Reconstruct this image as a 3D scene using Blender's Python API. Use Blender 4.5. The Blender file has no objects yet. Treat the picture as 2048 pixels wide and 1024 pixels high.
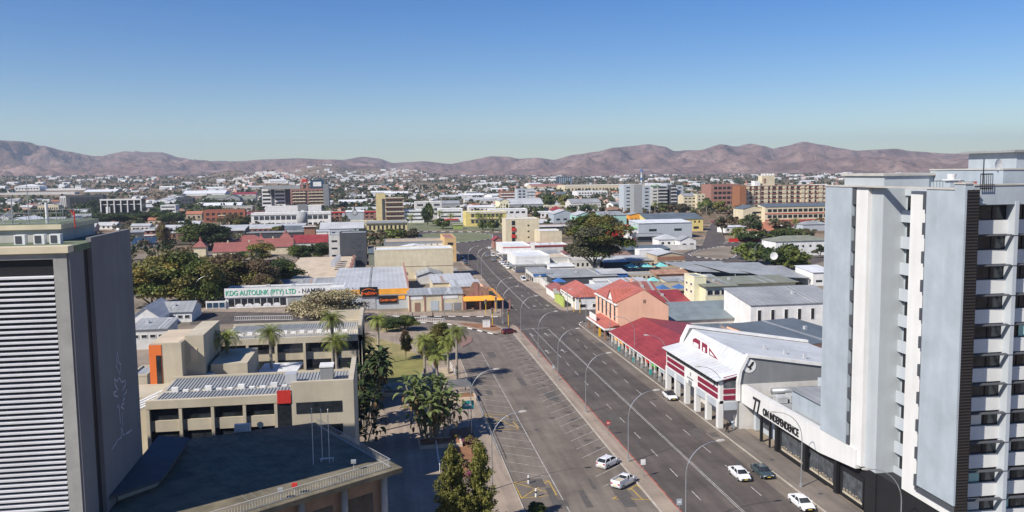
import bpy, bmesh, math, random
from mathutils import Vector, Matrix, noise
R_ = math.radians
rnd = random.Random(7)
scn = bpy.context.scene
col = scn.collection
# ------------------------------------------------------------------ camera
H = 44.0; FPX = 1700.0; PX0, PY0 = 1024.0, 512.0
PITCH = math.atan(167 / FPX); ROLL = .013; YAW = R_(8.6)
_cp, _sp, _cr, _sr = math.cos(PITCH), math.sin(PITCH), math.cos(ROLL), math.sin(ROLL)
def _rot(v):
    x, y, z = v
    c, s = math.cos(YAW), math.sin(YAW)
    return Vector((x * c + y * s, -x * s + y * c, z))
CR = _rot((_cr, -_sr * _sp, -_sr * _cp)); CU = _rot((_sr, _cr * _sp, _cr * _cp)); CF = _rot((0, _cp, -_sp))
cd = bpy.data.cameras.new('camera'); cam = bpy.data.objects.new('camera', cd); col.objects.link(cam)
cd.sensor_width = 36; cd.lens = FPX / 2048 * 36; cd.clip_start = .5; cd.clip_end = 60000
m = Matrix((CR, CU, -CF)).transposed().to_4x4(); m.translation = (0, 0, H); cam.matrix_world = m
scn.camera = cam
scn.render.resolution_x = 1024; scn.render.resolution_y = 512
# ------------------------------------------------------------------ sky + sun
SUN_EL = R_(41); SUN_AZ = R_(31)     # shadows fall to the right (+x) and away (+y)
w = bpy.data.worlds.new("World"); scn.world = w; w.use_nodes = True
nt = w.node_tree; bg = nt.nodes['Background']
sky = nt.nodes.new('ShaderNodeTexSky'); sky.sky_type = 'NISHITA'; sky.sun_disc = False
sdir = Vector((-math.cos(SUN_EL) * math.cos(SUN_AZ), -math.cos(SUN_EL) * math.sin(SUN_AZ), math.sin(SUN_EL)))
sky.sun_elevation = SUN_EL; sky.sun_rotation = math.atan2(sdir.x, sdir.y)
sky.altitude = 600; sky.air_density = 1.0; sky.dust_density = .25; sky.ozone_density = 3.0
hs_ = nt.nodes.new('ShaderNodeHueSaturation'); hs_.inputs['Hue'].default_value = .515; hs_.inputs['Saturation'].default_value = 1.42; hs_.inputs['Value'].default_value = 1.28
nt.links.new(sky.outputs[0], hs_.inputs['Color']); nt.links.new(hs_.outputs[0], bg.inputs[0]); bg.inputs[1].default_value = .066
sl = bpy.data.lights.new('sun', 'SUN'); so = bpy.data.objects.new('sun', sl); col.objects.link(so)
sl.energy = 4.9; sl.angle = R_(.5); sl.color = (1, .94, .85)
so.rotation_euler = (-sdir).to_track_quat('-Z', 'Y').to_euler()
scn.view_settings.view_transform = 'Standard'; scn.view_settings.look = 'None'
scn.view_settings.exposure = .42; scn.view_settings.gamma = 1
# ------------------------------------------------------------------ measuring helpers (metres on the ground from the photograph)
def gp(x, y, z=0.):
    a = (x - PX0) / FPX; b = -(y - PY0) / FPX
    r = CF + a * CR + b * CU; t = (z - H) / r.z
    return Vector((r.x * t, r.y * t, z))
def pj(p):
    q = Vector(p) - Vector((0, 0, H)); d = q.dot(CF)
    return PX0 + FPX * q.dot(CR) / d, PY0 - FPX * q.dot(CU) / d
def zat(p, py):
    lo, hi = -60., 400.
    for _ in range(40):
        mm = (lo + hi) / 2
        if pj((p[0], p[1], mm))[1] < py: hi = mm
        else: lo = mm
    return lo
def along(p, u, px, z=0., mx=900.):
    lo, hi = 0., mx
    for _ in range(40):
        mm = (lo + hi) / 2
        if pj((p[0] + u[0] * mm, p[1] + u[1] * mm, z))[0] > px: hi = mm
        else: lo = mm
    return lo
# ------------------------------------------------------------------ materials
MATS = {}
def mat(name, c, rough=.8, var=.12, sc=.35, metal=0., spec=.3, c2=None, bump=0., stripe=None, seam=None, det=6):
    """principled + two octaves of procedural staining; stripe=(axis, period, amount) for corrugation / panel seams"""
    if name in MATS: return MATS[name]
    m = bpy.data.materials.new(name); m.use_nodes = True; n = m.node_tree; N = n.nodes; L = n.links
    b = N['Principled BSDF']; b.inputs['Roughness'].default_value = rough; b.inputs['Metallic'].default_value = metal
    b.inputs['Specular IOR Level'].default_value = spec
    tc = N.new('ShaderNodeTexCoord'); ns = N.new('ShaderNodeTexNoise'); ns.inputs['Scale'].default_value = sc; ns.inputs['Detail'].default_value = det
    ns.inputs['Roughness'].default_value = .65
    L.new(tc.outputs['Object'], ns.inputs['Vector'])
    rp = N.new('ShaderNodeValToRGB'); rp.color_ramp.elements[0].position = .32; rp.color_ramp.elements[1].position = .68
    lo = [max(0, v * (1 - var)) for v in c]; hi = [v * (1 + var * .7) for v in c]
    if c2: lo = list(c2)
    rp.color_ramp.elements[0].color = (*lo, 1); rp.color_ramp.elements[1].color = (*hi, 1)
    L.new(ns.outputs['Fac'], rp.inputs['Fac']); out = rp.outputs['Color']
    if stripe:
        ax, per, am = stripe
        wv = N.new('ShaderNodeTexWave'); wv.wave_type = 'BANDS'; wv.bands_direction = ax; wv.inputs['Scale'].default_value = math.pi * 2 / per / 20 * 1.0
        L.new(tc.outputs['Object'], wv.inputs['Vector'])
        mx = N.new('ShaderNodeMix'); mx.data_type = 'RGBA'; mx.blend_type = 'MULTIPLY'; mx.inputs['Factor'].default_value = am
        L.new(out, mx.inputs['A']); L.new(wv.outputs['Color'], mx.inputs['B']); out = mx.outputs['Result']
    mp = N.new('ShaderNodeMapping'); mp.inputs['Scale'].default_value = (1, 1, .1); n4 = N.new('ShaderNodeTexNoise'); n4.inputs['Scale'].default_value = .9; n4.inputs['Detail'].default_value = 4
    L.new(tc.outputs['Object'], mp.inputs['Vector']); L.new(mp.outputs[0], n4.inputs['Vector']); m4 = N.new('ShaderNodeMapRange'); m4.inputs['From Min'].default_value = .35; m4.inputs['From Max'].default_value = .65; m4.inputs['To Min'].default_value = .945; m4.inputs['To Max'].default_value = 1.02
    L.new(n4.outputs['Fac'], m4.inputs['Value']); x4 = N.new('ShaderNodeVectorMath'); x4.operation = 'SCALE'; L.new(out, x4.inputs[0]); L.new(m4.outputs[0], x4.inputs['Scale']); out = x4.outputs[0]
    L.new(out, b.inputs['Base Color'])
    if bump:
        bp = N.new('ShaderNodeBump'); bp.inputs['Strength'].default_value = bump; bp.inputs['Distance'].default_value = .1
        n2 = N.new('ShaderNodeTexNoise'); n2.inputs['Scale'].default_value = sc * 12; n2.inputs['Detail'].default_value = 4
        L.new(tc.outputs['Object'], n2.inputs['Vector']); L.new(n2.outputs['Fac'], bp.inputs['Height']); L.new(bp.outputs['Normal'], b.inputs['Normal'])
    MATS[name] = m; return m
def leafmat(name, c, c2, sc=.5):
    m = bpy.data.materials.new(name); m.use_nodes = True; n = m.node_tree; N = n.nodes; L = n.links
    b = N['Principled BSDF']; b.inputs['Roughness'].default_value = .6; b.inputs['Specular IOR Level'].default_value = .25
    tc = N.new('ShaderNodeTexCoord'); ns = N.new('ShaderNodeTexNoise'); ns.inputs['Scale'].default_value = sc; ns.inputs['Detail'].default_value = 5
    oi = N.new('ShaderNodeObjectInfo'); ad = N.new('ShaderNodeVectorMath'); ad.operation = 'ADD'
    L.new(tc.outputs['Object'], ad.inputs[0]); L.new(oi.outputs['Random'], ad.inputs[1]); L.new(ad.outputs[0], ns.inputs['Vector'])
    rp = N.new('ShaderNodeValToRGB'); rp.color_ramp.elements[0].position = .35; rp.color_ramp.elements[1].position = .65
    rp.color_ramp.elements[0].color = (*c2, 1); rp.color_ramp.elements[1].color = (*c, 1)
    L.new(ns.outputs['Fac'], rp.inputs['Fac'])
    hs = N.new('ShaderNodeHueSaturation'); mr = N.new('ShaderNodeMapRange'); mr.inputs['To Min'].default_value = .7; mr.inputs['To Max'].default_value = 1.25
    L.new(oi.outputs['Random'], mr.inputs['Value']); L.new(mr.outputs[0], hs.inputs['Value']); L.new(rp.outputs['Color'], hs.inputs['Color'])
    L.new(hs.outputs['Color'], b.inputs['Base Color'])
    tr = N.new('ShaderNodeBsdfTranslucent'); L.new(hs.outputs['Color'], tr.inputs['Color'])
    ms = N.new('ShaderNodeMixShader'); ms.inputs[0].default_value = .18
    L.new(b.outputs[0], ms.inputs[1]); L.new(tr.outputs[0], ms.inputs[2]); L.new(ms.outputs[0], N['Material Output'].inputs['Surface'])
    MATS[name] = m; return m
mat('white', (.74, .73, .70), .7, .14); mat('offwhite', (.62, .60, .56), .8, .16); mat('cream', (.62, .54, .38), .85, .12)
mat('beige', (.50, .44, .33), .85, .12, .25); mat('beigeroof', (.55, .45, .33), .85, .2, .2); mat('tan', (.46, .37, .26), .85, .15)
mat('paleyellow', (.72, .68, .47), .8, .1); mat('yellow', (.68, .55, .20), .8, .1); mat('lightblue', (.36, .405, .44), .8, .13, .25)
mat('paleblue', (.43, .465, .495), .75, .06, .2); mat('towerwhite', (.66, .655, .63), .8, .07, .2); mat('peach', (.82, .49, .34), .85, .08, .2)
mat('orange', (.72, .17, .04), .7, .1); mat('bandorange', (.85, .38, .05), .6, .1); mat('redroof', (.29, .047, .05), .55, .25, .3, stripe=('X', 1.2, .12))
mat('rustroof', (.27, .095, .085), .6, .35, .25, c2=(.26, .10, .08), stripe=('X', 1.0, .15)); mat('rust', (.42, .26, .18), .8, .3, .4, c2=(.25, .12, .07))
mat('salmonroof', (.44, .135, .10), .55, .2, .3, stripe=('X', 1.1, .1)); mat('maroon', (.22, .018, .045), .6, .12)
mat('roofgrey', (.35, .36, .36), .6, .22, .12, metal=.1, stripe=('X', 1.6, .12)); mat('roofpale', (.50, .51, .51), .6, .18, .1, metal=.05, stripe=('X', 1.6, .1))
mat('roofpaley', (.62, .63, .63), .6, .18, .1, metal=.05, stripe=('Y', 1.6, .1))
mat('roofdark', (.13, .155, .175), .55, .2, .15, stripe=('X', 1.5, .12)); mat('tileroof', (.22, .26, .27), .6, .2, .3, stripe=('Y', .9, .22))
mat('sheetstain', (.36, .27, .22), .7, .3, .8); mat('roofwhite', (.70, .71, .71), .55, .18, .2); mat('roofbrown', (.28, .17, .12), .7, .25, .3); mat('greenroof', (.22, .23, .18), .7, .2)
mat('wallgrey', (.22, .225, .23), .8, .1, .2); mat('midgrey', (.30, .31, .31), .8, .1); mat('darkgrey', (.07, .075, .085), .7, .15); mat('black', (.018, .018, .02), .5, .1)
mat('towergrey', (.205, .198, .198), .85, .12, .12); mat('shaftblue', (.41, .44, .455), .8, .08, .15); mat('brick', (.33, .12, .075), .85, .2, .6); mat('brownbrick', (.30, .15, .10), .85, .15, .6); mat('pinkbrick', (.33, .17, .135), .85, .15)
mat('terracotta', (.42, .17, .10), .8, .2); mat('mint', (.36, .58, .52), .75, .1); mat('teal', (.05, .33, .33), .6, .1); mat('green', (.12, .40, .08), .6, .1); mat('olive', (.30, .36, .10), .7, .15)
mat('redpaint', (.55, .04, .03), .6, .1); mat('bluepaint', (.05, .16, .42), .6, .15); mat('shadeblue', (.06, .14, .32), .8, .2); mat('shadeteal', (.20, .55, .52), .8, .15)
mat('concrete', (.33, .325, .30), .9, .2, .3); mat('paleconc', (.46, .44, .40), .9, .15, .3)
mat('galv', (.42, .43, .44), .4, .1, 1, metal=.6); mat('steel', (.55, .56, .57), .45, .1, 1, metal=.3); mat('yellowpole', (.65, .38, .03), .6, .1)
mat('chrome', (.7, .7, .7), .2, .02, 1, metal=.9); mat('rubber', (.02, .02, .02), .8, .1); mat('louvre', (.60, .60, .61), .6, .1, .3)
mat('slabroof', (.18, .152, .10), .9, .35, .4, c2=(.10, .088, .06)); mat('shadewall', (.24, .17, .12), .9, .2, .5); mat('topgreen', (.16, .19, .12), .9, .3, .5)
mat('awnwhite', (.75, .74, .72), .6, .1)
mat('signgreen', (.03, .42, .22), .6, .05); mat('orangered', (.85, .13, .02), .6, .05); mat('bandtan', (.62, .42, .20), .85, .1); mat('yellowpale', (.60, .50, .26), .85, .1); mat('dullred', (.33, .09, .07), .8, .2); mat('brownorange', (.30, .13, .065), .85, .1); mat('limegreen', (.42, .50, .12), .7, .1)
def glass(name, c, rough=.12, var=.5):
    m = mat(name, c, rough, var, .9, spec=.5, det=2); return m
glass('glass', (.028, .033, .038)); glass('glassmid', (.07, .08, .09)); glass('glassblue', (.03, .07, .12)); glass('curtain', (.13, .13, .13), .4)
leafmat('leaf', (.155, .185, .04), (.065, .09, .02)); leafmat('leafolive', (.21, .185, .05), (.10, .095, .028)); leafmat('leafdark', (.06, .088, .028), (.028, .044, .014))
leafmat('leafgold', (.28, .20, .05), (.13, .12, .03)); leafmat('leafbrown', (.19, .135, .075), (.10, .07, .038)); leafmat('leafpale', (.58, .51, .30), (.36, .30, .16))
leafmat('leafgrey', (.145, .14, .08), (.075, .075, .045)); leafmat('palmleaf', (.27, .30, .07), (.14, .165, .04)); leafmat('deadfrond', (.25, .17, .08), (.14, .09, .04))
leafmat('banana', (.27, .32, .11), (.13, .17, .055)); leafmat('conifer', (.24, .23, .055), (.11, .115, .03), 1.5); leafmat('flower', (.35, .06, .22), (.10, .10, .03), 2)
mat('bark', (.16, .12, .08), .95, .3, 2); mat('palebark', (.33, .29, .23), .95, .25, 1)
# ------------------------------------------------------------------ object helpers
def tag(o, label=None, cat=None, group=None, kind=None):
    if label: o['label'] = label
    if cat: o['category'] = cat
    if group: o['group'] = group
    if kind: o['kind'] = kind
    return o
def empty(name, loc=(0, 0, 0), rz=0., label=None, cat=None, group=None):
    o = bpy.data.objects.new(name, None); o.location = loc; o.rotation_euler = (0, 0, rz); o.empty_display_size = .5
    col.objects.link(o); return tag(o, label, cat, group)
def copy_tree(o, parent=None):
    c = o.copy(); col.objects.link(c); c.parent = parent
    for ch in o.children: copy_tree(ch, c)
    return c
class MB:
    def __init__(s): s.v = []; s.f = []; s.mi = []; s.cur = 0
    def quad(s, *p):
        n = len(s.v); s.v += [tuple(q) for q in p]; s.f.append(tuple(range(n, n + len(p)))); s.mi.append(s.cur); return s
    def _fs(s, n, fs):
        for f in fs: s.f.append(tuple(n + i for i in f)); s.mi.append(s.cur)
    def box(s, x0, y0, z0, x1, y1, z1):
        n = len(s.v); s.v += [(x0, y0, z0), (x1, y0, z0), (x1, y1, z0), (x0, y1, z0), (x0, y0, z1), (x1, y0, z1), (x1, y1, z1), (x0, y1, z1)]
        s._fs(n, [(3, 2, 1, 0), (4, 5, 6, 7), (0, 1, 5, 4), (1, 2, 6, 5), (2, 3, 7, 6), (3, 0, 4, 7)]); return s
    def prism(s, poly, z0, z1):
        """poly CCW (x,y[,z ignored])"""
        k = len(poly); n = len(s.v)
        s.v += [(p[0], p[1], z0) for p in poly] + [(p[0], p[1], z1) for p in poly]
        s._fs(n, [tuple(range(k - 1, -1, -1)), tuple(range(k, 2 * k))] + [(i, (i + 1) % k, k + (i + 1) % k, k + i) for i in range(k)]); return s
    def slab(s, pts, th):
        """thick sheet hanging down from the polygon pts (3-D, CCW from above)"""
        k = len(pts); n = len(s.v)
        s.v += [tuple(p) for p in pts] + [(p[0], p[1], p[2] - th) for p in pts]
        s._fs(n, [tuple(range(k)), tuple(range(2 * k - 1, k - 1, -1))] + [((i + 1) % k, i, k + i, k + (i + 1) % k) for i in range(k)]); return s
    def loft(s, secs, cap=True):
        k = len(secs[0]); n = len(s.v)
        for sec in secs: s.v += [tuple(p) for p in sec]
        for j in range(len(secs) - 1):
            a = n + j * k; b = a + k
            for i in range(k): s.f.append((a + i, a + (i + 1) % k, b + (i + 1) % k, b + i)); s.mi.append(s.cur)
        if cap:
            s._fs(n, [tuple(range(k - 1, -1, -1))]); s._fs(n + (len(secs) - 1) * k, [tuple(range(k))])
        return s
    def tube(s, pts, rad, k=8, cap=True):
        pts = [Vector(p) for p in pts]; secs = []
        if not hasattr(rad, '__len__'): rad = [rad] * len(pts)
        up = Vector((0, 0, 1))
        for i, p in enumerate(pts):
            d = (pts[min(i + 1, len(pts) - 1)] - pts[max(i - 1, 0)]).normalized()
            a = d.cross(up) if abs(d.z) < .95 else d.cross(Vector((0, 1, 0)))
            a.normalize(); b = a.cross(d)
            secs.append([p + (a * math.cos(q) + b * math.sin(q)) * rad[i] for q in [2 * math.pi * j / k for j in range(k)]])
        return s.loft(secs, cap)
    def build(s, name, m, parent=None, smooth=False, kind=None, loc=None):
        me = bpy.data.meshes.new(name); me.from_pydata(s.v, [], s.f)
        ms = m if isinstance(m, (list, tuple)) else [m]
        for q in ms: me.materials.append(MATS[q] if isinstance(q, str) else q)
        if len(ms) > 1: me.polygons.foreach_set('material_index', s.mi)
        if smooth: me.polygons.foreach_set('use_smooth', [True] * len(me.polygons))
        me.update()
        o = bpy.data.objects.new(name, me); col.objects.link(o); o.parent = parent
        if loc: o.location = loc
        if kind: o['kind'] = kind
        return o
def link_mesh(name, me, parent, loc=(0, 0, 0), rz=0., scale=None):
    o = bpy.data.objects.new(name, me); col.objects.link(o); o.parent = parent; o.location = loc; o.rotation_euler = (0, 0, rz)
    if scale: o.scale = scale
    return o
def text(name, s, size, m, parent, loc, rot, depth=.03, sx=1., bold=0., align='LEFT'):
    cu = bpy.data.curves.new(name, 'FONT'); cu.body = s; cu.size = size; cu.extrude = depth; cu.offset = bold; cu.align_x = align
    t = bpy.data.objects.new(name + '_tmp', cu); col.objects.link(t)
    me = bpy.data.meshes.new_from_object(t); bpy.data.objects.remove(t); me.materials.clear(); me.materials.append(MATS[m])
    o = bpy.data.objects.new(name, me); col.objects.link(o); o.parent = parent; o.location = loc; o.rotation_euler = rot; o.scale = (sx, 1, 1); return o
KEEP = []     # (px0, px1, py0, py1, distance) of the buildings already measured, so scattered ones do not cover them
FOOT = []     # footprints
WCACHE = {}
def win_mesh(w_, h_, face, far, gl, fr):
    k = (round(w_, 1), round(h_, 1), far, gl, fr)
    if k in WCACHE: return WCACHE[k]
    w_, h_ = max(k[0], .3), max(k[1], .3)
    def mk(nm, mb, mt):
        me = bpy.data.meshes.new(nm); me.from_pydata(mb.v, [], mb.f); me.materials.append(MATS[mt]); return me
    if far:
        r = (mk('window', MB().box(-w_ / 2, -.06, 0, w_ / 2, .05, h_), gl), None)
    else:
        f = MB(); t = .09
        f.box(-w_ / 2 - t, -.1, -t, w_ / 2 + t, .05, 0).box(-w_ / 2 - t, -.1, h_, w_ / 2 + t, .05, h_ + t).box(-w_ / 2 - t, -.1, 0, -w_ / 2, .05, h_).box(w_ / 2, -.1, 0, w_ / 2 + t, .05, h_)
        nm = max(1, int(w_ / 1.3))
        for i in range(1, nm): x = -w_ / 2 + w_ * i / nm; f.box(x - .03, -.07, 0, x + .03, .04, h_)
        r = (mk('window_frame', f, fr), mk('pane', MB().box(-w_ / 2, -.03, 0, w_ / 2, .05, h_), gl))
    WCACHE[k] = r; return r
def add_windows(root, spec, w, d, h, far, budget):
    """spec: face, cols, rows, x0, x1, z0, z1 (fractions), wf, hf [, glass, frame]"""
    face, nc, nr, x0, x1, z0, z1, wf, hf = spec[:9]; gl = spec[9] if len(spec) > 9 else 'glass'; fr = spec[10] if len(spec) > 10 else 'white'
    W = w if face in 'FB' else d; cw = (x1 - x0) * W / nc; ch = (z1 - z0) * h / nr
    f, p = win_mesh(cw * wf, ch * hf, face, far, gl, fr); hh = max(round(ch * hf, 1), .3)
    for j in range(nr):
        for i in range(nc):
            if budget[0] <= 0: return
            budget[0] -= 1
            u = x0 * W + (i + .5) * cw; z = z0 * h + (j + .5) * ch - hh / 2
            if face == 'F': loc, rz = (u, 0, z), 0
            elif face == 'L': loc, rz = (0, d - u, z), -math.pi / 2
            elif face == 'R': loc, rz = (w, u, z), math.pi / 2
            else: loc, rz = (w - u, d, z), math.pi
            o = link_mesh('window', f, root, loc, rz)
            if p: link_mesh('pane', p, o)
def bld(name, label, cat, xl, xr, yb, yt, dep=None, back=None, yaw=0., roof='flat', rh=1.5, wall='cream', rm='roofgrey', wins=(), par=.7, ov=.4,
        group=None, bands=(), ac=0, h=None, chim=0, roofname='roof', basez=-.5):
    pL = gp(xl, yb); u = (math.cos(R_(yaw)), math.sin(R_(yaw))); wd = along(pL, u, xr)
    if h is None: h = zat(pL, yt)
    if dep is None:
        dep = 12
        if back is not None:
            lo, hi = 1., 600.
            for _ in range(40):
                mm = (lo + hi) / 2
                zz = h + (rh if roof in ('shed',) else 0)
                if pj((pL.x - u[1] * mm, pL.y + u[0] * mm, zz))[1] < back: hi = mm
                else: lo = mm
            dep = lo
    return block(name, label, cat, (pL.x, pL.y, 0), R_(yaw), wd, dep, h, roof, rh, wall, rm, wins, par, ov, group, bands, ac, chim, roofname, basez)
def block(name, label, cat, loc, rz, w, d, h, roof='flat', rh=1.5, wall='cream', rm='roofgrey', wins=(), par=.7, ov=.4, group=None, bands=(), ac=0, chim=0,
          roofname='roof', basez=-.5):
    r = empty(name, loc, rz, label, cat, group)
    dist = math.hypot(loc[0], loc[1]); far = dist > 330
    c, s = math.cos(rz), math.sin(rz)
    cor = [(loc[0] + c * x - s * y, loc[1] + s * x + c * y) for x, y in ((0, 0), (w, 0), (w, d), (0, d))]
    FOOT.append((sum(q[0] for q in cor) / 4, sum(q[1] for q in cor) / 4, math.hypot(w, d) / 2))
    pp = [pj((q[0], q[1], z + loc[2])) for q in cor for z in (0, h + rh * (roof != 'flat'))]
    KEEP.append((min(q[0] for q in pp), max(q[0] for q in pp), min(q[1] for q in pp), max(q[1] for q in pp), dist))
    z0 = basez; W = MB()
    if roof == 'flat':
        W.box(0, 0, z0, w, d, h - par); t = min(.3, w / 8)
        W.build('wall', wall, r); MB().box(t, t, h - par, w - t, d - t, h - par + .06).build(roofname, rm, r)
        pm = MB().box(-.06, -.06, h - par, w + .06, t, h).box(-.06, d - t, h - par, w + .06, d + .06, h).box(-.06, t, h - par, t, d - t, h).box(w - t, t, h - par, w + .06, d - t, h)
        pm.build('parapet', wall, r); zr = h - par + .06
    elif roof == 'gx':   # ridge parallel to front
        W.box(0, 0, z0, w, d, h); W.loft([[(0, 0, h), (0, d, h), (0, d / 2, h + rh)], [(w, 0, h), (w, d, h), (w, d / 2, h + rh)]]); W.build('wall', wall, r)
        k = rh / (d / 2); o = ov
        MB().slab([(-o, -o, h + .12 - k * o), (w + o, -o, h + .12 - k * o), (w + o, d / 2, h + rh + .12), (-o, d / 2, h + rh + .12)], .12).slab(
            [(-o, d / 2, h + rh + .12), (w + o, d / 2, h + rh + .12), (w + o, d + o, h + .12 - k * o), (-o, d + o, h + .12 - k * o)], .12).build(roofname, rm, r); zr = h + rh
    elif roof == 'gy':   # ridge runs away from front: gable faces front
        W.box(0, 0, z0, w, d, h); W.loft([[(0, 0, h), (w / 2, 0, h + rh), (w, 0, h)], [(0, d, h), (w / 2, d, h + rh), (w, d, h)]]); W.build('wall', wall, r)
        k = rh / (w / 2); o = ov
        MB().slab([(-o, -o, h + .12 - k * o), (w / 2, -o, h + rh + .12), (w / 2, d + o, h + rh + .12), (-o, d + o, h + .12 - k * o)], .12).slab(
            [(w / 2, -o, h + rh + .12), (w + o, -o, h + .12 - k * o), (w + o, d + o, h + .12 - k * o), (w / 2, d + o, h + rh + .12)], .12).build(roofname, rm, r); zr = h + rh
    elif roof == 'hip':
        W.box(0, 0, z0, w, d, h).build('wall', wall, r); o = ov; q = min(w, d) / 2
        if w >= d: a, b = (q, d / 2), (w - q, d / 2)
        else: a, b = (w / 2, q), (w / 2, d - q)
        e = [(-o, -o, h), (w + o, -o, h), (w + o, d + o, h), (-o, d + o, h)]; A = (*a, h + rh); B = (*b, h + rh)
        mb = MB(); mb.slab(e, .15)
        if w >= d: mb.quad(e[0], e[1], B, A).quad(e[1], e[2], B).quad(e[2], e[3], A, B).quad(e[3], e[0], A)
        else: mb.quad(e[0], e[1], A).quad(e[1], e[2], B, A).quad(e[2], e[3], B).quad(e[3], e[0], A, B)
        mb.build(roofname, rm, r); zr = h + rh
    elif roof == 'shed':  # front eave at h, back edge at h+rh
        W.box(0, 0, z0, w, d, h); W.loft([[(0, 0, h), (0, d, h), (0, d, h + rh)], [(w, 0, h), (w, d, h), (w, d, h + rh)]]); W.build('wall', wall, r)
        k = rh / d; o = ov
        MB().slab([(-o, -o, h - k * o + .14), (w + o, -o, h - k * o + .14), (w + o, d + o, h + rh + k * o + .14), (-o, d + o, h + rh + k * o + .14)], .13).build(roofname, rm, r); zr = h + rh
    if not far and roof in ('shed', 'gx') and w > 7 and d > 5 and 'tile' not in rm:
        q = random.Random(int(w * 37)); y1 = d if roof == 'shed' else d / 2; z1 = h + rh
        for i in range(max(2, int(w / 9))):
            x = q.uniform(.05, .9) * w; a = q.choice((0, 0, q.uniform(0, .5))); b = q.choice((1, 1, q.uniform(.6, .95))); k = (z1 - h) / y1
            MB().slab([(x, y1 * a, h + k * y1 * a + .175), (x + 1, y1 * a, h + k * y1 * a + .175), (x + 1, y1 * b, h + k * y1 * b + .175), (x, y1 * b, h + k * y1 * b + .175)], .03).build('roof_sheet', q.choice([rm if rm != 'roofpale' else 'roofgrey', 'roofgrey' if rm != 'roofgrey' else 'roofpale', 'sheetstain', 'sheetstain' if 'red' in rm or 'rust' in rm or 'salmon' in rm else 'roofpale']), r)
        if q.random() < .7: x = q.uniform(.2, .8) * w; yy = y1 * .5; zz = (h + z1) / 2; MB().box(x, yy, zz, x + .8, yy + .8, zz + .95).build('roof_vent', 'steel', r)
    if not far and roof == 'flat' and ac == 0 and w > 9: ac = 2
    for bnd in bands:    # (z0,z1 fractions, mat, proud, x0, x1, name)
        a, b, mt, pr = bnd[:4]; x0 = bnd[4] if len(bnd) > 4 else 0; x1 = bnd[5] if len(bnd) > 5 else 1; nm = bnd[6] if len(bnd) > 6 else 'band'
        MB().box(x0 * w - (pr if x0 == 0 else 0), -pr, a * h, x1 * w + (pr if x1 == 1 else 0), .02, b * h).build(nm, mt, r)
    bud = [100]
    for sp in wins: add_windows(r, sp, w, d, h, far, bud)
    for i in range(ac):
        q = random.Random(i * 13 + int(w * 10)); x = q.uniform(.15, .85) * w; y = q.uniform(.2, .8) * d; a, b, e = q.uniform(.6, 1.6), q.uniform(.5, 1.2), q.uniform(.6, 1.3)
        if roof == 'flat': MB().box(x, y, zr - .1, x + a, y + b, zr + e).build('roof_unit', 'paleconc' if i % 2 else 'steel', r)
    for i in range(chim):
        x = w * (.25 + .45 * i); MB().box(x, d / 2 - .35, h, x + .7, d / 2 + .35, h + rh + 1.1).build('chimney', wall, r)
    return r
# ------------------------------------------------------------------ terrain
def sm(x): x = max(0., min(1., x)); return x * x * (3 - 2 * x)
def interp(pts, x):
    if x <= pts[0][0]: return pts[0][1]
    for (a, b), (c, d) in zip(pts, pts[1:]):
        if x <= c: t = (x - a) / (c - a); t = t * t * (3 - 2 * t) * .6 + t * .4; return b + (d - b) * t
    return pts[-1][1]
FOOTY = [(-900, 352), (0, 352), (400, 351), (640, 349), (1024, 351), (1300, 350), (1640, 346), (2048, 343), (3000, 342)]
def ca(px): return 1 / math.sqrt(1 + ((px - 1024) / 1700) ** 2)
def hor(px): return 345 - .013 * (px - 1024)
HILLS = [(545, 75, 2700, 420, 344), (815, 55, 4600, 500, 341), (650, 50, 5200, 500, 330), (760, 60, 5400, 400, 338), (470, 50, 4300, 500, 344), ]
def pang(x, y):
    a = math.atan2(x, y) - YAW
    if abs(a) > 1.2: return 1024 + 1700 * math.tan(math.copysign(1.2, a))
    return 1024 + 1700 * math.tan(a)
def terr(x, y):
    r = math.hypot(x, y)
    if r < 1150: return 0.
    px = pang(x, y); f = sm((r - 1150) / 5200) ** .8
    h = (H + (hor(px) - interp(FOOTY, px)) * ca(px) * 6000 / 1700) * f
    for (c, s, rr, sr_, yy) in HILLS:
        amp = H + (hor(c) - yy) * ca(c) * rr / 1700 - (H + (hor(c) - interp(FOOTY, c)) * ca(c) * 6000 / 1700) * sm((rr - 1150) / 5200) ** .8
        h += max(amp, 0) * math.exp(-((px - c) / s) ** 2 - ((r - rr) / sr_) ** 2)
    if r > 1300: h += noise.noise((x / 260, y / 260, 3)) * 3.5 * sm((r - 1300) / 1500)
    return h
def polar_mesh(name, m, rs, angs, fn, kind='structure'):
    v = []; f = []; n = len(angs)
    for r in rs:
        for a in angs:
            x = r * math.sin(a); y = r * math.cos(a); v.append((x, y, fn(x, y, r, a)))
    for i in range(len(rs) - 1):
        for j in range(n - 1):
            k = i * n + j; f.append((k, k + 1, k + 1 + n, k + n))
    me = bpy.data.meshes.new(name); me.from_pydata(v, [], f); me.materials.append(m)
    me.polygons.foreach_set('use_smooth', [True] * len(f)); me.update()
    o = bpy.data.objects.new(name, me); col.objects.link(o); o['kind'] = kind; return o
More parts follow.
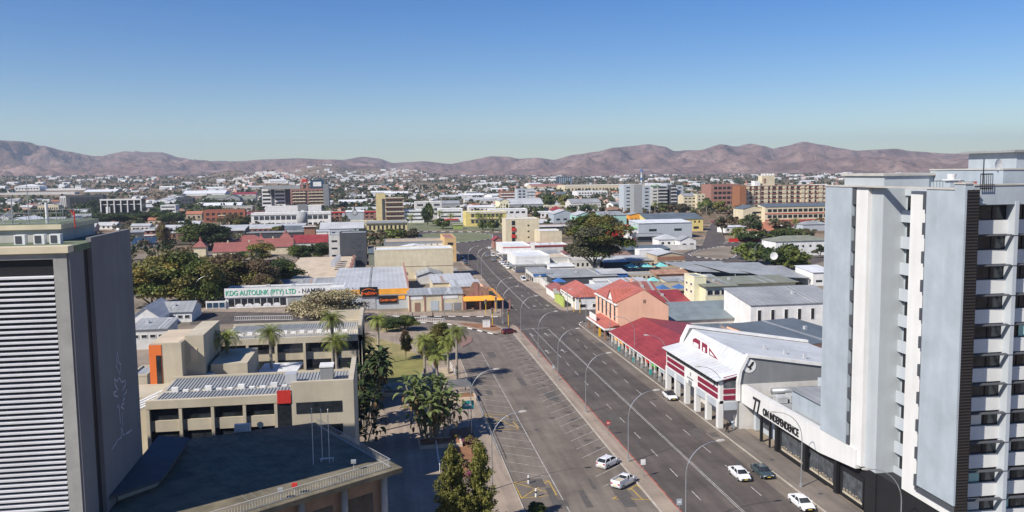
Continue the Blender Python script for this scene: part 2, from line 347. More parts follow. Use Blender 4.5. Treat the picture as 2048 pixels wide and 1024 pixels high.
def dirtmat(name, cols, sc, bump=0., scrub=None):
    m = bpy.data.materials.new(name); m.use_nodes = True; n = m.node_tree; N = n.nodes; L = n.links; b = N['Principled BSDF']; b.inputs['Roughness'].default_value = .95
    b.inputs['Specular IOR Level'].default_value = .1
    g = N.new('ShaderNodeNewGeometry'); ns = N.new('ShaderNodeTexNoise'); ns.inputs['Scale'].default_value = sc; ns.inputs['Detail'].default_value = 9; ns.inputs['Roughness'].default_value = .62
    L.new(g.outputs['Position'], ns.inputs['Vector']); rp = N.new('ShaderNodeValToRGB'); e = rp.color_ramp.elements
    e[0].position = .34; e[0].color = (*cols[0], 1); e[1].position = .66; e[1].color = (*cols[-1], 1)
    for i, c in enumerate(cols[1:-1]): q = e.new(.34 + .32 * (i + 1) / (len(cols) - 1)); q.color = (*c, 1)
    L.new(ns.outputs['Fac'], rp.inputs['Fac']); out = rp.outputs['Color']
    if scrub:
        c, s2, lo, hi = scrub; n2 = N.new('ShaderNodeTexNoise'); n2.inputs['Scale'].default_value = s2; n2.inputs['Detail'].default_value = 6; n2.inputs['Roughness'].default_value = .7
        L.new(g.outputs['Position'], n2.inputs['Vector']); mr = N.new('ShaderNodeMapRange'); mr.inputs['From Min'].default_value = lo; mr.inputs['From Max'].default_value = hi
        L.new(n2.outputs['Fac'], mr.inputs['Value']); mx = N.new('ShaderNodeMix'); mx.data_type = 'RGBA'; mx.inputs['B'].default_value = (*c, 1)
        L.new(mr.outputs[0], mx.inputs['Factor']); L.new(out, mx.inputs['A']); out = mx.outputs['Result']
    L.new(out, b.inputs['Base Color'])
    if bump:
        bp = N.new('ShaderNodeBump'); bp.inputs['Strength'].default_value = 1; bp.inputs['Distance'].default_value = bump
        n3 = N.new('ShaderNodeTexNoise'); n3.inputs['Scale'].default_value = sc * 5; n3.inputs['Detail'].default_value = 8
        L.new(g.outputs['Position'], n3.inputs['Vector']); L.new(n3.outputs['Fac'], bp.inputs['Height']); L.new(bp.outputs['Normal'], b.inputs['Normal'])
    MATS[name] = m; return m
dirtmat('ground', [(.12, .095, .065), (.24, .17, .115), (.34, .25, .18)], .012, 0, ((.055, .06, .03), .05, .5, .62))
dirtmat('mountain', [(.125, .08, .065), (.24, .155, .125), (.35, .245, .20)], .003, 30., ((.10, .072, .055), .012, .48, .66))
angs = [YAW + R_(a) for a in ([-180, -150, -120, -100, -85, -70, -60, -52, -46, -42, -39] + [-36 + i * .5 for i in range(145)] + [39, 42, 46, 52, 60, 70, 85, 100, 120, 150, 180])]
rs = [0.5, 20, 60, 150, 300, 500, 750, 1000, 1150, 1300] + [1400 + 100 * i for i in range(50)] + [6500, 6800, 7300, 8500, 10500]
def gfn(x, y, r, a): return terr(x, y) - (0 if r < 6400 else (r - 6400) * .01)
polar_mesh('ground', MATS['ground'], rs, angs, gfn)
SKYL = [(-900, 300), (-500, 285), (-200, 296), (0, 281), (60, 284), (100, 293), (140, 303), (200, 313), (230, 308), (262, 302), (330, 305), (370, 316), (410, 321), (450, 322), (480, 323), (540, 319), (600, 317), (650, 319), (690, 320), (730, 314), (760, 317), (790, 326), (850, 323),
        (905, 328), (940, 322), (960, 318), (985, 313), (1020, 314), (1040, 318), (1075, 316), (1110, 320), (1150, 310), (1195, 304), (1230, 296), (1262, 293), (1298, 289), (1330, 294), (1350, 303), (1375, 301), (1400, 301), (1440, 289), (1470, 293), (1500, 288), (1530, 293), (1545, 298), (1565, 294), (1605, 284), (1640, 290),
        (1680, 297), (1710, 302), (1750, 300), (1790, 298), (1820, 303), (1900, 308), (1960, 305), (2048, 309), (2300, 300), (2700, 310)]
def ridged(x, y, s, o=5):
    v = 0; a = 1.; tot = 0
    for i in range(o):
        v += a * (1 - abs(noise.noise((x / s, y / s, i * 7.3)) * 2)); tot += a; a *= .55; s /= 2.1
    return v / tot
def range_fn(skyl, r0, r1, r2, damp):
    def fn(x, y, r, a):
        px = pang(x, y); h1 = H + (hor(px) - interp(skyl, px)) * ca(px) * r1 / 1700
        base = terr(x, y) if r < 6400 else terr(x * 6400 / r, y * 6400 / r)
        if r <= r1: u = (r - r0) / (r1 - r0)
        else: u = 1 - (r - r1) / (r2 - r1)
        u = max(0, u); p = sm(u) * .55 + u * .45
        n_ = (ridged(x, y, 1400) - .62) * 1.5
        h = base + (h1 - base) * p + n_ * damp * (4 * u * (1 - u) + .0) * max(h1 - base, 30)
        h += (ridged(x + 900, y, 420, 4) - .62) * 75 * min(1, u * 3) * (1 - .75 * u ** 4)
        h += (ridged(x, y + 500, 170, 3) - .62) * 30 * min(1, u * 4) * (1 - u ** 6)
        return min(h, H + (hor(px) - interp(skyl, px)) * ca(px) * r / 1700 + 1) if u > .02 else base - 6
    return fn
mang = [YAW + R_(-36 + i * .16) for i in range(451)]
polar_mesh('mountain_range', MATS['mountain'], [5900 + 62 * i for i in range(70)] + [10400, 10900, 11500], mang, range_fn(SKYL, 5900, 9300, 11500, 1.0))
SK2 = [(-900, 330), (0, 338), (90, 336), (160, 344), (300, 340), (380, 342), (440, 341), (470, 338), (520, 343), (580, 332), (620, 321), (660, 320), (700, 328), (740, 332), (790, 340), (840, 337), (900, 343), (1000, 340), (1100, 338), (1200, 341), (1300, 337), (1400, 333), (1460, 320), (1510, 330), (1600, 322), (1700, 315), (1800, 312), (1900, 318), (2048, 316), (2600, 320)]
polar_mesh('foothills', MATS['mountain'], [5500 + 50 * i for i in range(45)], mang, range_fn(SK2, 5500, 6700, 7700, .7))
# ------------------------------------------------------------------ ground surfaces near the avenue
def asph(name, c, c2):
    m = mat(name, c, .9, .2, .12, c2=c2); n = m.node_tree; mp = n.nodes.new('ShaderNodeMapping'); mp.inputs['Scale'].default_value = (5, .35, 1)
    tc = [q for q in n.nodes if q.type == 'TEX_COORD'][0]; n2 = n.nodes.new('ShaderNodeTexNoise'); n2.inputs['Scale'].default_value = .16; n2.inputs['Detail'].default_value = 5
    n.links.new(tc.outputs['Object'], mp.inputs['Vector']); n.links.new(mp.outputs[0], n2.inputs['Vector']); r = n.nodes.new('ShaderNodeValToRGB'); r.color_ramp.elements[0].position = .38; r.color_ramp.elements[1].position = .62
    r.color_ramp.elements[0].color = (.84, .84, .85, 1); r.color_ramp.elements[1].color = (1.08, 1.07, 1.06, 1); n.links.new(n2.outputs['Fac'], r.inputs['Fac'])
    mx = n.nodes.new('ShaderNodeMix'); mx.data_type = 'RGBA'; mx.blend_type = 'MULTIPLY'; mx.inputs['Factor'].default_value = 1; b = n.nodes['Principled BSDF']; src = b.inputs['Base Color'].links[0].from_socket
    n.links.new(src, mx.inputs['A']); n.links.new(r.outputs['Color'], mx.inputs['B']); n.links.new(mx.outputs['Result'], b.inputs['Base Color']); return m
asph('asphalt', (.112, .094, .082), (.076, .065, .058)); asph('asphaltold', (.185, .155, .127), (.135, .113, .093)); asph('paving', (.33, .265, .205), (.25, .20, .155)); asph('pavegrey', (.19, .162, .138), (.14, .12, .102))
mat('kerb', (.42, .38, .32), .9, .2, .5); mat('paint', (.45, .435, .40), .8, .35, 1.2, c2=(.24, .225, .205)); mat('paintyellow', (.50, .33, .06), .8, .35, 1.2); mat('redkerb', (.38, .12, .09), .9, .4, .8)
mat('lawn', (.24, .215, .07), .95, .3, .15, c2=(.16, .155, .05)); mat('drylawn', (.33, .26, .12), .95, .25, .15, c2=(.18, .17, .06)); mat('redsoil', (.26, .13, .07), .95, .35, .5); mat('soil', (.25, .20, .15), .95, .3, .06, c2=(.14, .12, .09))
mat('skid', (.045, .042, .040), .7, .3, 3); mat('paverred', (.24, .15, .12), .9, .2, .5); mat('mintgrass', (.17, .18, .10), .95, .25, .05)
def P3(l): return [gp(*q[:2]) if len(q) > 1 and q[1] > 330 and q[0] > -2000 else q for q in l]
def flat(name, pts, z, m, kind='structure'):
    pts = [(p[0], p[1], 0) for p in pts]
    ar = sum(pts[i][0] * pts[(i + 1) % len(pts)][1] - pts[(i + 1) % len(pts)][0] * pts[i][1] for i in range(len(pts)))
    if ar < 0: pts = pts[::-1]
    return MB().quad(*[(p[0], p[1], z) for p in pts]).build(name, m, kind=kind)
def raised(name, pts, h, m, kind='structure', z0=-.05):
    pts = [(p[0], p[1]) for p in pts]
    ar = sum(pts[i][0] * pts[(i + 1) % len(pts)][1] - pts[(i + 1) % len(pts)][0] * pts[i][1] for i in range(len(pts)))
    if ar < 0: pts = pts[::-1]
    return MB().prism(pts, z0, h).build(name, m, kind=kind)
def px(*l): return [gp(a, b) for a, b in l]
# wide paved ground between the buildings (downtown lots), then asphalt on top
flat('town_ground', [(-140, 40), (230, 40), (330, 520), (-140, 520)], .006, 'soil')
flat('avenue', [(37, 20), (55, 20), (55.2, 262)] + px((1060, 575)) + px((1036, 562), (1013, 539), (995, 521), (981, 505), (983, 481), (1010, 470), (895, 487), (917, 504), (934, 532), (962, 552)) + [(36.8, 288), (37, 240)], .03, 'asphalt')
flat('service_road', [(17.2, 20), (34.5, 20), (34.5, 236)] + px((1010, 668), (995, 670), (925, 654), (894, 648), (838, 645), (735, 648), (735, 660), (860, 660), (905, 690)) + [(17.2, 205)], .022, 'asphaltold')
flat('side_street', px((380, 633), (410, 622), (730, 627), (1003, 634)) + [(37, 262), (37, 240)] + px((1020, 655), (925, 640), (730, 640), (380, 650)), .026, 'asphalt')
flat('side_street_east', [(55, 262), (110, 262), (110, 240), (55, 240)], .026, 'asphalt')
flat('roundabout_road', px((700, 462), (830, 461), (1030, 467), (1060, 480), (1000, 492), (960, 500), (890, 492), (860, 482), (700, 478)), .018, 'asphalt')
raised('roundabout_island', px((828, 471), (860, 467), (950, 465), (985, 469), (985, 478), (930, 485), (870, 484), (835, 478)), .15, 'mintgrass')
flat('park_lawn', px((800, 440), (1012, 440), (1015, 462), (830, 461), (800, 464)), .015, 'mintgrass')
flat('east_road', px((1360, 510), (1390, 497), (1405, 490), (1420, 450), (1428, 440), (1446, 440), (1448, 450), (1450, 485), (1560, 480), (1660, 478), (1660, 520), (1560, 545), (1380, 530)), .02, 'asphalt')
raised('east_island', px((1377, 509), (1400, 500), (1440, 493), (1478, 494), (1485, 502), (1468, 515), (1440, 520), (1410, 516), (1385, 513)), .15, 'soil')
flat('west_road', px((255, 525), (330, 512), (400, 500), (470, 497), (470, 503), (400, 509), (255, 545)), .02, 'asphaltold')
flat('parking_lane', [(52.5, 58), (55.06, 58), (55.06, 232), (52.5, 228)], .0335, 'asphaltold')
# pavements
raised('pavement', [(55.2, 20), (59.8, 20), (59.8, 238), (57.5, 240), (55.2, 236)], .14, 'pavegrey')
raised('pavement', [(55.2, 266), (57.2, 262), (64, 262), (62, 300), (66, 345)] + px((1040, 550), (1018, 532), (1001, 516), (985, 497), (988, 482), (984, 482), (980, 498), (996, 521), (1013, 539), (1037, 562)), .14, 'paving')
raised('pavement', px((700, 622), (925, 627), (990, 618), (1003, 634), (925, 633), (700, 633)), .14, 'paving')
raised('pavement', px((1003, 634), (990, 618), (993, 598), (955, 560), (925, 530), (908, 505), (917, 504), (934, 532), (962, 552), (1003, 600)), .14, 'paving')
raised('pavement', px((380, 618), (700, 620), (700, 628), (410, 623), (380, 633)), .14, 'paving')
raised('footpath', [(17.2, 20), (17.2, 205)] + px((905, 690), (880, 668), (840, 660), (760, 664), (735, 664), (735, 672), (800, 690)) + [(9, 200), (9, 20)], .14, 'paving')
raised('footpath', px((910, 682), (935, 671), (944, 675), (944, 684), (925, 695)), .15, 'paverred')
raised('median', [(34.5, 20), (37, 20), (37, 236), (36.3, 241), (35.2, 238), (34.5, 232)], .15, 'paving')
raised('median', px((838, 642), (894, 646), (925, 652), (995, 668), (1008, 666), (1012, 662), (1000, 655), (990, 650), (925, 643), (838, 638)), .15, 'paving')
flat('verge_soil', px((915, 647), (985, 649), (1000, 657), (1004, 661), (985, 663), (930, 652)), .154, 'redsoil')
raised('plaza', [(-20, 60), (9, 60), (9, 235), (-20, 235)], .10, 'paving')
flat('lawn', px((770, 655), (880, 662), (870, 690), (850, 740), (800, 765), (735, 768), (700, 720), (720, 680)), .106, 'drylawn')
flat('lawn', px((765, 715), (850, 718), (840, 760), (770, 768), (745, 745)), .110, 'lawn')
flat('flower_bed', px((900, 860), (945, 855), (955, 905), (955, 955), (900, 960), (890, 905)), .146, 'redsoil')
# painted kerbs
def stripes(name, pts, per, w_, z, mts=('white', 'black')):
    a = MB(); pts = [Vector((p[0], p[1], 0)) for p in pts]; k = 0; acc = 0
    for p, q in zip(pts, pts[1:]):
        L_ = (q - p).length; d = (q - p) / L_; nrm = Vector((-d.y, d.x, 0)) * w_ / 2; t = 0
        while t < L_ - .05:
            e = min(t + per, L_); A = p + d * t; B = p + d * e; a.cur = k % 2; k += 1
            a.prism([(A + nrm)[:2], (B + nrm)[:2], (B - nrm)[:2], (A - nrm)[:2]][::-1], 0, z); t = e
    return a.build(name, list(mts), kind='structure')
stripes('kerb', px((1120, 618), (1060, 575), (1037, 562), (1013, 539), (995, 521), (980, 498)), 2, .2, .16, ('kerb', 'paving'))
stripes('kerb', px((702, 632.5), (925, 633.4), (998, 634)), 2.2, .3, .17)
stripes('kerb', px((838, 645), (894, 648.3), (925, 654.3), (995, 670.3)), 2.4, .35, .18)
stripes('kerb', px((840, 641), (925, 644)), 2.4, .3, .18, ('kerb', 'paving'))
stripes('kerb', px((828, 471), (860, 467), (950, 465), (985, 469), (985, 478), (930, 485), (870, 484), (835, 478), (828, 471)), 3.5, .6, .2)
stripes('kerb', px((830, 463), (1012, 464)), 3.5, .5, .2)
stripes('kerb', px((1377, 509), (1400, 500), (1440, 493), (1478, 494), (1485, 502), (1468, 515), (1440, 520), (1410, 516), (1385, 513), (1377, 509)), 3, .6, .2)
stripes('kerb', px((1345, 500), (1392, 490), (1400, 482), (1424, 445)), 3, .4, .2, ('kerb', 'paving'))
stripes('kerb', px((1448, 487), (1560, 478)), 3, .5, .2)
stripes('kerb', [(55.1, 236), (56.2, 239.5), (58, 241)], 1.2, .3, .18)
MB().box(34.4, 20, 0, 34.62, 232, .165).build('kerb', 'kerb', kind='structure')
a_ = MB(); a_.box(36.9, 20, 0, 37.1, 236, .165); a_.build('kerb', 'redkerb', kind='structure')
MB().box(55.05, 20, 0, 55.25, 236, .16).build('kerb', 'kerb', kind='structure')
MB().box(17.1, 20, 0, 17.25, 205, .17).build('kerb', 'kerb', kind='structure')
# markings
mk = MB(); Z1 = .038; _zc = [0]
def stripe_(x0, y0, x1, y1, w_, m=None, z=Z1):
    d = Vector((x1 - x0, y1 - y0, 0)); L_ = d.length; d /= L_; nrm = Vector((-d.y, d.x, 0)) * w_ / 2; _zc[0] = (_zc[0] + 1) % 40; z = z + _zc[0] * 5e-5; p = Vector((x0, y0, z)); q = Vector((x1, y1, z))
    (m or mk).quad(p - nrm, q - nrm, q + nrm, p + nrm)
for y in range(24, 236, 9):
    stripe_(41, y, 41, y + 3.4, .14); stripe_(49.6, y, 49.6, y + 3.4, .14)
for y in range(266, 430, 9):
    dx = (y - 266) * .022 if y < 370 else 2.3 + (y - 370) * .04
    stripe_(41.5 + dx * .6, y, 41.5 + dx * .6 + .1, y + 3.4, .14); stripe_(51 + dx, y, 51 + dx + .1, y + 3.4, .14)
for o_ in (-.14, .14): stripe_(44.8 + o_, 20, 45.1 + o_, 232, .11)
for o_ in (-.14, .14):
    stripe_(46.1 + o_, 268, 47.3 + o_, 370, .11); stripe_(47.3 + o_, 370, 49.8 + o_, 453, .11)
stripe_(37.3, 233, 45.6, 234, .3); stripe_(46.5, 266, 54.8, 266.5, .3); stripe_(37.4, 182, 38.9, 228, .10); stripe_(41, 200, 41, 232, .12)
def arrow(x, y, k=1, s_=1.):
    mk.quad((x - .1, y, Z1), (x + .1, y, Z1), (x + .1, y + 3 * s_ * k, Z1), (x - .1, y + 3 * s_ * k, Z1)); mk.quad((x - .5, y + 2.6 * k, Z1), (x + .5, y + 2.6 * k, Z1), (x, y + 4.4 * k, Z1)); mk.quad((x + .1, y + 1.2 * k, Z1), (x + .9, y + 1.2 * k, Z1), (x + .9, y + 1.5 * k, Z1), (x + .1, y + 1.5 * k, Z1))
for x in (39, 43): arrow(x, 222); arrow(x, 200)
for x in (48.5, 53): arrow(x, 276, -1); arrow(x, 300, -1)
mk.build('road_marking', 'paint', kind='structure')
mk = MB(); Z1 = .03
for i in range(24):   # slanted bays along the median
    y = 124.5 + i * 4.15; stripe_(29.4, y, 34.4, y + 4.6, .12)
for y in (112.1, 116.2): stripe_(29.4, y, 34.4, y + 4.4, .12)
for i in range(22):   # bays along the footpath
    y = 121 + i * 4.1
    if y < 205: stripe_(17.4, y, 22.9, y - 3.6, .11)
stripe_(22.9, 60, 23.0, 205, .13, z=.026); mk.build('parking_line', 'paint', kind='structure')
yl = MB()
def ybox(pts, hatch):
    pts = [Vector((p[0], p[1], 0)) for p in pts]
    for a, b in zip(pts, pts[1:] + pts[:1]): stripe_(a.x, a.y, b.x, b.y, .16, yl, .032)
    for a, b in hatch: stripe_(a[0], a[1], b[0], b[1], .16, yl, .032)
A, B, C_, D_ = [(p.x, p.y) for p in px((1027, 965), (1097, 962), (1113, 990), (1043, 997))]
ybox([A, B, C_, D_], [(A, C_), (B, D_)])
A, B, C_, D_ = [(p.x, p.y) for p in px((1225, 998), (1274, 970), (1305, 1000), (1232, 1003))]
ybox([A, B, C_], [(((A[0] * (1 - t) + B[0] * t), (A[1] * (1 - t) + B[1] * t)), ((A[0] * (1 - t) + C_[0] * t), (A[1] * (1 - t) + C_[1] * t))) for t in (.25, .5, .75)])
A, B, C_, D_ = [(p.x, p.y) for p in px((968, 828), (1012, 830), (1040, 858), (985, 860))]
ybox([A, B, C_, D_], [(A, C_)])
yl.build('yellow_box_marking', 'paintyellow', kind='structure')
oil = MB()   # oil stains in the bays
for i in range(24):
    y = 126 + i * 4.15; q = random.Random(i)
    for k in range(2):
        cx, cy = 32.6 + q.uniform(-.7, .9), y + 2.2 + q.uniform(-.6, .6); rr = q.uniform(.3, .75)
        oil.quad(*[(cx + rr * q.uniform(.6, 1) * 1.3 * math.cos(t), cy + rr * q.uniform(.6, 1) * math.sin(t), .026 + .001 * k) for t in [2 * math.pi * j / 9 for j in range(9)]])
oil.build('oil_stain', 'asphalt', kind='structure')
def _hit(ax, val, x, y):
    a = (x - PX0) / FPX; b = -(y - PY0) / FPX; r = CF + a * CR + b * CU; t = val / r[ax]; return Vector((0, 0, H)) + r * t
def TZ(s, x, y): p = _hit(1, s, x, y); return p.x, p.z      # point on a wall facing the camera at distance s
def SZ(t, x, y): p = _hit(0, t, x, y); return p.y, p.z      # point on a wall facing the street at offset t
def keep(x0, x1, y0, y1, d): KEEP.append((x0, x1, y0, y1, d))
def root(name, label, cat, x, y, group=None):
    r = empty(name, (x, y, 0), 0, label, cat, group); return r
def W(mb, name, m, r, **k):
    o = mb.build(name, m, r, **k); o.location = -r.location; return o
def rail(mb, a, b, h, n, t=.03, mid=True):
    a, b = Vector(a), Vector(b)
    mb.tube([a + Vector((0, 0, h)), b + Vector((0, 0, h))], t, 4)
    if mid: mb.tube([a + Vector((0, 0, .12)), b + Vector((0, 0, .12))], t, 4)
    for i in range(n + 1):
        p = a.lerp(b, i / n); mb.tube([p, p + Vector((0, 0, h))], t * .75, 4)
# ================================================================== right: apartment tower
T = root('apartment_tower', 'tall white and pale blue apartment tower with stacked balconies at the right edge', 'tower', 59.2, 79.5)
keep(1640, 2048, 300, 1024, 80)
W(MB().box(63, 81.9, 0, 90, 106, 40.6), 'core', 'lightblue', T)
W(MB().box(59.75, 97.6, 6, 66, 107.3, 41.5), 'wing', 'towerwhite', T)
W(MB().box(59.75, 79.62, 6.2, 60.88, 89.4, 41.3).box(60.88, 82, 6.2, 64, 89.4, 41.3), 'wing', 'towerwhite', T)
W(MB().box(59.2, 100.9, 8, 59.9, 107.45, 41.75), 'facade_panel', 'lightblue', T)
pb = MB().box(59.2, 79.5, 8, 59.42, 85.8, 41.6).box(59.42, 79.63, 8, 59.74, 85.8, 41.6).box(59.2, 79.5, 41.6, 60.1, 81.2, 42.2); W(pb, 'facade_panel', 'lightblue', T)
W(MB().box(59.1, 81.1, 41.6, 60.1, 107.5, 41.8).box(59.1, 79.4, 42.2, 60.2, 81.25, 42.36), 'coping', 'paleconc', T)
W(MB().box(59.45, 97.6, 6, 59.74, 100.2, 41.5), 'pilaster', 'towerwhite', T)
W(MB().box(59.95, 95.1, 6, 65.9, 97.59, 43.0).box(59.95, 97.6, 41.5, 67.5, 104, 43.0), 'stair_shaft', 'shaftblue', T)
W(MB().box(59.7, 94.85, 43.0, 69.6, 104.4, 43.3), 'roof_slab', 'paleconc', T)
W(MB().box(66, 95.35, 40.6, 69.2, 103, 43.0), 'penthouse', 'paleblue', T)
W(MB().box(66.7, 95.3, 40.7, 68.1, 95.37, 42.75), 'door', 'black', T)
# window strips beside the blue panels : black spandrels alternating with glass
for (ya, yb, zt_) in ((100.25, 100.85, 41.4), (85.85, 86.5, 41.3)):
    W(MB().box(59.62, ya, 7.2, 59.72, yb, zt_), 'window_strip', 'glassmid', T)
    z = zt_ - 2.0; first = True
    while z > 7:
        W(MB().box(59.28, ya - .02, z + (0 if first else .2), 59.6, yb + .02, z + (2.0 if first else 1.55)), 'spandrel', 'darkgrey', T); z -= 3.2 if not first else 3.0; first = False
for ya, yb in ((100.2, 107.4), (79.6, 86.5)):
    W(MB().box(59.4, ya, 7.2, 59.74, yb, 8.0), 'sill_band', 'darkgrey', T)
# recessed balconies between the two wings
W(MB().box(63.4, 89.4, 5, 63.6, 95.1, 40.6), 'balcony_back_wall', 'wallgrey', T)
W(MB().box(62.75, 89.5, 40.6, 63.5, 95.1, 41.4), 'parapet', 'paleblue', T)
for i in range(11):
    z = 38.6 - i * 3.2 - .3
    W(MB().box(62.35, 89.42, z - .9, 62.55, 95.08, z + .55).box(62.55, 89.42, z - .9, 63.4, 95.08, z - .7), 'balcony', 'paleblue', T)
    W(MB().box(62.7, 92.6, z + .45, 62.8, 94.4, z + 2.25), 'window', 'black', T)
# camera-facing facade
W(MB().box(59.43, 79.56, 5, 60.9, 79.62, 41.6), 'louvre_strip', 'black', T)
lv = MB()
for i in range(112): lv.box(59.44, 79.5, 5.3 + i * .325, 60.85, 79.555, 5.3 + i * .325 + .12)
mat('louvredark', (.045, .036, .032), .6, .1); W(lv, 'louvre', 'louvredark', T)
piers = [65.75, 70.9, 76.0, 81.2, 86.4]
for p in piers: W(MB().box(p, 80.4, 0, p + .45, 81.95, 40.3), 'pier', 'paleblue', T)
W(MB().box(60.9, 80.5, 40.0, 90, 82.2, 42.0), 'parapet', 'lightblue', T)
W(MB().box(60.9, 80.4, 42.0, 90.1, 82.4, 42.15), 'coping', 'paleconc', T)
W(MB().box(66.6, 83.5, 40.6, 90, 96, 43.6), 'penthouse', 'lightblue', T); W(MB().box(66.5, 83.4, 43.6, 90.1, 96, 43.75), 'coping', 'paleconc', T)
W(MB().box(71.0, 87, 43.6, 90, 95, 45.55), 'machine_room', 'lightblue', T); W(MB().box(70.3, 86.5, 45.55, 90.5, 95.5, 45.8), 'roof_slab', 'roofgrey', T)
bays = [(60.9, 65.75), (66.2, 70.9), (71.35, 76.0), (76.45, 81.2), (81.65, 86.4)]
cur = [random.Random(3)]
for bi, (a, b) in enumerate(bays):
    for k in range(12):
        zt_ = 39.95 - 3.2 * k
        if bi > 2 and k % 1 and False: continue
        W(MB().box(a, 81.45, zt_ - 3.12, b, 81.88, zt_ - 1.65), 'balcony_front', 'towerwhite', T)
        o = W(MB().box(a + .05, 81.8, zt_ - 1.6, b - .05, 81.9, zt_ - .12), 'window', 'glass', T)
        o.data.materials[0] = MATS['glass']
        fm = MB()
        for q in range(4): x = a + .05 + (b - a - .1) * q / 3; fm.box(x - .04, 81.72, zt_ - 1.6, x + .04, 81.8, zt_ - .12)
        fm.box(a + .01, 81.72, zt_ - .2, b - .01, 81.8, zt_ - .12).box(a + .01, 81.72, zt_ - 1.6, b - .01, 81.8, zt_ - 1.52); fr = fm.build('window_frame', 'black', o)
        if k > 1 and cur[0].random() < .75:
            c = MB(); w_ = (b - a) / 3
            for q in range(3):
                if cur[0].random() < .6:
                    x0 = a + .1 + q * w_
                    c.box(x0, 81.76, zt_ - 1.58, x0 + w_ * cur[0].uniform(.3, .9), 81.79, zt_ - .2); break
            if c.v: c.build('curtain', cur[0].choice(['offwhite', 'paleconc', 'offwhite', 'mint']), o)
        if bi < 2 and k > 0:
            mb = MB(); mb.slab([(a, 80.55, zt_ + .0), (b + .45, 80.35, zt_ + .0), (b + .45, 80.9, zt_ + .08), (a, 80.9, zt_ + .08)], .06)
            W(mb, 'sun_shade', 'darkgrey', T)
# podium: black tiled base, white fascia, shop front
W(MB().box(60.1, 79.6, 0, 63.3, 96, 6), 'base', 'black', T); W(MB().box(59.95, 95.0, -.1, 63.5, 97.4, 5.9).box(60.35, 97.4, -.1, 63.5, 107, 5.85), 'base', 'black', T)
# 77 building --------------------------------------------------------------
S7 = root('office_building', 'low shop and office building with long white fascia reading 77 ON INDEPENDENCE', 'building', 59.2, 107.5); keep(1475, 1740, 760, 1000, 100)
f = MB(); f.loft([[(59.2, 136.2, 4.7), (60, 136.2, 4.7), (60, 136.2, 7.75), (59.2, 136.2, 7.75)], [(59.2, 107.5, 4.6), (60, 107.5, 4.6), (60, 107.5, 7.9), (59.2, 107.5, 7.9)], [(59.2, 98.4, 5.5), (60, 98.4, 5.5), (60, 98.4, 8.0), (59.2, 98.4, 8.0)]])
W(f, 'fascia', 'towerwhite', S7)
W(MB().box(60.3, 107.55, 0, 85, 123, 5.6).box(62.2, 123, 0, 85, 132.9, 5.2), 'wall', 'paleblue', S7)
W(MB().box(60.2, 97.45, 0, 60.34, 107.4, 5.0), 'wall', 'black', S7)
W(MB().box(60.05, 107.6, 5.6, 85, 123.4, 5.9).box(60.05, 123.4, 5.25, 85, 133.0, 5.6), 'roof', 'roofgrey', S7)
W(MB().box(60.0, 107, -.05, 60.29, 123, .5).box(60.0, 107, 4.3, 60.29, 123, 5.0), 'shop_frame', 'black', S7)
shop = bpy.data.materials.new('shopglass'); shop.use_nodes = True; sb = shop.node_tree.nodes['Principled BSDF']; sb.inputs['Transmission Weight'].default_value = .85; sb.inputs['Roughness'].default_value = .02; sb.inputs['IOR'].default_value = 1.15; sb.inputs['Base Color'].default_value = (.7, .75, .75, 1); MATS['shopglass'] = shop
W(MB().box(60.25, 107.6, .1, 60.32, 122.9, 4.3), 'back_panel', 'darkgrey', S7)
for (a, b) in ((97.9, 102.7), (105.0, 111.6), (113.6, 120.4)):
    fr = MB().box(59.95, a - .25, .5, 60.24, a, 4.3).box(59.95, b, .5, 60.24, b + .25, 4.3).box(59.97, a, 3.75, 60.2, b, 4.3).box(59.97, a, .3, 60.2, b, .7)
    o = W(fr, 'shop_window', 'black', S7)
    MB().box(60.02, a, .7, 60.05, b, 3.75).build('pane', 'glassmid', o)
    fu = MB(); q = random.Random(int(a)); n = int((b - a) / .75)
    for i in range(n):
        y = a + .4 + i * .75; z = .75 + q.uniform(0, .35); fu.box(59.985, y, .75, 60.015, y + .08, z + .5).box(59.985, y, z + .35, 60.015, y + .45, z + .45).box(59.985, y + .38, .75, 60.015, y + .45, z + .4)
    fu.build('window_display', 'tan', o); MB().box(59.99, a + .05, .72, 60.018, b - .05, 1.0).build('display_floor', 'beige', o)
for y in (104.0, 112.6, 121.6): W(MB().box(59.6, y - .35, 0, 60.1, y + .35, 5.2), 'pillar', 'black', S7)
W(MB().box(61.2, 132.1, .1, 62.3, 133.0, 5.0).box(61.9, 128.5, .1, 62.2, 131, .9), 'wall_return', 'paleblue', S7)
W(MB().box(62.08, 128.4, .14, 62.18, 131.2, 3.6), 'door', 'darkgrey', S7); W(MB().box(59.4, 126.4, 0, 59.8, 126.8, 5.0), 'post', 'black', S7); W(MB().box(59.4, 123.3, 0, 59.65, 123.55, 5.0), 'post', 'black', S7)
W(MB().box(63.9, 113, 5.6, 84, 124.8, 9.0), 'roof_plant_room', 'lightblue', S7)
W(MB().box(63.5, 112.6, 9.0, 84, 125.2, 9.15), 'coping', 'roofgrey', S7)
lvr = MB()
for i in range(10): lvr.box(64, 112.9, 6.0 + i * .22, 80, 112.98, 6.1 + i * .22)
W(lvr, 'vent_louvre', 'midgrey', S7)
for j in range(5): W(MB().box(63.2 + j * 2.2, 128.3, 5.7, 64.9 + j * 2.2, 130.2, 6.7 + .2 * (j % 2)), 'air_unit', 'steel', S7)
W(MB().tube([(63.5, 131.2, 7.0), (72, 131.2, 7.0)], .55, 12), 'duct', 'galv', S7, smooth=True); W(MB().tube([(66.5, 129, 6.9), (67.5, 131, 6.9)], .5, 10), 'duct', 'galv', S7)
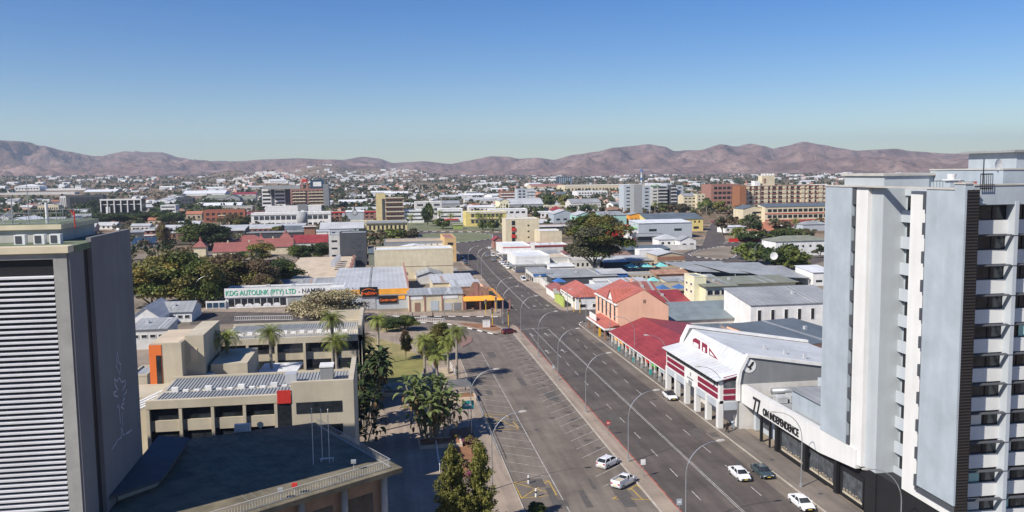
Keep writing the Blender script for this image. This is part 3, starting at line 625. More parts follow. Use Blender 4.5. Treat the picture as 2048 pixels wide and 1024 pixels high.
W(MB().box(71.5, 127.2, 9.3, 78, 129.2, 9.9), 'roof_tank', 'bluepaint', S7); W(MB().box(73.3, 127.0, 9.9, 75, 128.6, 10.3), 'roof_hatch', 'black', S7); W(MB().box(71, 126.5, 5.6, 79, 130, 9.3), 'tank_support', 'paleblue', S7)
rot = (math.pi / 2, 0, -math.pi / 2)
t_ = text('sign_lettering', '77', 3.5, 'black', S7, (0, 0, 0), rot, .06, .78, .02); t_.location = Vector((59.1, 128.9, 4.6)) - S7.location
t_ = text('sign_lettering', 'ON INDEPENDENCE', 1.6, 'black', S7, (0, 0, 0), rot, .06, .80, .03); t_.location = Vector((59.12, 125.2, 5.0)) - S7.location
# ================================================================== eagle building
E_ = root('shop_building', 'white and maroon two storey arcade building with a round bird emblem', 'building', 55.6, 133.4); keep(1325, 1645, 650, 860, 133)
cols_y = [134.9, 140, 145.3, 150.6, 156, 161.3]
for y in cols_y: W(MB().box(55.45, y - .5, 0, 56.35, y + .5, 4.9), 'column', 'towerwhite', E_)
W(MB().box(58.9, 133.6, 0, 86, 163, 7.8), 'wall', 'offwhite', E_)
W(MB().box(55.6, 134.4, 4.4, 58.9, 162, 4.6), 'arcade_ceiling', 'white', E_)
W(MB().box(55.7, 134.4, 4.6, 58.9, 162, 8.3), 'upper_storey', 'towerwhite', E_)
for (a, b) in ((135.3, 144.4), (151.6, 161.2)):
    for z in (5.05, 6.15): W(MB().box(55.58, a, z, 55.72, b, z + .75), 'maroon_band', 'maroon', E_)
for z in (5.05, 6.15): W(MB().box(56.3, 134.28, z, 58.7, 134.42, z + .75), 'maroon_band', 'maroon', E_)
W(MB().box(56.3, 134.3, 7.15, 58.7, 134.42, 8.35), 'window', 'glassmid', E_)
for q in range(18):
    y = 135.2 + q * 1.47; W(MB().box(55.6, y, 7.3, 55.72, y + 1.25, 8.1), 'window', 'glass', E_)
W(MB().box(55.55, 145.2, 4.3, 55.7, 150.8, 7.2), 'sign_panel', 'white', E_)
W(MB().box(55.5, 147.2, 4.4, 55.56, 148.9, 5.1).box(55.5, 147.7, 6.1, 55.56, 148.1, 6.7).box(55.5, 146.5, 5.4, 55.56, 149.7, 5.65), 'sign_mark', 'wallgrey', E_)
for y0, y1 in ((135.5, 139.4), (140.6, 144.8), (151.2, 155.5), (156.6, 160.7)): W(MB().box(55.5, y0, 3.5, 55.6, y1, 4.7), 'sign_board', 'paleblue', E_)
W(MB().box(56.4, 134.2, 3.3, 58.7, 134.3, 4.7), 'sign_board', 'paleblue', E_)
W(MB().slab([(54.9, 133.9, 8.55), (59.4, 133.9, 9.55), (59.4, 162.4, 9.55), (54.9, 162.4, 8.55)], .15), 'front_roof', 'roofpaley', E_)
W(MB().slab([(56.3, 134.25, 9.0), (58.9, 134.25, 9.5), (58.9, 134.4, 9.5), (56.3, 134.4, 9.0)], .65), 'gable_band', 'maroon', E_)
hall = [(58.4, 0), (86, 0), (86, 9.0), (61.4, 13.1), (60.1, 13.3), (58.7, 10.4), (58.4, 8.2)]
def yprism(poly, y0, y1):
    mb = MB(); mb.loft([[(x, y1, z) for x, z in poly], [(x, y0, z) for x, z in poly]]); return mb
W(yprism([(58.6, 0), (86, 0), (86, 8.4), (61.4, 12.4), (60.2, 12.6), (58.9, 10.0), (58.6, 8.0)], 133.7, 134.0), 'side_wall', 'wallgrey', E_)
W(yprism([(58.6, 7), (86, 7), (86, 8.4), (61.4, 12.4), (60.2, 12.6), (58.9, 10.0), (58.6, 8.0)], 161.7, 162.0), 'side_wall', 'wallgrey', E_)
def edge_band(y0, y1):
    mb = MB(); P_ = [(58.4, 5.0), (58.4, 8.2), (58.75, 10.3), (60.15, 13.0), (61.5, 12.8), (86, 8.8)]; Q_ = [(58.9, 5.0), (58.9, 8.0), (59.2, 10.0), (60.4, 12.4), (61.4, 12.3), (86, 8.3)]
    for i in range(len(P_) - 1):
        mb.loft([[(P_[i][0], y0, P_[i][1]), (Q_[i][0], y0, Q_[i][1]), (Q_[i][0], y1, Q_[i][1]), (P_[i][0], y1, P_[i][1])], [(P_[i + 1][0], y0, P_[i + 1][1]), (Q_[i + 1][0], y0, Q_[i + 1][1]), (Q_[i + 1][0], y1, Q_[i + 1][1]), (P_[i + 1][0], y1, P_[i + 1][1])]])
    return mb
W(edge_band(133.4, 134.1), 'parapet', 'white', E_); W(edge_band(161.6, 162.4), 'parapet', 'white', E_)
W(MB().slab([(61.0, 134.1, 12.2), (86, 134.1, 8.2), (86, 161.6, 8.2), (61.0, 161.6, 12.2)], .2), 'roof', 'roofpaley', E_)
W(MB().slab([(59.2, 134.1, 9.6), (61.0, 134.1, 12.2), (61.0, 161.6, 12.2), (59.2, 161.6, 9.6)], .2), 'roof', 'roofpaley', E_)
def streetpoly(pts, x0, x1):
    mb = MB(); mb.loft([[(x1, y, z) for y, z in pts], [(x0, y, z) for y, z in pts]]); return mb
ped = [(157.2, 9.6), (143.0, 9.6), (143.0, 9.9), (149.0, 11.6), (155.4, 11.9), (157.2, 11.3)]
W(streetpoly(ped, 59.3, 60.6), 'pediment', 'white', E_)
for pp_ in ([(156.7, 9.9), (152.9, 9.9), (152.9, 11.5), (155.3, 11.6), (156.7, 11.1)], [(151.9, 9.8), (149.3, 9.8), (149.3, 11.4), (151.9, 11.5)], [(148.3, 9.8), (144.2, 9.8), (148.3, 11.1)]): W(streetpoly(pp_, 59.22, 59.32), 'maroon_panel', 'maroon', E_)
for pp_ in ([(156.2, 10.0), (153.6, 10.0), (153.6, 10.7), (156.0, 10.7)], [(151.0, 9.9), (150.2, 9.9), (150.2, 10.7), (151.0, 10.7)], [(147.7, 10.0), (145.6, 10.0), (147.7, 10.6)]): W(streetpoly(pp_, 59.14, 59.24), 'white_panel', 'white', E_)
for x, y in ((69, 146), (71.5, 143), (74, 140.5)): W(MB().box(x, y, 10, x + .5, y + .5, 12.6 - (x - 61) * .13), 'roof_vent', 'steel', E_)
cx, cz = 60.6, 10.9
dk = MB(); dk.loft([[(cx + 1.15 * math.cos(a), y, cz + 1.15 * math.sin(a)) for a in [2 * math.pi * i / 28 for i in range(28)]] for y in (133.7, 133.62)]); W(dk, 'emblem_disc', 'white', E_)
bird = [(-.85, .55), (-.55, .35), (-.3, .05), (-.05, .0), (.15, .3), (.5, .75), (.75, .8), (.85, .6), (.7, .45), (.75, .3), (.55, .2), (.6, .05), (.35, -.05), (.3, -.3), (.45, -.65), (.2, -.6), (.0, -.75), (-.05, -.4), (-.3, -.25), (-.5, -.28), (-.38, -.1), (-.6, .15), (-.9, .45)]
bm_ = MB(); bm_.loft([[(cx + a * .92, y, cz + b * .92) for a, b in bird] for y in (133.62, 133.58)]); W(bm_, 'bird_emblem', 'black', E_)
# ================================================================== red veranda shops
V = root('shop_building', 'long low shop row under a big dark red sheet roof with posts along the pavement', 'building', 56, 163); keep(1220, 1400, 640, 760, 165)
W(MB().slab([(55.7, 163.2, 3.75), (66.5, 163.2, 7.0), (64.5, 206, 7.0), (55.7, 206, 3.75)], .12), 'roof', 'redroof', V)
W(MB().slab([(66.5, 163.2, 7.0), (77, 163.2, 5.0), (77, 206, 5.0), (64.5, 206, 7.0)], .12), 'roof', 'redroof', V)
W(MB().box(60.5, 163.2, 0, 76.5, 205.5, 4.4), 'wall', 'peach', V)
W(MB().box(60.4, 164, .3, 60.52, 205, 3.2), 'shop_front', 'glass', V)
W(MB().box(55.75, 163.2, 3.3, 55.9, 206, 3.7), 'fascia', 'white', V)
for i in range(14):
    y = 164.5 + i * 3.1; W(MB().box(56.1, y, 0, 56.5, y + .4, 3.6), 'post', 'offwhite', V); W(MB().box(56.05, y - .05, .14, 56.55, y + .45, 1.3), 'post_base', ['wallgrey', 'midgrey', 'wallgrey', 'teal'][i % 4], V)
sg = ['bandorange', 'bandorange', 'redpaint', 'wallgrey', 'paleblue', 'redpaint', 'green', 'lightblue']
for i in range(8):
    y = 200 - i * 5; W(MB().box(56.2, y, 2.35, 56.3, y + 3.2, 3.25), 'hanging_sign', sg[i], V)
gx = MB().box(56.15, 170.6, 2.0, 56.2, 171.0, 3.2).box(56.15, 170.2, 2.4, 56.2, 171.4, 2.8); W(gx, 'green_cross', 'green', V)
for i in range(7): W(MB().box(60.3, 166 + i * 5.6, .3, 60.42, 168.5 + i * 5.6, 3.0), 'shop_display', ['redpaint', 'white', 'yellow', 'bluepaint'][i % 4], V)
# ================================================================== orange gable building
s0 = 213.
gl = TZ(s0, 1235, 605); gpk = TZ(s0, 1289, 579); gr = TZ(s0, 1337, 611)
O = root('gable_building', 'peach orange gabled building with bright salmon red roofs on the street corner', 'building', gl[0], s0); keep(1200, 1340, 565, 655, 213)
yb_ = 236.
poly = [(gl[0], -.2), (gr[0], -.2), (gr[0], gr[1] - .2), (gpk[0], gpk[1] - .2), (gl[0], gl[1] - .2)]
W(yprism(poly, s0, yb_), 'wall', 'peach', O)
W(MB().slab([(gl[0] - .4, s0 + .1, gl[1] - .1), (gpk[0], s0 + .1, gpk[1]), (gpk[0], yb_, gpk[1]), (gl[0] - .4, yb_, gl[1] - .1)], .12).slab([(gpk[0], s0 + .1, gpk[1]), (gr[0] + .3, s0 + .1, gr[1]), (gr[0] + .3, yb_, gr[1]), (gpk[0], yb_, gpk[1])], .12), 'roof', 'salmonroof', O)
W(MB().box(gl[0] - .5, s0 - .1, gl[1] - .9, gl[0] + .02, yb_, gl[1] - .6), 'cornice', 'white', O)
W(MB().box(gpk[0] - .35, s0 - .05, gpk[1] - 3.6, gpk[0] + .35, s0 + .02, gpk[1] - 2.7), 'gable_vent', 'roofbrown', O)
for i in range(5): W(MB().box(gl[0] - .04, s0 + 2 + i * 4.2, 4.6, gl[0] + .02, s0 + 3.6 + i * 4.2, gl[1] - 1.4), 'window', 'glassmid', O)
# cross gable with the finial towards the street
gx0 = gl[0]; cg = (s0 + 3, s0 + 9)
W(MB().loft([[(gx0 - .2, cg[0], gl[1] - .5), (gx0 - .2, cg[1], gl[1] - .5), (gx0 - .2, (cg[0] + cg[1]) / 2, gl[1] + 2.6)], [(gpk[0], cg[0], gl[1] - .5), (gpk[0], cg[1], gl[1] - .5), (gpk[0], (cg[0] + cg[1]) / 2, gl[1] + 2.6)]]), 'dormer_gable', 'white', O)
W(MB().slab([(gx0 - .5, cg[0] - .4, gl[1] - .5), (gpk[0], cg[0] - .4, gl[1] - .5), (gpk[0], (cg[0] + cg[1]) / 2, gl[1] + 2.8), (gx0 - .5, (cg[0] + cg[1]) / 2, gl[1] + 2.8)], .12).slab([(gx0 - .5, (cg[0] + cg[1]) / 2, gl[1] + 2.8), (gpk[0], (cg[0] + cg[1]) / 2, gl[1] + 2.8), (gpk[0], cg[1] + .4, gl[1] - .5), (gx0 - .5, cg[1] + .4, gl[1] - .5)], .12), 'roof', 'salmonroof', O)
W(MB().slab([(55.9, 211, 3.45), (gl[0], 211, 4.3), (gl[0], 230.5, 4.3), (55.9, 230.5, 3.45)], .1), 'awning', 'salmonroof', O); W(MB().box(55.8, 211, 2.95, 55.95, 230.5, 3.45).box(55.9, 210.9, 3.0, gl[0], 211.05, 3.5), 'awning_fascia', 'white', O)
for i, y in enumerate((212, 217.5, 223, 229.5)): W(MB().box(56.1, y, 0, 56.6, y + .5, 3.2), 'column', ['roofbrown', 'yellowpole', 'roofbrown', 'roofbrown'][i], O)
W(MB().box(56.2, 221.5, 3.6, 56.4, 228.5, 5.2), 'billboard', 'white', O)
# ================================================================== left: louvred tower
L_ = root('office_tower', 'grey office tower with white horizontal louvres at the left edge', 'tower', -27.8, 80.6); keep(-400, 262, 455, 1024, 80)
ZT = 38.35
W(MB().box(-62, 81.2, 0, -28.0, 98.8, ZT - .9), 'core', 'towergrey', L_)
W(MB().box(-62, 80.6, 0, -60.8, 81.2, ZT), 'frame', 'paleconc', L_)
W(MB().box(-29.15, 80.6, 0, -28.0, 81.2, ZT - .95).box(-60.8, 80.6, ZT - 1.5, -29.15, 81.2, ZT - .96), 'frame', 'concrete', L_)
W(MB().box(-62, 80.3, ZT - .95, -27.75, 81.8, ZT - .35), 'cornice', 'cream', L_)
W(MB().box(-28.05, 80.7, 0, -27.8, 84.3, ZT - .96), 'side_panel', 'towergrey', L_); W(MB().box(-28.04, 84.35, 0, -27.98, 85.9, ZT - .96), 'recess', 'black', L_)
W(MB().box(-28.05, 86.0, 0, -27.6, 98.8, ZT), 'side_panel', 'towergrey', L_)
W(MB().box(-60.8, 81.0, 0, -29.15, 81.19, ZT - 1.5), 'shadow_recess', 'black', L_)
n = 0; z = ZT - 3.2
while z > 5:
    if n < 95: W(MB().slab([(-60.8, 80.62, z + .12), (-29.2, 80.62, z + .12), (-29.2, 80.95, z + .20), (-60.8, 80.95, z + .20)], .15), 'louvre', 'louvre', L_)
    z -= .485; n += 1
W(MB().box(-62, 81.8, ZT - 1, -27.65, 99, ZT - .4), 'roof', 'topgreen', L_)
# plant storey on the roof
zp = TZ(87, 122, 449)[1]; xr_ = TZ(87, 122, 449)[0]
W(MB().box(-62, 87.3, ZT - .4, xr_ - .3, 97.5, zp - .35), 'plant_room', 'paleconc', L_)
W(MB().box(-62, 87.0, zp - .45, xr_, 98, zp), 'plant_roof', 'cream', L_); W(MB().box(-61.9, 87.2, zp, xr_ - .1, 97.9, zp + .03), 'roof_surface', 'topgreen', L_)
for i, xx in enumerate((27, 66, 98)):
    a_, zq = TZ(84.2, xx, 471); b_, z2 = TZ(84.2, xx + 21, 457)
    o = W(MB().box(a_, 84.2, ZT - .4, b_, 84.9, ZT + .5), 'air_conditioner', 'white', L_); W(MB().box(a_ + .12, 84.16, ZT - .3, a_ + .65, 84.2, ZT + .4), 'fan_grille', 'darkgrey', L_)
rl = MB(); x1_, _ = TZ(88, 150, 440)
rail(rl, (xr_ - 6.5, 88, zp), (xr_ - .4, 88, zp), 1.1, 6, .025); rail(rl, (xr_ - .4, 88, zp), (xr_ - .4, 96, zp), 1.1, 5, .025)
rail(rl, (xr_ - 6.5, 97, zp), (xr_ - .4, 97, zp), 1.1, 6, .025); W(rl, 'railing', 'galv', L_)
st_ = MB(); xs = xr_ - 4.6
for k in (0, .35): 
    st_.tube([(xs - 2.6, 87.4 + k * 2, zp - .6), (xs, 87.4 + k * 2, zp + 1.4)], .03, 4); st_.tube([(xs - 2.6, 87.4 + k * 2, zp - 1.1), (xs, 87.4 + k * 2, zp + .9)], .03, 4)
    for i in range(7): q = i / 6; st_.tube([(xs - 2.6 * (1 - q), 87.4 + k * 2, zp - 1.1 + 2 * q), (xs - 2.6 * (1 - q), 87.4 + k * 2, zp - .3 + 1.7 * q)], .02, 4)
W(st_, 'roof_stair', 'galv', L_)
for (pxx, pyt, r_) in ((92, 405, .09), (52, 355, .03), (22, 395, .04), (125, 415, .02), (112, 420, .02)):
    a_, zq = TZ(88.5, pxx, pyt); W(MB().tube([(a_, 88.5, zp - .2), (a_, 88.5, zq)], r_ * 1.6, 8), 'mast' if r_ < .08 else 'flue', 'white' if r_ > .08 else 'galv', L_)
a_, zq = TZ(89, 148, 420); W(MB().tube([(a_, 89, zp - .5), (a_, 89, zq)], .06, 6).tube([(a_ - .35, 89, zq), (a_, 89, zq - .6)], .05, 6), 'red_mast', 'redpaint', L_)
a_, zq = TZ(96, 232, 458); W(MB().tube([(a_, 96, ZT), (a_, 96, zq)], .04, 6).tube([(a_ + .1, 96, zq), (a_ + .35, 95.9, zq - .1)], .14, 8), 'floodlight', 'white', L_)
# torch and plant drawing on the shaded side wall (white line art)
em = MB(); P1 = SZ(-27.6, 237, 705); P2 = SZ(-27.6, 245, 880)
def dr(pts, w_=.07):
    q = [SZ(-27.58, 200 + a / 4.27, 680 + b / 4.27) for a, b in pts]
    for (y0, z0), (y1, z1) in zip(q, q[1:]):
        d = Vector((y1 - y0, z1 - z0)); 
        if d.length < .01: continue
        d.normalize(); n_ = Vector((-d.y, d.x)) * w_
        em.loft([[(-27.6, y0 - n_.x, z0 - n_.y), (-27.6, y1 - n_.x * .4, z1 - n_.y * .4), (-27.6, y1 + n_.x * .4, z1 + n_.y * .4), (-27.6, y0 + n_.x, z0 + n_.y)], [(-27.57, y0 - n_.x, z0 - n_.y), (-27.57, y1 - n_.x * .4, z1 - n_.y * .4), (-27.57, y1 + n_.x * .4, z1 + n_.y * .4), (-27.57, y0 + n_.x, z0 + n_.y)]])
dr([(168, 300), (178, 210), (158, 190), (148, 100)]); dr([(148, 100), (140, 170), (150, 190), (138, 215), (162, 285)]); dr([(125, 325), (145, 355), (165, 320), (185, 360), (215, 345)]); dr([(125, 325), (130, 385), (155, 428)], .1); dr([(215, 345), (218, 380), (192, 430)], .1)
dr([(140, 440), (115, 445), (125, 475), (155, 483)], .1); dr([(225, 420), (228, 440), (202, 475)], .1); dr([(208, 495), (195, 522)], .12); dr([(205, 540), (185, 556)], .12); dr([(150, 575), (162, 548)], .1); dr([(180, 570), (205, 590)], .12)
dr([(165, 570), (175, 715)]); dr([(190, 615), (190, 700), (200, 738)]); dr([(182, 740), (185, 840)]); dr([(190, 755), (198, 815), (218, 800)]); dr([(185, 830), (150, 855), (135, 885), (98, 940)]); dr([(228, 800), (272, 768)], .1)
mat('whiteline', (.52, .53, .55), .8, .1); W(em, 'wall_drawing', 'whiteline', L_)
# annex
ax_ = root('annex_building', 'low dark block with a sloping fin roof against the foot of the louvred tower', 'building', -26, 90)
W(MB().prism([(-27.5, 89), (-24.6, 92.5), (-24.6, 105), (-27.5, 105)], 0, 12.1), 'wall', 'concrete', ax_)
W(MB().slab([(-27.55, 86.5, 12.6), (-23.9, 92, 12.2), (-23.9, 105.5, 12.4), (-27.55, 105.5, 12.9)], .3), 'roof', 'darkgrey', ax_)
for y in (93.4, 96.2, 99): W(MB().box(-24.62, y, 5, -24.55, y + 1.5, 10.8), 'window', 'glass', ax_)
# auditorium with the flat railed roof
ZS = 11.2
c1, c2, c3, c4 = [gp(a, b, ZS) for a, b in ((805, 935), (630, 845), (290, 893), (560, 1010))]
c5 = c1 + (c4 - c1) * 2.4; c6 = Vector((-27.4, 84, ZS)); c7 = Vector((-27.4, 108, ZS))
A_ = root('auditorium_building', 'flat roofed auditorium with white railings and flagpoles in the foreground shadow', 'building', -8, 100); keep(280, 805, 845, 1024, 90)
dk_ = MB(); dk_.slab([c5, c1, c2, c7, (-27.4, 75, ZS)], .55); W(dk_, 'roof', 'slabroof', A_)
ctr = (c1 + c2 + c3 + c4) / 4; wl = [p + (ctr - p) * .16 for p in (c5, c1, c2, c7, c6)]
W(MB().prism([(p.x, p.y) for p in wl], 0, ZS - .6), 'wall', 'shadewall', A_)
u_ = (c4 - c1).normalized(); nv = Vector((u_.y, -u_.x, 0)); nv = -nv if nv.dot(ctr - c1) < 0 else nv
for i in range(7): p = c1 + u_ * (1.6 + 5.2 * i) + nv * 1.4; W(MB().tube([(p.x, p.y, 0), (p.x, p.y, ZS - .5)], .38, 14), 'column', 'concrete', A_, smooth=True)
v_ = (c2 - c1).normalized()
for i in range(1, 4): p = c1 + v_ * (2 + 6 * i) + (ctr - c1).normalized() * 1.5; W(MB().tube([(p.x, p.y, 0), (p.x, p.y, ZS - .5)], .38, 14), 'column', 'concrete', A_, smooth=True)
for i in range(6):
    p = wl[1] + u_ * (1.5 + 5.2 * i); q = p + u_ * 3.6; nn = -nv * .06
    W(MB().loft([[(p + nn * k)[:2] + (z,) for k, z in ((0, 5.5), (1, 5.5), (1, 8.5), (0, 8.5))], [(q + nn * k)[:2] + (z,) for k, z in ((0, 5.5), (1, 5.5), (1, 8.5), (0, 8.5))]]), 'window', 'glass', A_)
rr_ = MB(); e1 = c1 + nv * 1.1 - u_ * -1.2; 
a0 = c1 + nv * .9 + u_ * 1.0; b0 = a0 + u_ * 40; rail(rr_, a0, b0, 1.0, 130, .022); W(rr_, 'railing', 'white', A_)
rr_ = MB(); a1 = c2 + (c1 - c2) * .05 + (ctr - c2).normalized() * .7; rail(rr_, a0, a1, 1.0, 60, .022); W(rr_, 'railing', 'steel', A_)
rr_ = MB(); rail(rr_, a1, c7 + Vector((1, -1.2, 0)), .5, 6, .015, False); W(rr_, 'railing', 'midgrey', A_)
seam = MB()
for i in range(1, 19):
    p = c2 + (c7 - c2) * (i / 19); q = c1 + (c5 - c1) * (i / 11.) if False else p - v_ * 60 * 1
    d2 = (c1 - c2).normalized(); e = 0
    q = p + d2 * 40; n2 = Vector((-d2.y, d2.x, 0)) * .05
    # stop at the front edge
    k = ((c1 - p).cross(u_)).z / (d2.cross(u_)).z; q = p + d2 * (k - .2); p = p + d2 * .2
    if q.x < -27.3: k2 = (-27.3 - p.x) / d2.x; q = p + d2 * max(k2, .1) if d2.x < 0 else q
    seam.slab([p + n2 + Vector((0, 0, .02)), p - n2 + Vector((0, 0, .02)), q - n2 + Vector((0, 0, .02)), q + n2 + Vector((0, 0, .02))], .03)
mat('seamgrey', (.16, .165, .14), .9, .3, .5); W(seam, 'roof_seam', 'seamgrey', A_)
for i, (x, y, yt) in enumerate(((627, 930, 818), (645, 922, 820), (659, 925, 820))):
    p = gp(x, y, ZS); zt_ = zat(p, yt); fp = root('flagpole', ['left flagpole without a flag on the dark flat roof', 'middle flagpole standing on the small white bracket of the dark flat roof', 'right flagpole standing on the small white bracket of the dark flat roof'][i], 'flagpole', p.x, p.y)
    fp.location.z = ZS; MB().tube([(0, 0, 0), (0, 0, zt_ - ZS)], [.05, .03], 6).build('pole', 'steel', fp); MB().tube([(0, 0, zt_ - ZS), (0, 0, zt_ - ZS + .12)], .06, 6).build('finial', 'white', fp)
p = gp(652, 924, ZS); br = root('pole_bracket', 'small white metal bracket between two flagpoles on the dark flat roof', 'bracket', p.x, p.y); br.location.z = ZS
MB().box(-.7, -.05, .35, .9, .05, .5).box(-.6, -.05, 0, -.5, .05, .35).box(.75, -.05, 0, .85, .05, .35).build('bracket_frame', 'steel', br)
p = c7 + (c2 - c7) * .62; fl = root('roof_floodlight', 'round cream floodlight at the back edge of the dark flat roof', 'light', p.x, p.y); fl.location.z = ZS
MB().tube([(0, 0, 0), (0, 0, .6)], .04, 6).build('stem', 'steel', fl); MB().tube([(0, -.25, .75), (0, .15, .8)], [.42, .25], 16).build('lamp_head', 'cream', fl)
p = c7 + (c2 - c7) * .5; ac_ = root('roof_fan_unit', 'ribbed white cooling unit beside the round floodlight on the roof edge', 'cooling unit', p.x, p.y); ac_.location.z = ZS
mb = MB()
for i in range(8): mb.box(-1 + i * .25, -.3, .25, -.83 + i * .25, .4, 1.1)
mb.build('fins', 'white', ac_); MB().box(-1.05, -.35, .1, 1.0, .45, .25).build('tray', 'galv', ac_)
for k, (x, y, lab) in enumerate(((590, 988, 'small red and grey spotlight on the sunlit roof railing'), (708, 940, 'small grey spotlight on the sunlit roof railing near the right corner'), (562, 998, 'small grey spotlight on the railing left of the red one'))):
    p = gp(x, y, ZS); s_ = root('spotlight', lab, 'spotlight', p.x, p.y); s_.location.z = ZS
    MB().tube([(0, 0, 0), (0, 0, .9)], .04, 6).build('stand', 'steel', s_); MB().box(-.3, -.2, .8, .25, .2, 1.15).build('lamp_head', 'redpaint' if k == 0 else 'midgrey', s_)
# ================================================================== beige office wings
def office_wing(name, label, x0, x1, y0, y1, z, n, zz, right_tall=None):
    r = root(name, label, 'building', x0, y0); w_ = x1 - x0
    W(MB().box(x0, y0 + .8, 0, x1, y1, z - .7), 'wall', 'beige', r)
    W(MB().box(x0, y0, z - 1.1, x1 if right_tall is None else right_tall, y0 + .8, z), 'front_parapet', 'beige', r)
    W(MB().box(x0, y1 - .4, z - 1.6, x1 - .5, y1, z - .2), 'back_parapet', 'beige', r)
    return r
fw = office_wing('office_block', 'beige office wing with corrugated roof and a bright red panel behind the railed flat roof', -31.6, -4.6, 115.6, 130.5, 14.6, 5, 0, -13.0); keep(280, 715, 725, 900, 115)
W(MB().box(-12.9, 115.6, 0, -4.6, 116.4, 16.2), 'end_bay', 'beige', fw); W(MB().box(-5.3, 116.4, 0, -4.6, 130.5, 16.2), 'end_parapet', 'beige', fw)
def corr(x0, x1, y0, y1, z0, z1, r, per=.45):
    mb = MB(); n = int((x1 - x0) / per)
    for i in range(n):
        a = x0 + (x1 - x0) * i / n; b = a + (x1 - x0) / n * .5
        mb.slab([(a, y0, z0), (b, y0, z0), (b, y1, z1), (a, y1, z1)], .11)
    W(mb, 'roof_rib', 'roofgrey', r); W(MB().slab([(x0, y0, z0 - .1), (x1, y0, z0 - .1), (x1, y1, z1 - .1), (x0, y1, z1 - .1)], .1), 'roof', 'midgrey', r)
corr(-31, -5.4, 116.4, 122.6, 14.2, 14.0, fw); corr(-31, -5.4, 123.6, 130.1, 14.0, 14.2, fw)
W(MB().box(-31, 122.6, 13.2, -5.4, 123.6, 13.5), 'gutter', 'darkgrey', fw)
q = random.Random(5)
for i in range(16):
    x = -30 + i * 1.5; W(MB().box(x, 122.7, 13.5, x + (.75 if i % 3 else .9), 123.3, 14.15 + (.4 if i % 3 == 0 else 0)), 'air_conditioner', 'white', fw)
W(MB().box(-14.6, 124, 14, -13.0, 125.5, 15.5), 'air_unit', 'steel', fw); W(MB().box(-9.6, 123.5, 14, -7.8, 125.8, 16.3), 'air_unit', 'wallgrey', fw); W(MB().box(-9.7, 123.4, 16.3, -7.7, 126, 16.5), 'unit_cap', 'white', fw)
W(MB().box(-14.75, 115.5, 13.4, -12.95, 115.62, 15.2), 'red_panel', 'redpaint', fw)
W(MB().box(-14.75, 115.7, 0, -12.95, 115.9, 13.4), 'stair_window', 'glass', fw)
for z0_, z1_ in ((2.2, 3.9), (5.5, 7.1), (8.6, 10.3), (11.8, 13.5)):
    for i in range(4):
        a = -31.2 + i * 4.1; W(MB().box(a, 116.25, z0_, a + 3.7, 116.38, z1_), 'window', 'glass', fw)
    W(MB().box(-12.3, 115.55, z0_ + .05, -6.2, 115.62, z1_ - .1), 'window', 'glass', fw)
for i in range(5): a = -31.6 + i * 4.1; W(MB().box(a, 115.65, 0, a + .4, 116.38, 13.5), 'pier', 'beige', fw)
for z0_, z1_ in ((3.9, 5.5), (7.1, 8.6), (10.3, 11.8)):
    for i in range(4): a = -31.2 + i * 4.1; W(MB().box(a + .6, 115.95, z0_, a + 3.7, 116.38, z1_), 'spandrel', 'beige', fw)
W(MB().box(-4.66, 116.2, 0, -4.55, 130, 15.8), 'end_wall', 'beige', fw)
bw = office_wing('office_block', 'rear beige office wing of two window rows behind the palms', -30, -4.4, 156, 174, 14.8, 5, 0); keep(430, 730, 628, 745, 156)
corr(-29.5, -5, 156.9, 163.5, 14.3, 14.1, bw); corr(-29.5, -5, 164.7, 173.5, 14.1, 14.3, bw)
W(MB().box(-5.1, 156, 0, -4.4, 177, 16.6).box(-11.5, 174, 12, -5.1, 174.5, 16.6), 'end_parapet', 'beige', bw)
for i in range(13): x = -27.5 + i * 1.6; W(MB().box(x, 163.9, 13.2, x + .9, 164.5, 14.4 + .2 * (i % 2)), 'air_conditioner', 'white', bw)
for z0_, z1_ in ((5.8, 7.4), (8.9, 10.5), (12.0, 13.6)):
    for i in range(5): a = -29.6 + i * 5.0; W(MB().box(a, 156.65, z0_, a + 4.5, 156.78, z1_), 'window', 'glass', bw)
for i in range(6): a = -30 + i * 5.0; W(MB().box(a, 156.0, 0, a + .45, 156.8, 13.7), 'pier', 'beige', bw)
sb_ = root('stair_block', 'beige stair block with an orange end panel between the two office wings', 'building', -36, 134); keep(290, 480, 640, 760, 134)
W(MB().box(-35.6, 134.0, 0, -31, 146, 18.8), 'wall', 'beige', sb_); W(MB().box(-31, 136.5, 0, -28.2, 150, 19.4), 'wall', 'beige', sb_)
W(MB().box(-35.3, 134.3, 18.8, -31.3, 145.7, 18.85), 'roof', 'beigeroof', sb_); W(MB().box(-35.68, 133.92, 10, -33.9, 134.0, 18.6).box(-35.72, 134, 10, -35.6, 136, 18.6), 'orange_panel', 'orange', sb_)
W(MB().box(-34.7, 133.85, 12.2, -34.0, 133.93, 17), 'window', 'glass', sb_); W(MB().box(-30.2, 136.42, 15.2, -29.2, 136.5, 17.4), 'door', 'beigeroof', sb_)
W(MB().box(-40, 126, 0, -31.7, 134, 12.6).box(-31, 130.6, 0, -20, 136, 12.2), 'link_wall', 'beige', sb_)
for i in range(4): W(MB().slab([(-36.0 + i * .75, 118, 12.9), (-35.6 + i * .75, 118, 12.9), (-26.6 + i * .75, 146, 13.1), (-27.0 + i * .75, 146, 13.1)], .3), 'roof_pipe', 'white', sb_)
W(MB().box(-27.6, 138, 0, -22.0, 150, 14.4), 'low_block', 'beige', sb_); W(MB().box(-21.6, 142, 0, -16.3, 152.5, 10.4), 'canopy_support', 'beige', sb_); W(MB().slab([(-22, 141.5, 10.8), (-15.4, 141.5, 10.8), (-14.8, 153, 10.9), (-21.4, 153, 10.9)], .3), 'canopy', 'roofwhite', sb_)
import numpy as np
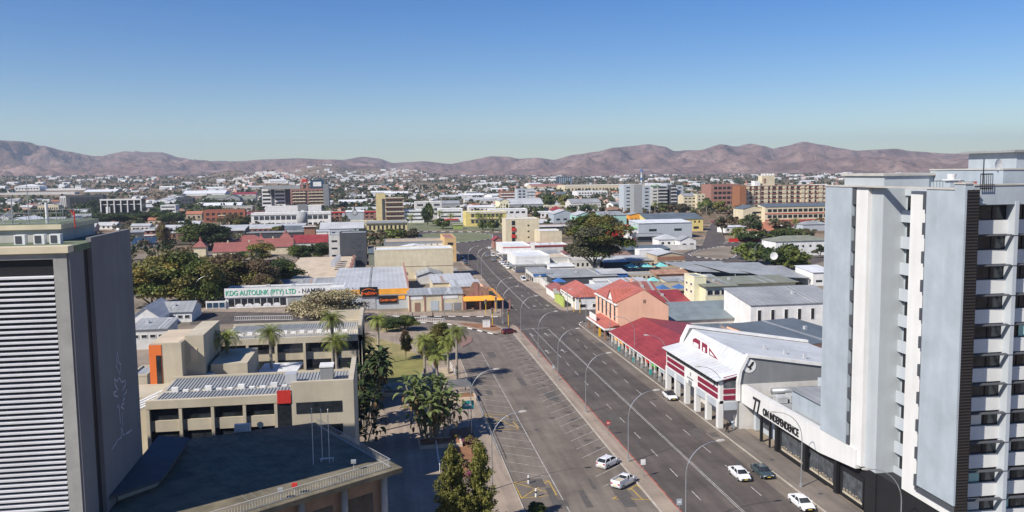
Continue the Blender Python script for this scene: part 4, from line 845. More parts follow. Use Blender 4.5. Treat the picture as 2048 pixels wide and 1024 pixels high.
# ================================================================== vegetation
def crown_mesh(name, R, hgt, nleaf, ls, mats_, seed, lobes=14, flat_=1., lobe_r=.36, fill=.35):
    g = np.random.RandomState(seed); cen = []
    for i in range(lobes):
        z = g.uniform(-.85, .95); a = g.uniform(0, 6.283); rr = math.sqrt(max(0, 1 - z * z)) * g.uniform(.3, .86)
        cen.append((rr * math.cos(a), rr * math.sin(a), z * .72))
    cen = np.array(cen); cr = g.uniform(lobe_r * .65, lobe_r * 1.2, lobes)
    idx = g.randint(0, lobes, nleaf); d = g.normal(size=(nleaf, 3)); d /= np.linalg.norm(d, axis=1)[:, None]
    d[:, 2] = np.where(d[:, 2] < -.3, -d[:, 2] * .6, d[:, 2])
    rad = cr[idx] * (1 - fill * g.uniform(0, 1, nleaf) ** 2) * (1 + .18 * g.normal(size=nleaf))
    p = cen[idx] + d * rad[:, None]
    p = p * np.array([R, R, hgt / 2]) * np.array([1, 1, 1.]); p[:, 2] += hgt / 2
    nrm = d * .7 + g.normal(size=(nleaf, 3)) * .55; nrm /= np.linalg.norm(nrm, axis=1)[:, None]
    t = np.cross(nrm, g.normal(size=(nleaf, 3))); t /= np.linalg.norm(t, axis=1)[:, None]; b = np.cross(nrm, t)
    s = ls * g.uniform(.6, 1.35, nleaf)[:, None]
    V_ = np.empty((nleaf, 4, 3)); V_[:, 0] = p - t * s; V_[:, 1] = p - b * s * .6; V_[:, 2] = p + t * s; V_[:, 3] = p + b * s * .6
    me = bpy.data.meshes.new(name); me.vertices.add(nleaf * 4); me.vertices.foreach_set('co', V_.reshape(-1)); me.loops.add(nleaf * 4)
    me.loops.foreach_set('vertex_index', np.arange(nleaf * 4, dtype=np.int32)); me.polygons.add(nleaf); me.polygons.foreach_set('loop_start', np.arange(0, nleaf * 4, 4, dtype=np.int32))
    me.polygons.foreach_set('loop_total', np.full(nleaf, 4, dtype=np.int32))
    for q in mats_: me.materials.append(MATS[q])
    if len(mats_) > 1: me.polygons.foreach_set('material_index', np.minimum((idx % len(mats_)), len(mats_) - 1).astype(np.int32))
    me.update(); me.validate(); return me, cen * np.array([R, R, hgt / 2]) + np.array([0, 0, hgt / 2])
def trunk_mesh(base_h, cen, r0, m, seed, nl=6):
    mb = MB(); g = random.Random(seed); top = Vector((g.uniform(-.2, .2), g.uniform(-.2, .2), base_h))
    mb.tube([(0, 0, -.3), (0, 0, base_h * .4), top], [r0 * 1.25, r0, r0 * .8], 8)
    ks = sorted(range(len(cen)), key=lambda i: cen[i][2])[:nl * 2:2]
    for k in ks:
        c = Vector(cen[k]) + Vector((0, 0, base_h)); mid = top.lerp(c, .5) + Vector((g.uniform(-.3, .3), g.uniform(-.3, .3), .3)); mb.tube([top - Vector((0, 0, .2)), mid, c], [r0 * .6, r0 * .35, r0 * .12], 6)
    me = bpy.data.meshes.new('trunk'); me.from_pydata(mb.v, [], mb.f); me.materials.append(MATS[m]); return me
PROTO = {}
def tree_proto(kind):
    """unit trees, crown 2 m wide scaled later; returned as (name, crown mesh, trunk mesh, crown base height)"""
    if kind in PROTO: return PROTO[kind]
    K = {  # R, hgt, leaves, size, mats, lobes, base, trunk r, bark, lobe_r
        'near_round': (5, 8.5, 15000, .26, ['leaf', 'leaf', 'leafolive'], 30, .3, .3, 'bark', .34),
        'near_gold': (5, 8.5, 15000, .26, ['leafolive', 'leafgold', 'leaf'], 30, .3, .3, 'bark', .34),
        'near_dark': (5, 8, 12000, .27, ['leafdark', 'leaf', 'leafdark'], 28, .7, .3, 'bark', .36),
        'near_brown': (5, 8, 12000, .24, ['leafbrown', 'leafolive', 'leafbrown'], 28, 1.2, .25, 'bark', .34),
        'eucalyptus': (9, 19, 30000, .33, ['leafgrey', 'leafolive', 'leaf'], 48, 2.5, .6, 'palebark', .25),
        'pale_bush': (7, 7.5, 16000, .20, ['leafpale', 'leafpale', 'leafbrown'], 34, .0, .2, 'palebark', .36),
        'mid_dark': (5, 8, 2600, .50, ['leafdark', 'leaf'], 20, .6, .3, 'bark', .36),
        'mid_green': (5, 8, 2400, .50, ['leaf', 'leafolive'], 20, .8, .3, 'bark', .36),
        'mid_brown': (5, 7, 2000, .46, ['leafbrown', 'leafgrey'], 14, 1.6, .3, 'bark', .34),
        'mid_grey': (5, 8, 2000, .48, ['leafgrey', 'leafdark'], 14, 1.8, .3, 'bark', .34),
        'far_dark': (5, 7, 220, 1.15, ['leafdark', 'leafgrey'], 9, 1.2, .35, 'bark', .42),
        'far_grey': (5, 6.5, 220, 1.15, ['leafgrey', 'leafbrown'], 9, 1.2, .35, 'bark', .42),
        'far_green': (5, 7.5, 220, 1.15, ['leaf', 'leafgrey'], 9, 1.2, .35, 'bark', .42),
    }[kind]
    cm, cen = crown_mesh('crown', K[0], K[1], K[2], K[3], K[4], sum(map(ord, kind)), K[5], lobe_r=K[9])
    tm = trunk_mesh(K[6], cen * .9, K[7], K[8], 3)
    PROTO[kind] = (cm, tm, K); return PROTO[kind]
def tree(kind, x, y, h, wd=None, label=None, group=None, name='tree', cat='tree', z=0., rz=None, trunk=True):
    cm, tm, K = tree_proto(kind); H0 = K[6] + K[1] * .95; s = h / H0; sx = s if wd is None else wd / (2 * K[0] * .92)
    o = empty(name, (x, y, z), rnd.uniform(0, 6.28) if rz is None else rz, label, cat, group); o.scale = (sx, sx, s)
    link_mesh('crown', cm, o, (0, 0, K[6]))
    if trunk: link_mesh('trunk', tm, o)
    return o
def tree_px(kind, xb, yb, yt, wpx, label, group=None, name='tree', cat='tree'):
    p = gp(xb, yb); h = zat(p, yt); dist = p.length
    return tree(kind, p.x, p.y, h, wpx * dist / FPX, label, group, name, cat, terr(p.x, p.y))
def frond(mb, base, az, el0, L_, droop, wl, n=9, cur=0, leaflet=True, up=None):
    """feather frond: rachis plus two rows of leaflets"""
    p = Vector(base); el = el0; d = None; pts = [p.copy()]
    for i in range(n):
        v = Vector((math.cos(az) * math.cos(el), math.sin(az) * math.cos(el), math.sin(el))); p = p + v * L_ / n; el -= droop / n * (1 + i / n); pts.append(p.copy())
    side = Vector((-math.sin(az), math.cos(az), 0))
    for i in range(n):
        a, b = pts[i], pts[i + 1]; mb.quad(a - side * .03, a + side * .03, b + side * .02, b - side * .02)
        wd = wl * math.sin(math.pi * min(1, (i + .8) / (n + .6))) ** .6
        for sgn in (-1, 1):
            for k in (.0, .5):
                c = a.lerp(b, k); e = a.lerp(b, k + .32); tip = c + side * sgn * wd + (b - a).normalized() * wd * .45 - Vector((0, 0, wd * .35))
                mb.quad(c, e, tip)
def palm_mesh(seed, th, nf=36, L_=2.6, dead=9, wl=.75):
    g = random.Random(seed); tr = MB(); lean = g.uniform(-.3, .3)
    pts = [(lean * (i / 6) ** 2, 0, th * i / 6) for i in range(7)]; tr.tube([(0, 0, -.3)] + pts, [.4, .32, .28, .26, .25, .25, .26, .34], 9)
    top = Vector(pts[-1]); lf = MB(); dd = MB()
    for i in range(nf): frond(lf, top, i * 2.4 + g.uniform(-.2, .2), 1.25 - 1.35 * (i / nf) + g.uniform(-.1, .1), L_ * g.uniform(.85, 1.1), 1.3 + g.uniform(-.2, .3), wl)
    for i in range(dead): frond(dd, top - Vector((0, 0, .2)), i * 2.1, -.5 - g.uniform(0, .5), L_ * .75, .9, wl * .6, n=6)
    R_l = []
    for nm, mb, mt in (('trunk', tr, 'palebark'), ('fronds', lf, 'palmleaf'), ('dead_fronds', dd, 'deadfrond')):
        if not mb.v: continue
        me = bpy.data.meshes.new(nm); me.from_pydata(mb.v, [], mb.f); me.materials.append(MATS[mt]); R_l.append((nm, me))
    return R_l
PALMS = {}
def palm(x, y, th, label, seed=0, group=None, s=1., L_=2.6, z=0.):
    k = (seed, round(th), L_)
    if k not in PALMS: PALMS[k] = palm_mesh(seed, th, L_=L_)
    o = empty('palm_tree', (x, y, z), seed * 1.3, label, 'palm tree', group); o.scale = (s, s, s)
    for nm, me in PALMS[k]: link_mesh(nm, me, o)
    return o
def palm_px(xb, yb, ytop, label, seed=0, group=None, L_=2.6):
    p = gp(xb, yb); h = zat(p, ytop); return palm(p.x, p.y, max(1., h - L_ * .45), label, seed, group, 1., L_)
def big_leaf(mb, base, az, el, L_, W_):
    p = Vector(base); v = Vector((math.cos(az) * math.cos(el), math.sin(az) * math.cos(el), math.sin(el))); side = Vector((-math.sin(az), math.cos(az), 0))
    st = p + v * L_ * .4; prev = None; n = 5
    mb.quad(p - side * .04, p + side * .04, st + side * .03, st - side * .03)
    q = st; e = el
    for i in range(n + 1):
        wv = W_ * (.35, .95, 1, .85, .55, .05)[i]; up = Vector((0, 0, .25 * wv)); row = (q - side * wv + up, q, q + side * wv + up)
        if prev: mb.quad(prev[0], prev[1], row[1], row[0]); mb.quad(prev[1], prev[2], row[2], row[1])
        prev = row; e -= .26; q = q + Vector((math.cos(az) * math.cos(e), math.sin(az) * math.cos(e), math.sin(e))) * L_ * .6 / n
def strelitzia(x, y, h, rad, nst, label, seed, dark=False):
    g = random.Random(seed); o = empty('banana_plant', (x, y, .1), 0, label, 'plant'); st = MB(); lf = MB(); dd = MB()
    for i in range(nst):
        a = g.uniform(0, 6.28); r = g.uniform(.1, .5) * rad; x0, y0 = r * math.cos(a), r * math.sin(a); hh = h * g.uniform(.45, .85); ox, oy = math.cos(a) * rad * g.uniform(.2, .6), math.sin(a) * rad * g.uniform(.2, .6)
        top = Vector((x0 + ox, y0 + oy, hh)); st.tube([(x0, y0, 0), (x0 + ox * .4, y0 + oy * .4, hh * .5), top], [.13, .11, .12], 6)
        b0 = g.uniform(0, 6.28)
        for k in range(13): big_leaf(lf, top - Vector((0, 0, .12 * k)), b0 + k * 2.4, 1.4 - k * .12, g.uniform(2.0, 3.0), .42)
        for k in range(6): big_leaf(dd, top - Vector((0, 0, 1.2 + .3 * k)), b0 + k * 1.7, -.6, 1.7, .25)
        if i % 2 == 0:
            for k in range(7): big_leaf(lf, (x0, y0, hh * .35), b0 + 1 + k * 2.4, 1.2 - k * .15, 2.2, .35)
    st.build('stems', 'palebark', o); lf.build('leaves', 'leafdark' if dark else 'banana', o); dd.build('dead_leaves', 'deadfrond', o); return o
def conifer(x, y, h, rad, label, seed):
    g = np.random.RandomState(seed); n = 15000; o = empty('conifer_tree', (x, y, 0), 0, label, 'tree')
    nb = 120; bz = g.uniform(.08, 1, nb); ba = g.uniform(0, 6.283, nb); br = (1 - bz) ** .7 * g.uniform(.55, 1.1, nb) * rad + .15
    i = g.randint(0, nb, n); t = g.uniform(.25, 1, n); p = np.empty((n, 3)); p[:, 0] = np.cos(ba[i]) * br[i] * t; p[:, 1] = np.sin(ba[i]) * br[i] * t; p[:, 2] = bz[i] * h + t * br[i] * .55
    p += g.normal(size=(n, 3)) * np.array([.16, .16, .2]); s = .13 * g.uniform(.6, 1.4, n)[:, None]; t1 = g.normal(size=(n, 3)); t1 /= np.linalg.norm(t1, axis=1)[:, None]; t1[:, 2] += .5; t2 = np.cross(t1, g.normal(size=(n, 3)))
    t2 /= np.linalg.norm(t2, axis=1)[:, None]; V_ = np.stack([p - t1 * s, p - t2 * s * .6, p + t1 * s * 1.4, p + t2 * s * .6], 1)
    me = bpy.data.meshes.new('crown'); me.from_pydata(V_.reshape(-1, 3).tolist(), [], [tuple(range(k * 4, k * 4 + 4)) for k in range(n)]); me.materials.append(MATS['conifer'])
    link_mesh('crown', me, o); MB().tube([(0, 0, -.2), (0, 0, h * .5), (0, 0, h * .92)], [.22, .14, .03], 7).build('trunk', 'bark', o); return o
# ================================================================== street furniture
def lamp_mesh():
    po = MB(); po.tube([(0, 0, -.1), (0, 0, 1.4)], [.12, .11], 8).tube([(0, 0, 1.4), (0, 0, 6.8)], [.085, .065], 8)
    ar = MB(); pts = [(0, 0, 6.8)] + [(3.9 * (1 - math.cos(a)) / 1.0 * 1.0, 0, 6.8 + 4.0 * math.sin(a)) for a in [math.pi / 2 * i / 9 for i in range(1, 10)]]; ar.tube(pts, [.065 - .003 * i for i in range(10)], 6)
    hd = MB(); hd.loft([[(3.85, -.1, 10.78), (3.85, .1, 10.78), (3.85, .1, 10.9), (3.85, -.1, 10.9)], [(4.3, -.19, 10.78), (4.3, .19, 10.78), (4.3, .16, 10.99), (4.3, -.16, 10.99)], [(4.85, -.15, 10.84), (4.85, .15, 10.84), (4.85, .12, 10.98), (4.85, -.12, 10.98)]])
    bx = MB().box(-.14, -.14, 0, .14, .14, .5); out = []
    for nm, mb, mt in (('pole', po, 'galv'), ('arm', ar, 'galv'), ('lamp_head', hd, 'paleconc'), ('base_box', bx, 'midgrey')):
        me = bpy.data.meshes.new(nm); me.from_pydata(mb.v, [], mb.f); me.materials.append(MATS[mt]); out.append((nm, me))
    return out
LM = lamp_mesh()
def lamp(x, y, label, rz=0., s=1., group='curved arm street lamps'):
    o = empty('street_lamp', (x, y, .14), rz, label, 'street lamp', group); o.scale = (s, s, s)
    for nm, me in LM: link_mesh(nm, me, o)
    return o
def traffic_light(x, y, label, rz=0., h=3.6):
    o = empty('traffic_light', (x, y, .1), rz, label, 'traffic light', 'traffic lights at the crossing'); MB().tube([(0, 0, -.1), (0, 0, h)], [.13, .12], 8).build('pole', 'yellowpole', o)
    hd = MB().box(-.22, -.2, h - .2, .22, .2, h + 1.1).build('signal_head', 'black', o); MB().box(-.34, .2, h - .32, .34, .23, h + 1.22).build('backboard', 'paleconc', o)
    for i, c in enumerate(('green', 'bandorange', 'redpaint')): MB().tube([(0, -.2, h + .05 + .4 * i), (0, -.27, h + .05 + .4 * i)], .13, 10).build('lens', c, hd)
    return o
# ================================================================== cars
def paint(name, c, rough=.25, met=0.):
    m = mat(name, c, rough, .02, 1, metal=met, spec=.5); m.node_tree.nodes['Principled BSDF'].inputs['Coat Weight'].default_value = .6; return name
paint('carwhite', (.78, .78, .78)); paint('cardark', (.045, .065, .07)); paint('carmaroon', (.14, .015, .02)); paint('carsilver', (.35, .36, .37), .3, .4); paint('carblue', (.05, .09, .2)); paint('carred', (.4, .02, .02))
mat('headlamp', (.6, .62, .65), .15, .05, 1, spec=.6); mat('taillamp', (.35, .01, .01), .3, .05); mat('plate', (.7, .55, .08), .5, .05); mat('rim', (.4, .4, .42), .35, .05, 1, metal=.6)
def car(x, y, rz, style, pm, label, group=None, cat='car', name='parked_car', z=.03):
    """nose towards local +x"""
    S = {'sedan': dict(L=4.6, W=1.75, hd=.92, tr=.98, hs=.72, roof=1.42, cab=(-1.55, -.95, .55, 1.25), end=.95),
         'hatch': dict(L=4.2, W=1.78, hd=.98, tr=1.0, hs=.75, roof=1.48, cab=(-2.0, -1.45, .45, 1.2), end=1.0),
         'coupe': dict(L=4.6, W=1.8, hd=.88, tr=.95, hs=.68, roof=1.36, cab=(-1.7, -.75, .35, 1.15), end=.93),
         'pickup': dict(L=4.7, W=1.7, hd=1.0, tr=1.0, hs=.78, roof=1.5, cab=(-.35, -.15, .75, 1.35), end=1.0),
         'van': dict(L=4.9, W=1.8, hd=1.1, tr=1.1, hs=.95, roof=2.0, cab=(-2.42, -2.3, 1.3, 2.0), end=1.1)}[style]
    o = empty(name, (x, y, z), rz, label, cat, group); Lh = S['L'] / 2; W2 = S['W'] / 2; b = MB()
    st = [(-Lh, .45, .72 if style != 'van' else .9, .82), (-Lh + .12, .28, S['tr'], .93), (-Lh + .6, .22, S['tr'] + .02, 1), (S['cab'][0], .2, S['tr'] + .03, 1), (0, .2, (S['tr'] + S['hd']) / 2 + .03, 1), (S['cab'][3], .2, S['hd'] + .02, 1), (Lh - .6, .22, S['hd'] - .05, .98), (Lh - .15, .28, S['hs'], .9), (Lh, .42, S['hs'] - .12, .78)]
    b.loft([[(X, -W2 * k * .92, zb), (X, -W2 * k, zb + .15), (X, -W2 * k, zt - .2), (X, -W2 * k * .9, zt), (X, W2 * k * .9, zt), (X, W2 * k, zt - .2), (X, W2 * k, zb + .15), (X, W2 * k * .92, zb)] for X, zb, zt, k in st])
    b.build('body', pm, o, smooth=False)
    c0, c1, c2_, c3 = S['cab']; zt = S['tr'] - .02; zr = S['roof']; k0, k1 = W2 * .88, W2 * .70
    g = MB(); g.loft([[(c0, -k0, zt), (c0, k0, zt), (c3, k0, zt), (c3, -k0, zt)], [(c1, -k1, zr - .04), (c1, k1, zr - .04), (c2_, k1, zr - .04), (c2_, -k1, zr - .04)]]); g.build('windows', 'glass', o)
    rf = MB(); rf.loft([[(c1 - .05, -k1 - .02, zr - .06), (c1 - .05, k1 + .02, zr - .06), (c2_ + .05, k1 + .02, zr - .06), (c2_ + .05, -k1 - .02, zr - .06)], [(c1 + .1, -k1 + .08, zr), (c1 + .1, k1 - .08, zr), (c2_ - .1, k1 - .08, zr), (c2_ - .1, -k1 + .08, zr)]])
    for sy in (-1, 1):
        for (a, bb) in (((c0, c1)), ((c3, c2_))): rf.tube([(a, sy * (k0 + .01), zt), (bb, sy * (k1 + .01), zr - .04)], .045, 4)
        mx = (c0 + c3) / 2 - .1; rf.tube([(mx, sy * (k0 + .01), zt), (mx, sy * (k1 + .01), zr - .04)], .04, 4)
    rf.build('roof', pm if label.find('dark top') < 0 else 'black', o)
    if style == 'pickup':
        MB().box(-Lh + .15, -W2 * .8, zt + .035, c0 - .1, W2 * .8, zt + .05).build('load_bed', 'beige', o); MB().box(-Lh + .05, -W2 * .92, zt, -Lh + .13, W2 * .92, zt + .32).box(-Lh + .05, -W2 * .92, zt, c0, -W2 * .84, zt + .32).box(-Lh + .05, W2 * .84, zt, c0, W2 * .92, zt + .32).build('bed_side', pm, o)
    for sx in (-1, 1):
        for sy in (-1, 1):
            X = sx * (Lh - .88); wv = MB(); wv.tube([(X, sy * (W2 - .2), .31), (X, sy * (W2 + .01), .31)], .31, 14); wo = wv.build('wheel', 'rubber', o)
            MB().tube([(X, sy * (W2 + .0), .31), (X, sy * (W2 + .02), .31)], .19, 10).build('rim', 'rim', wo)
    for sy in (-1, 1):
        MB().box(Lh - .22, sy * W2 * .62 - .2, S['hs'] - .2, Lh - .02, sy * W2 * .62 + .2, S['hs'] - .04).build('headlight', 'headlamp', o)
        MB().box(-Lh + .0, sy * W2 * .66 - .17, S['tr'] - .3, -Lh + .1, sy * W2 * .66 + .17, S['tr'] - .1).build('tail_light', 'taillamp', o)
        MB().box(c3 - .35, sy * (W2 + .08) - .08, zt - .02, c3 - .2, sy * (W2 + .08) + .08, zt + .12).build('mirror', pm, o)
    MB().box(Lh - .03, -.26, .42, Lh + .02, .26, .53).build('number_plate', 'plate', o); MB().box(-Lh - .02, -.26, .55, -Lh + .03, .26, .66).build('number_plate', 'plate', o)
    MB().box(Lh - .1, -.45, .52, Lh + .01, .45, .62).build('grille', 'black', o); return o
# ================================================================== people
mat('skin', (.13, .07, .045), .6, .1); mat('clothblack', (.02, .02, .022), .9, .1); mat('clothblue', (.42, .52, .62), .9, .1); mat('clothwhite', (.6, .6, .6), .9, .1); mat('jeans', (.25, .30, .36), .9, .1)
def person(x, y, rz, label, top, trou, stride=.25, h=1.72, z=.14):
    o = empty('person', (x, y, z), rz, label, 'person'); k = h / 1.75
    J = {'pel': ((0, 0, .95), .15), 'chest': ((.02, 0, 1.3), .17), 'neck': ((.03, 0, 1.47), .07), 'head': ((.05, 0, 1.6), .095), 'crown': ((.04, 0, 1.70), .085),
         'hl': ((.0, .1, .9), .11), 'kl': ((stride * .55, .11, .5), .075), 'al': ((stride, .11, .08), .05), 'tl': ((stride + .16, .12, .04), .04), 'hr': ((.0, -.1, .9), .11), 'kr': ((-stride * .1, -.11, .5), .075), 'ar': ((-stride, -.11, .12), .05), 'tr': ((-stride + .14, -.12, .04), .04),
         'sl': ((.02, .2, 1.4), .075), 'el': ((-.08, .27, 1.12), .05), 'wl': ((.06, .28, .88), .035), 'fl': ((.09, .28, .78), .03), 'sr': ((.02, -.2, 1.4), .075), 'er': ((.06, -.27, 1.12), .05), 'wr': ((.22, -.26, .95), .035), 'fr': ((.27, -.25, .87), .03)}
    E = [('pel', 'chest'), ('chest', 'neck'), ('neck', 'head'), ('head', 'crown'), ('pel', 'hl'), ('hl', 'kl'), ('kl', 'al'), ('al', 'tl'), ('pel', 'hr'), ('hr', 'kr'), ('kr', 'ar'), ('ar', 'tr'), ('chest', 'sl'), ('sl', 'el'), ('el', 'wl'), ('wl', 'fl'), ('chest', 'sr'), ('sr', 'er'), ('er', 'wr'), ('wr', 'fr')]
    def skin(nm, names, grow, mt):
        names = list(names); ed = [(names.index(a), names.index(b)) for a, b in E if a in names and b in names]
        me = bpy.data.meshes.new(nm); me.from_pydata([tuple(c * k for c in J[n][0]) for n in names], ed, []); ob = bpy.data.objects.new(nm, me); col.objects.link(ob)
        md = ob.modifiers.new('s', 'SKIN'); sv = me.skin_vertices[0].data
        for i, n in enumerate(names): sv[i].radius = ((J[n][1] + grow) * k,) * 2; sv[i].use_root = (i == 0)
        sd = ob.modifiers.new('d', 'SUBSURF'); sd.levels = 1; sd.render_levels = 1
        dg = bpy.context.evaluated_depsgraph_get(); dg.update(); m2 = bpy.data.meshes.new_from_object(ob.evaluated_get(dg)); bpy.data.objects.remove(ob)
        m2.materials.clear(); m2.materials.append(MATS[mt]); m2.polygons.foreach_set('use_smooth', [True] * len(m2.polygons)); q = bpy.data.objects.new(nm, m2); col.objects.link(q); q.parent = o; return q
    skin('body', J.keys(), -.012, 'skin'); skin('shirt', ['pel', 'chest', 'sl', 'el', 'sr', 'er', 'neck'], .045, top); skin('trousers', ['pel', 'hl', 'kl', 'al', 'hr', 'kr', 'ar'], .03, trou)
    hr = MB(); hr.tube([(.03 * k, 0, 1.63 * k), (.03 * k, 0, 1.74 * k), (.03 * k, 0, 1.79 * k)], [.105 * k, .1 * k, .03 * k], 10); hr.build('hair', 'clothblack', o)
    sh = MB(); sh.box(stride - .07, .06, 0, stride + .22, .17, .1).box(-stride - .06, -.17, 0, -stride + .2, -.06, .1); sh.build('shoes', 'black', o); return o
# ================================================================== middle distance buildings
def wn(*a): return [a]
Fw = lambda c, r, z0=.12, z1=.92, wf=.6, hf=.5, x0=.03, x1=.97, gl='glass', fr='white': ('F', c, r, x0, x1, z0, z1, wf, hf, gl, fr)
Lw = lambda c, r, z0=.12, z1=.92, wf=.5, hf=.45, x0=.05, x1=.95, gl='glass': ('L', c, r, x0, x1, z0, z1, wf, hf, gl, 'white')
Rw = lambda c, r, z0=.12, z1=.92, wf=.5, hf=.45, x0=.05, x1=.95, gl='glass': ('R', c, r, x0, x1, z0, z1, wf, hf, gl, 'white')
# --- left of the avenue
kd = bld('car_showroom', 'white car showroom with a long fascia lettered in green and black', 'showroom', 452, 690, 617, 580, back=572, wall='white', par=.5, wins=[], rm='roofgrey')
LXY = kd.location.copy()
def onfront(r, x0, x1, z0, z1, name, m, y=-.1, d=.09): return MB().box(x0, y, z0, x1, y + d, z1).build(name, m, r)
pkx = lambda r, a, z=3: TZ(r.location.y, a, 600)[0] - r.location.x
sg_ = MB().box(pkx(kd, 450), -.5, 3.6, pkx(kd, 690), -.1, 6.7).build('fascia', 'white', kd)
zk = 4.35
text('sign_lettering', 'KDG AUTOLINK (PTY) LTD', 2.35, 'signgreen', kd, (pkx(kd, 452), -.55, zk), (math.pi / 2, 0, 0), .03, .80, .02)
text('sign_lettering', '- NAMIBIA', 2.35, 'darkgrey', kd, (pkx(kd, 597), -.55, zk), (math.pi / 2, 0, 0), .03, .86, .02)
a_ = pkx(kd, 456); wq = (pkx(kd, 572) - a_) / 9
for i in range(9):
    o = onfront(kd, a_ + i * wq + .15, a_ + (i + 1) * wq - .1, .5, 3.1, 'show_window', 'glass', -.12, .1)
    MB().box(a_ + i * wq + .02, -.2, .2, a_ + i * wq + .14, -.05, 3.3).build('mullion', 'white', kd)
onfront(kd, a_ - .6, a_ + 9 * wq, 0, .45, 'plinth', 'white', -.2, .2); onfront(kd, a_ - .6, a_ + 9 * wq, 3.15, 3.4, 'lintel', 'white', -.2, .2)
for i, q in enumerate((470, 489, 505, 526, 545)):
    p = pkx(kd, q); MB().loft([[(p, -.16, .5), (p + 2.6, -.16, .5), (p + 2.6, -.16, 1.0), (p + 1.9, -.16, 1.45), (p + .8, -.16, 1.45), (p + .1, -.16, 1.0)][::-1], [(p, -.13, .5), (p + 2.6, -.13, .5), (p + 2.6, -.13, 1.0), (p + 1.9, -.13, 1.45), (p + .8, -.13, 1.45), (p + .1, -.13, 1.0)][::-1]]).build('car_display', 'carwhite', kd)
onfront(kd, pkx(kd, 575), pkx(kd, 690), .2, 3.4, 'panel', 'midgrey')
sh2 = bld('shop_building', 'small white shop with blue windows left of the car showroom', 'building', 412, 452, 619, 603, dep=9, wall='white', par=.4, wins=[Fw(3, 1, .1, .85, .85, .85, gl='glassblue')])
bld('shed_building', 'narrow beige gabled shed between tree crown and showroom sign', 'shed', 434, 462, 603, 592, back=571, roof='gy', rh=1.8, wall='white', rm='beigeroof')
bld('warehouse', 'white low warehouse behind the showroom fascia', 'warehouse', 500, 700, 592, 574, dep=14, wall='white', roof='shed', rh=.8, rm='roofgrey')
wb_ = bld('warehouse', 'large beige roofed warehouse with a row of roof vents', 'warehouse', 568, 700, 575, 558, back=516, roof='shed', rh=1.2, wall='white', rm='beigeroof')
d_ = FOOT[-1]
def local_children_boxes(r, lst, name, m):
    for (x0, y0, z0, x1, y1, z1) in lst: MB().box(x0, y0, z0, x1, y1, z1).build(name, m, r)
local_children_boxes(wb_, [(17 + i * .2, 22 + i * 7.0, 5.2, 19 + i * .2, 25 + i * 7, 7.4) for i in range(5)], 'roof_vent', 'steel')
local_children_boxes(wb_, [(25 + (i % 2) * .5, 4 + i * 8.5, 5, 26.2, 8.5 + i * 8.5, 6.6) for i in range(7)], 'fire_wall', 'pinkbrick')
bd = bld('tyre_workshop', 'grey tyre workshop with an orange fascia and two black lettered signs', 'workshop', 660, 817, 622, 586, back=537, roof='shed', rh=.5, wall='paleblue', rm='roofpale', ov=.2)
onfront(bd, -.2, pkx(bd, 817) + .2, 4.9, 6.7, 'fascia', 'bandorange', -.4, .4); onfront(bd, -.2, pkx(bd, 817) + .2, 4.6, 4.9, 'fascia_edge', 'paleconc', -.35, .35)
onfront(bd, pkx(bd, 720), pkx(bd, 756), 4.3, 7.5, 'sign_board', 'black', -.62, .2)
text('sign_lettering', 'BestDrive', 1.35, 'orangered', bd, (pkx(bd, 723), -.68, 5.0), (math.pi / 2, 0, 0), .03, .92, .04) if 'orangered' in MATS else text('sign_lettering', 'BestDrive', 1.35, 'orange', bd, (pkx(bd, 723), -.68, 5.0), (math.pi / 2, 0, 0), .03, .92, .04)
ar_ = MB(); cxa = (pkx(bd, 724) + pkx(bd, 752)) / 2; ar_.tube([(cxa - 2.1 + 4.2 * i / 10, -.66, 6.35 + .55 * math.sin(math.pi * i / 10)) for i in range(11)], .1, 4); ar_.build('sign_arc', 'orange', bd)
onfront(bd, pkx(bd, 758), pkx(bd, 795), 1.9, 4.2, 'sign_board', 'black', -.3, .2)
text('sign_lettering', 'Continental+', 1.15, 'orange', bd, (pkx(bd, 759.5), -.36, 2.65), (math.pi / 2, 0, 0), .03, .92, .035)
onfront(bd, pkx(bd, 797), pkx(bd, 810), 3.1, 4.3, 'small_sign', 'bandorange', -.2, .1); onfront(bd, pkx(bd, 726), pkx(bd, 751), .1, 4.2, 'roller_door', 'steel', -.15, .1)
wd_ = pkx(bd, 817)
for i in range(5):
    y = 4 + i * 13; MB().loft([[(wd_ + .0, y, 4), (wd_ + .4, y, 4), (wd_ + .4, y, 5.9), (wd_, y, 5.9)], [(wd_, y + 9.5, 4), (wd_ + .4, y + 9.5, 4), (wd_ + .4, y + 9.5, 8.6), (wd_, y + 9.5, 8.6)], [(wd_, y + 12.8, 4), (wd_ + .4, y + 12.8, 4), (wd_ + .4, y + 12.8, 5.9), (wd_, y + 12.8, 5.9)]]).build('fire_wall', 'pinkbrick', bd)
cs = bld('shop_building', 'cream single storey shops with pink pilasters beside the grey tyre workshop', 'building', 818, 926, 624, 591, back=578, roof='shed', rh=.6, wall='cream', rm='roofgrey', wins=[])
for q in (818, 848, 883, 925): onfront(cs, pkx(cs, q), pkx(cs, q) + .45, 0, 5.2, 'pilaster', 'pinkbrick', -.15, .15)
onfront(cs, pkx(cs, 820), pkx(cs, 846), 3.9, 5.0, 'name_board', 'white'); onfront(cs, pkx(cs, 886), pkx(cs, 916), 3.9, 5.0, 'name_board', 'white')
onfront(cs, pkx(cs, 829), pkx(cs, 840), .2, 2.9, 'door', 'roofbrown'); onfront(cs, pkx(cs, 861), pkx(cs, 877), .2, 3.3, 'roller_door', 'paleblue')
onfront(cs, pkx(cs, 889), pkx(cs, 904), .2, 2.5, 'security_gate', 'steel'); onfront(cs, pkx(cs, 907), pkx(cs, 922), .2, 2.5, 'window', 'wallgrey')
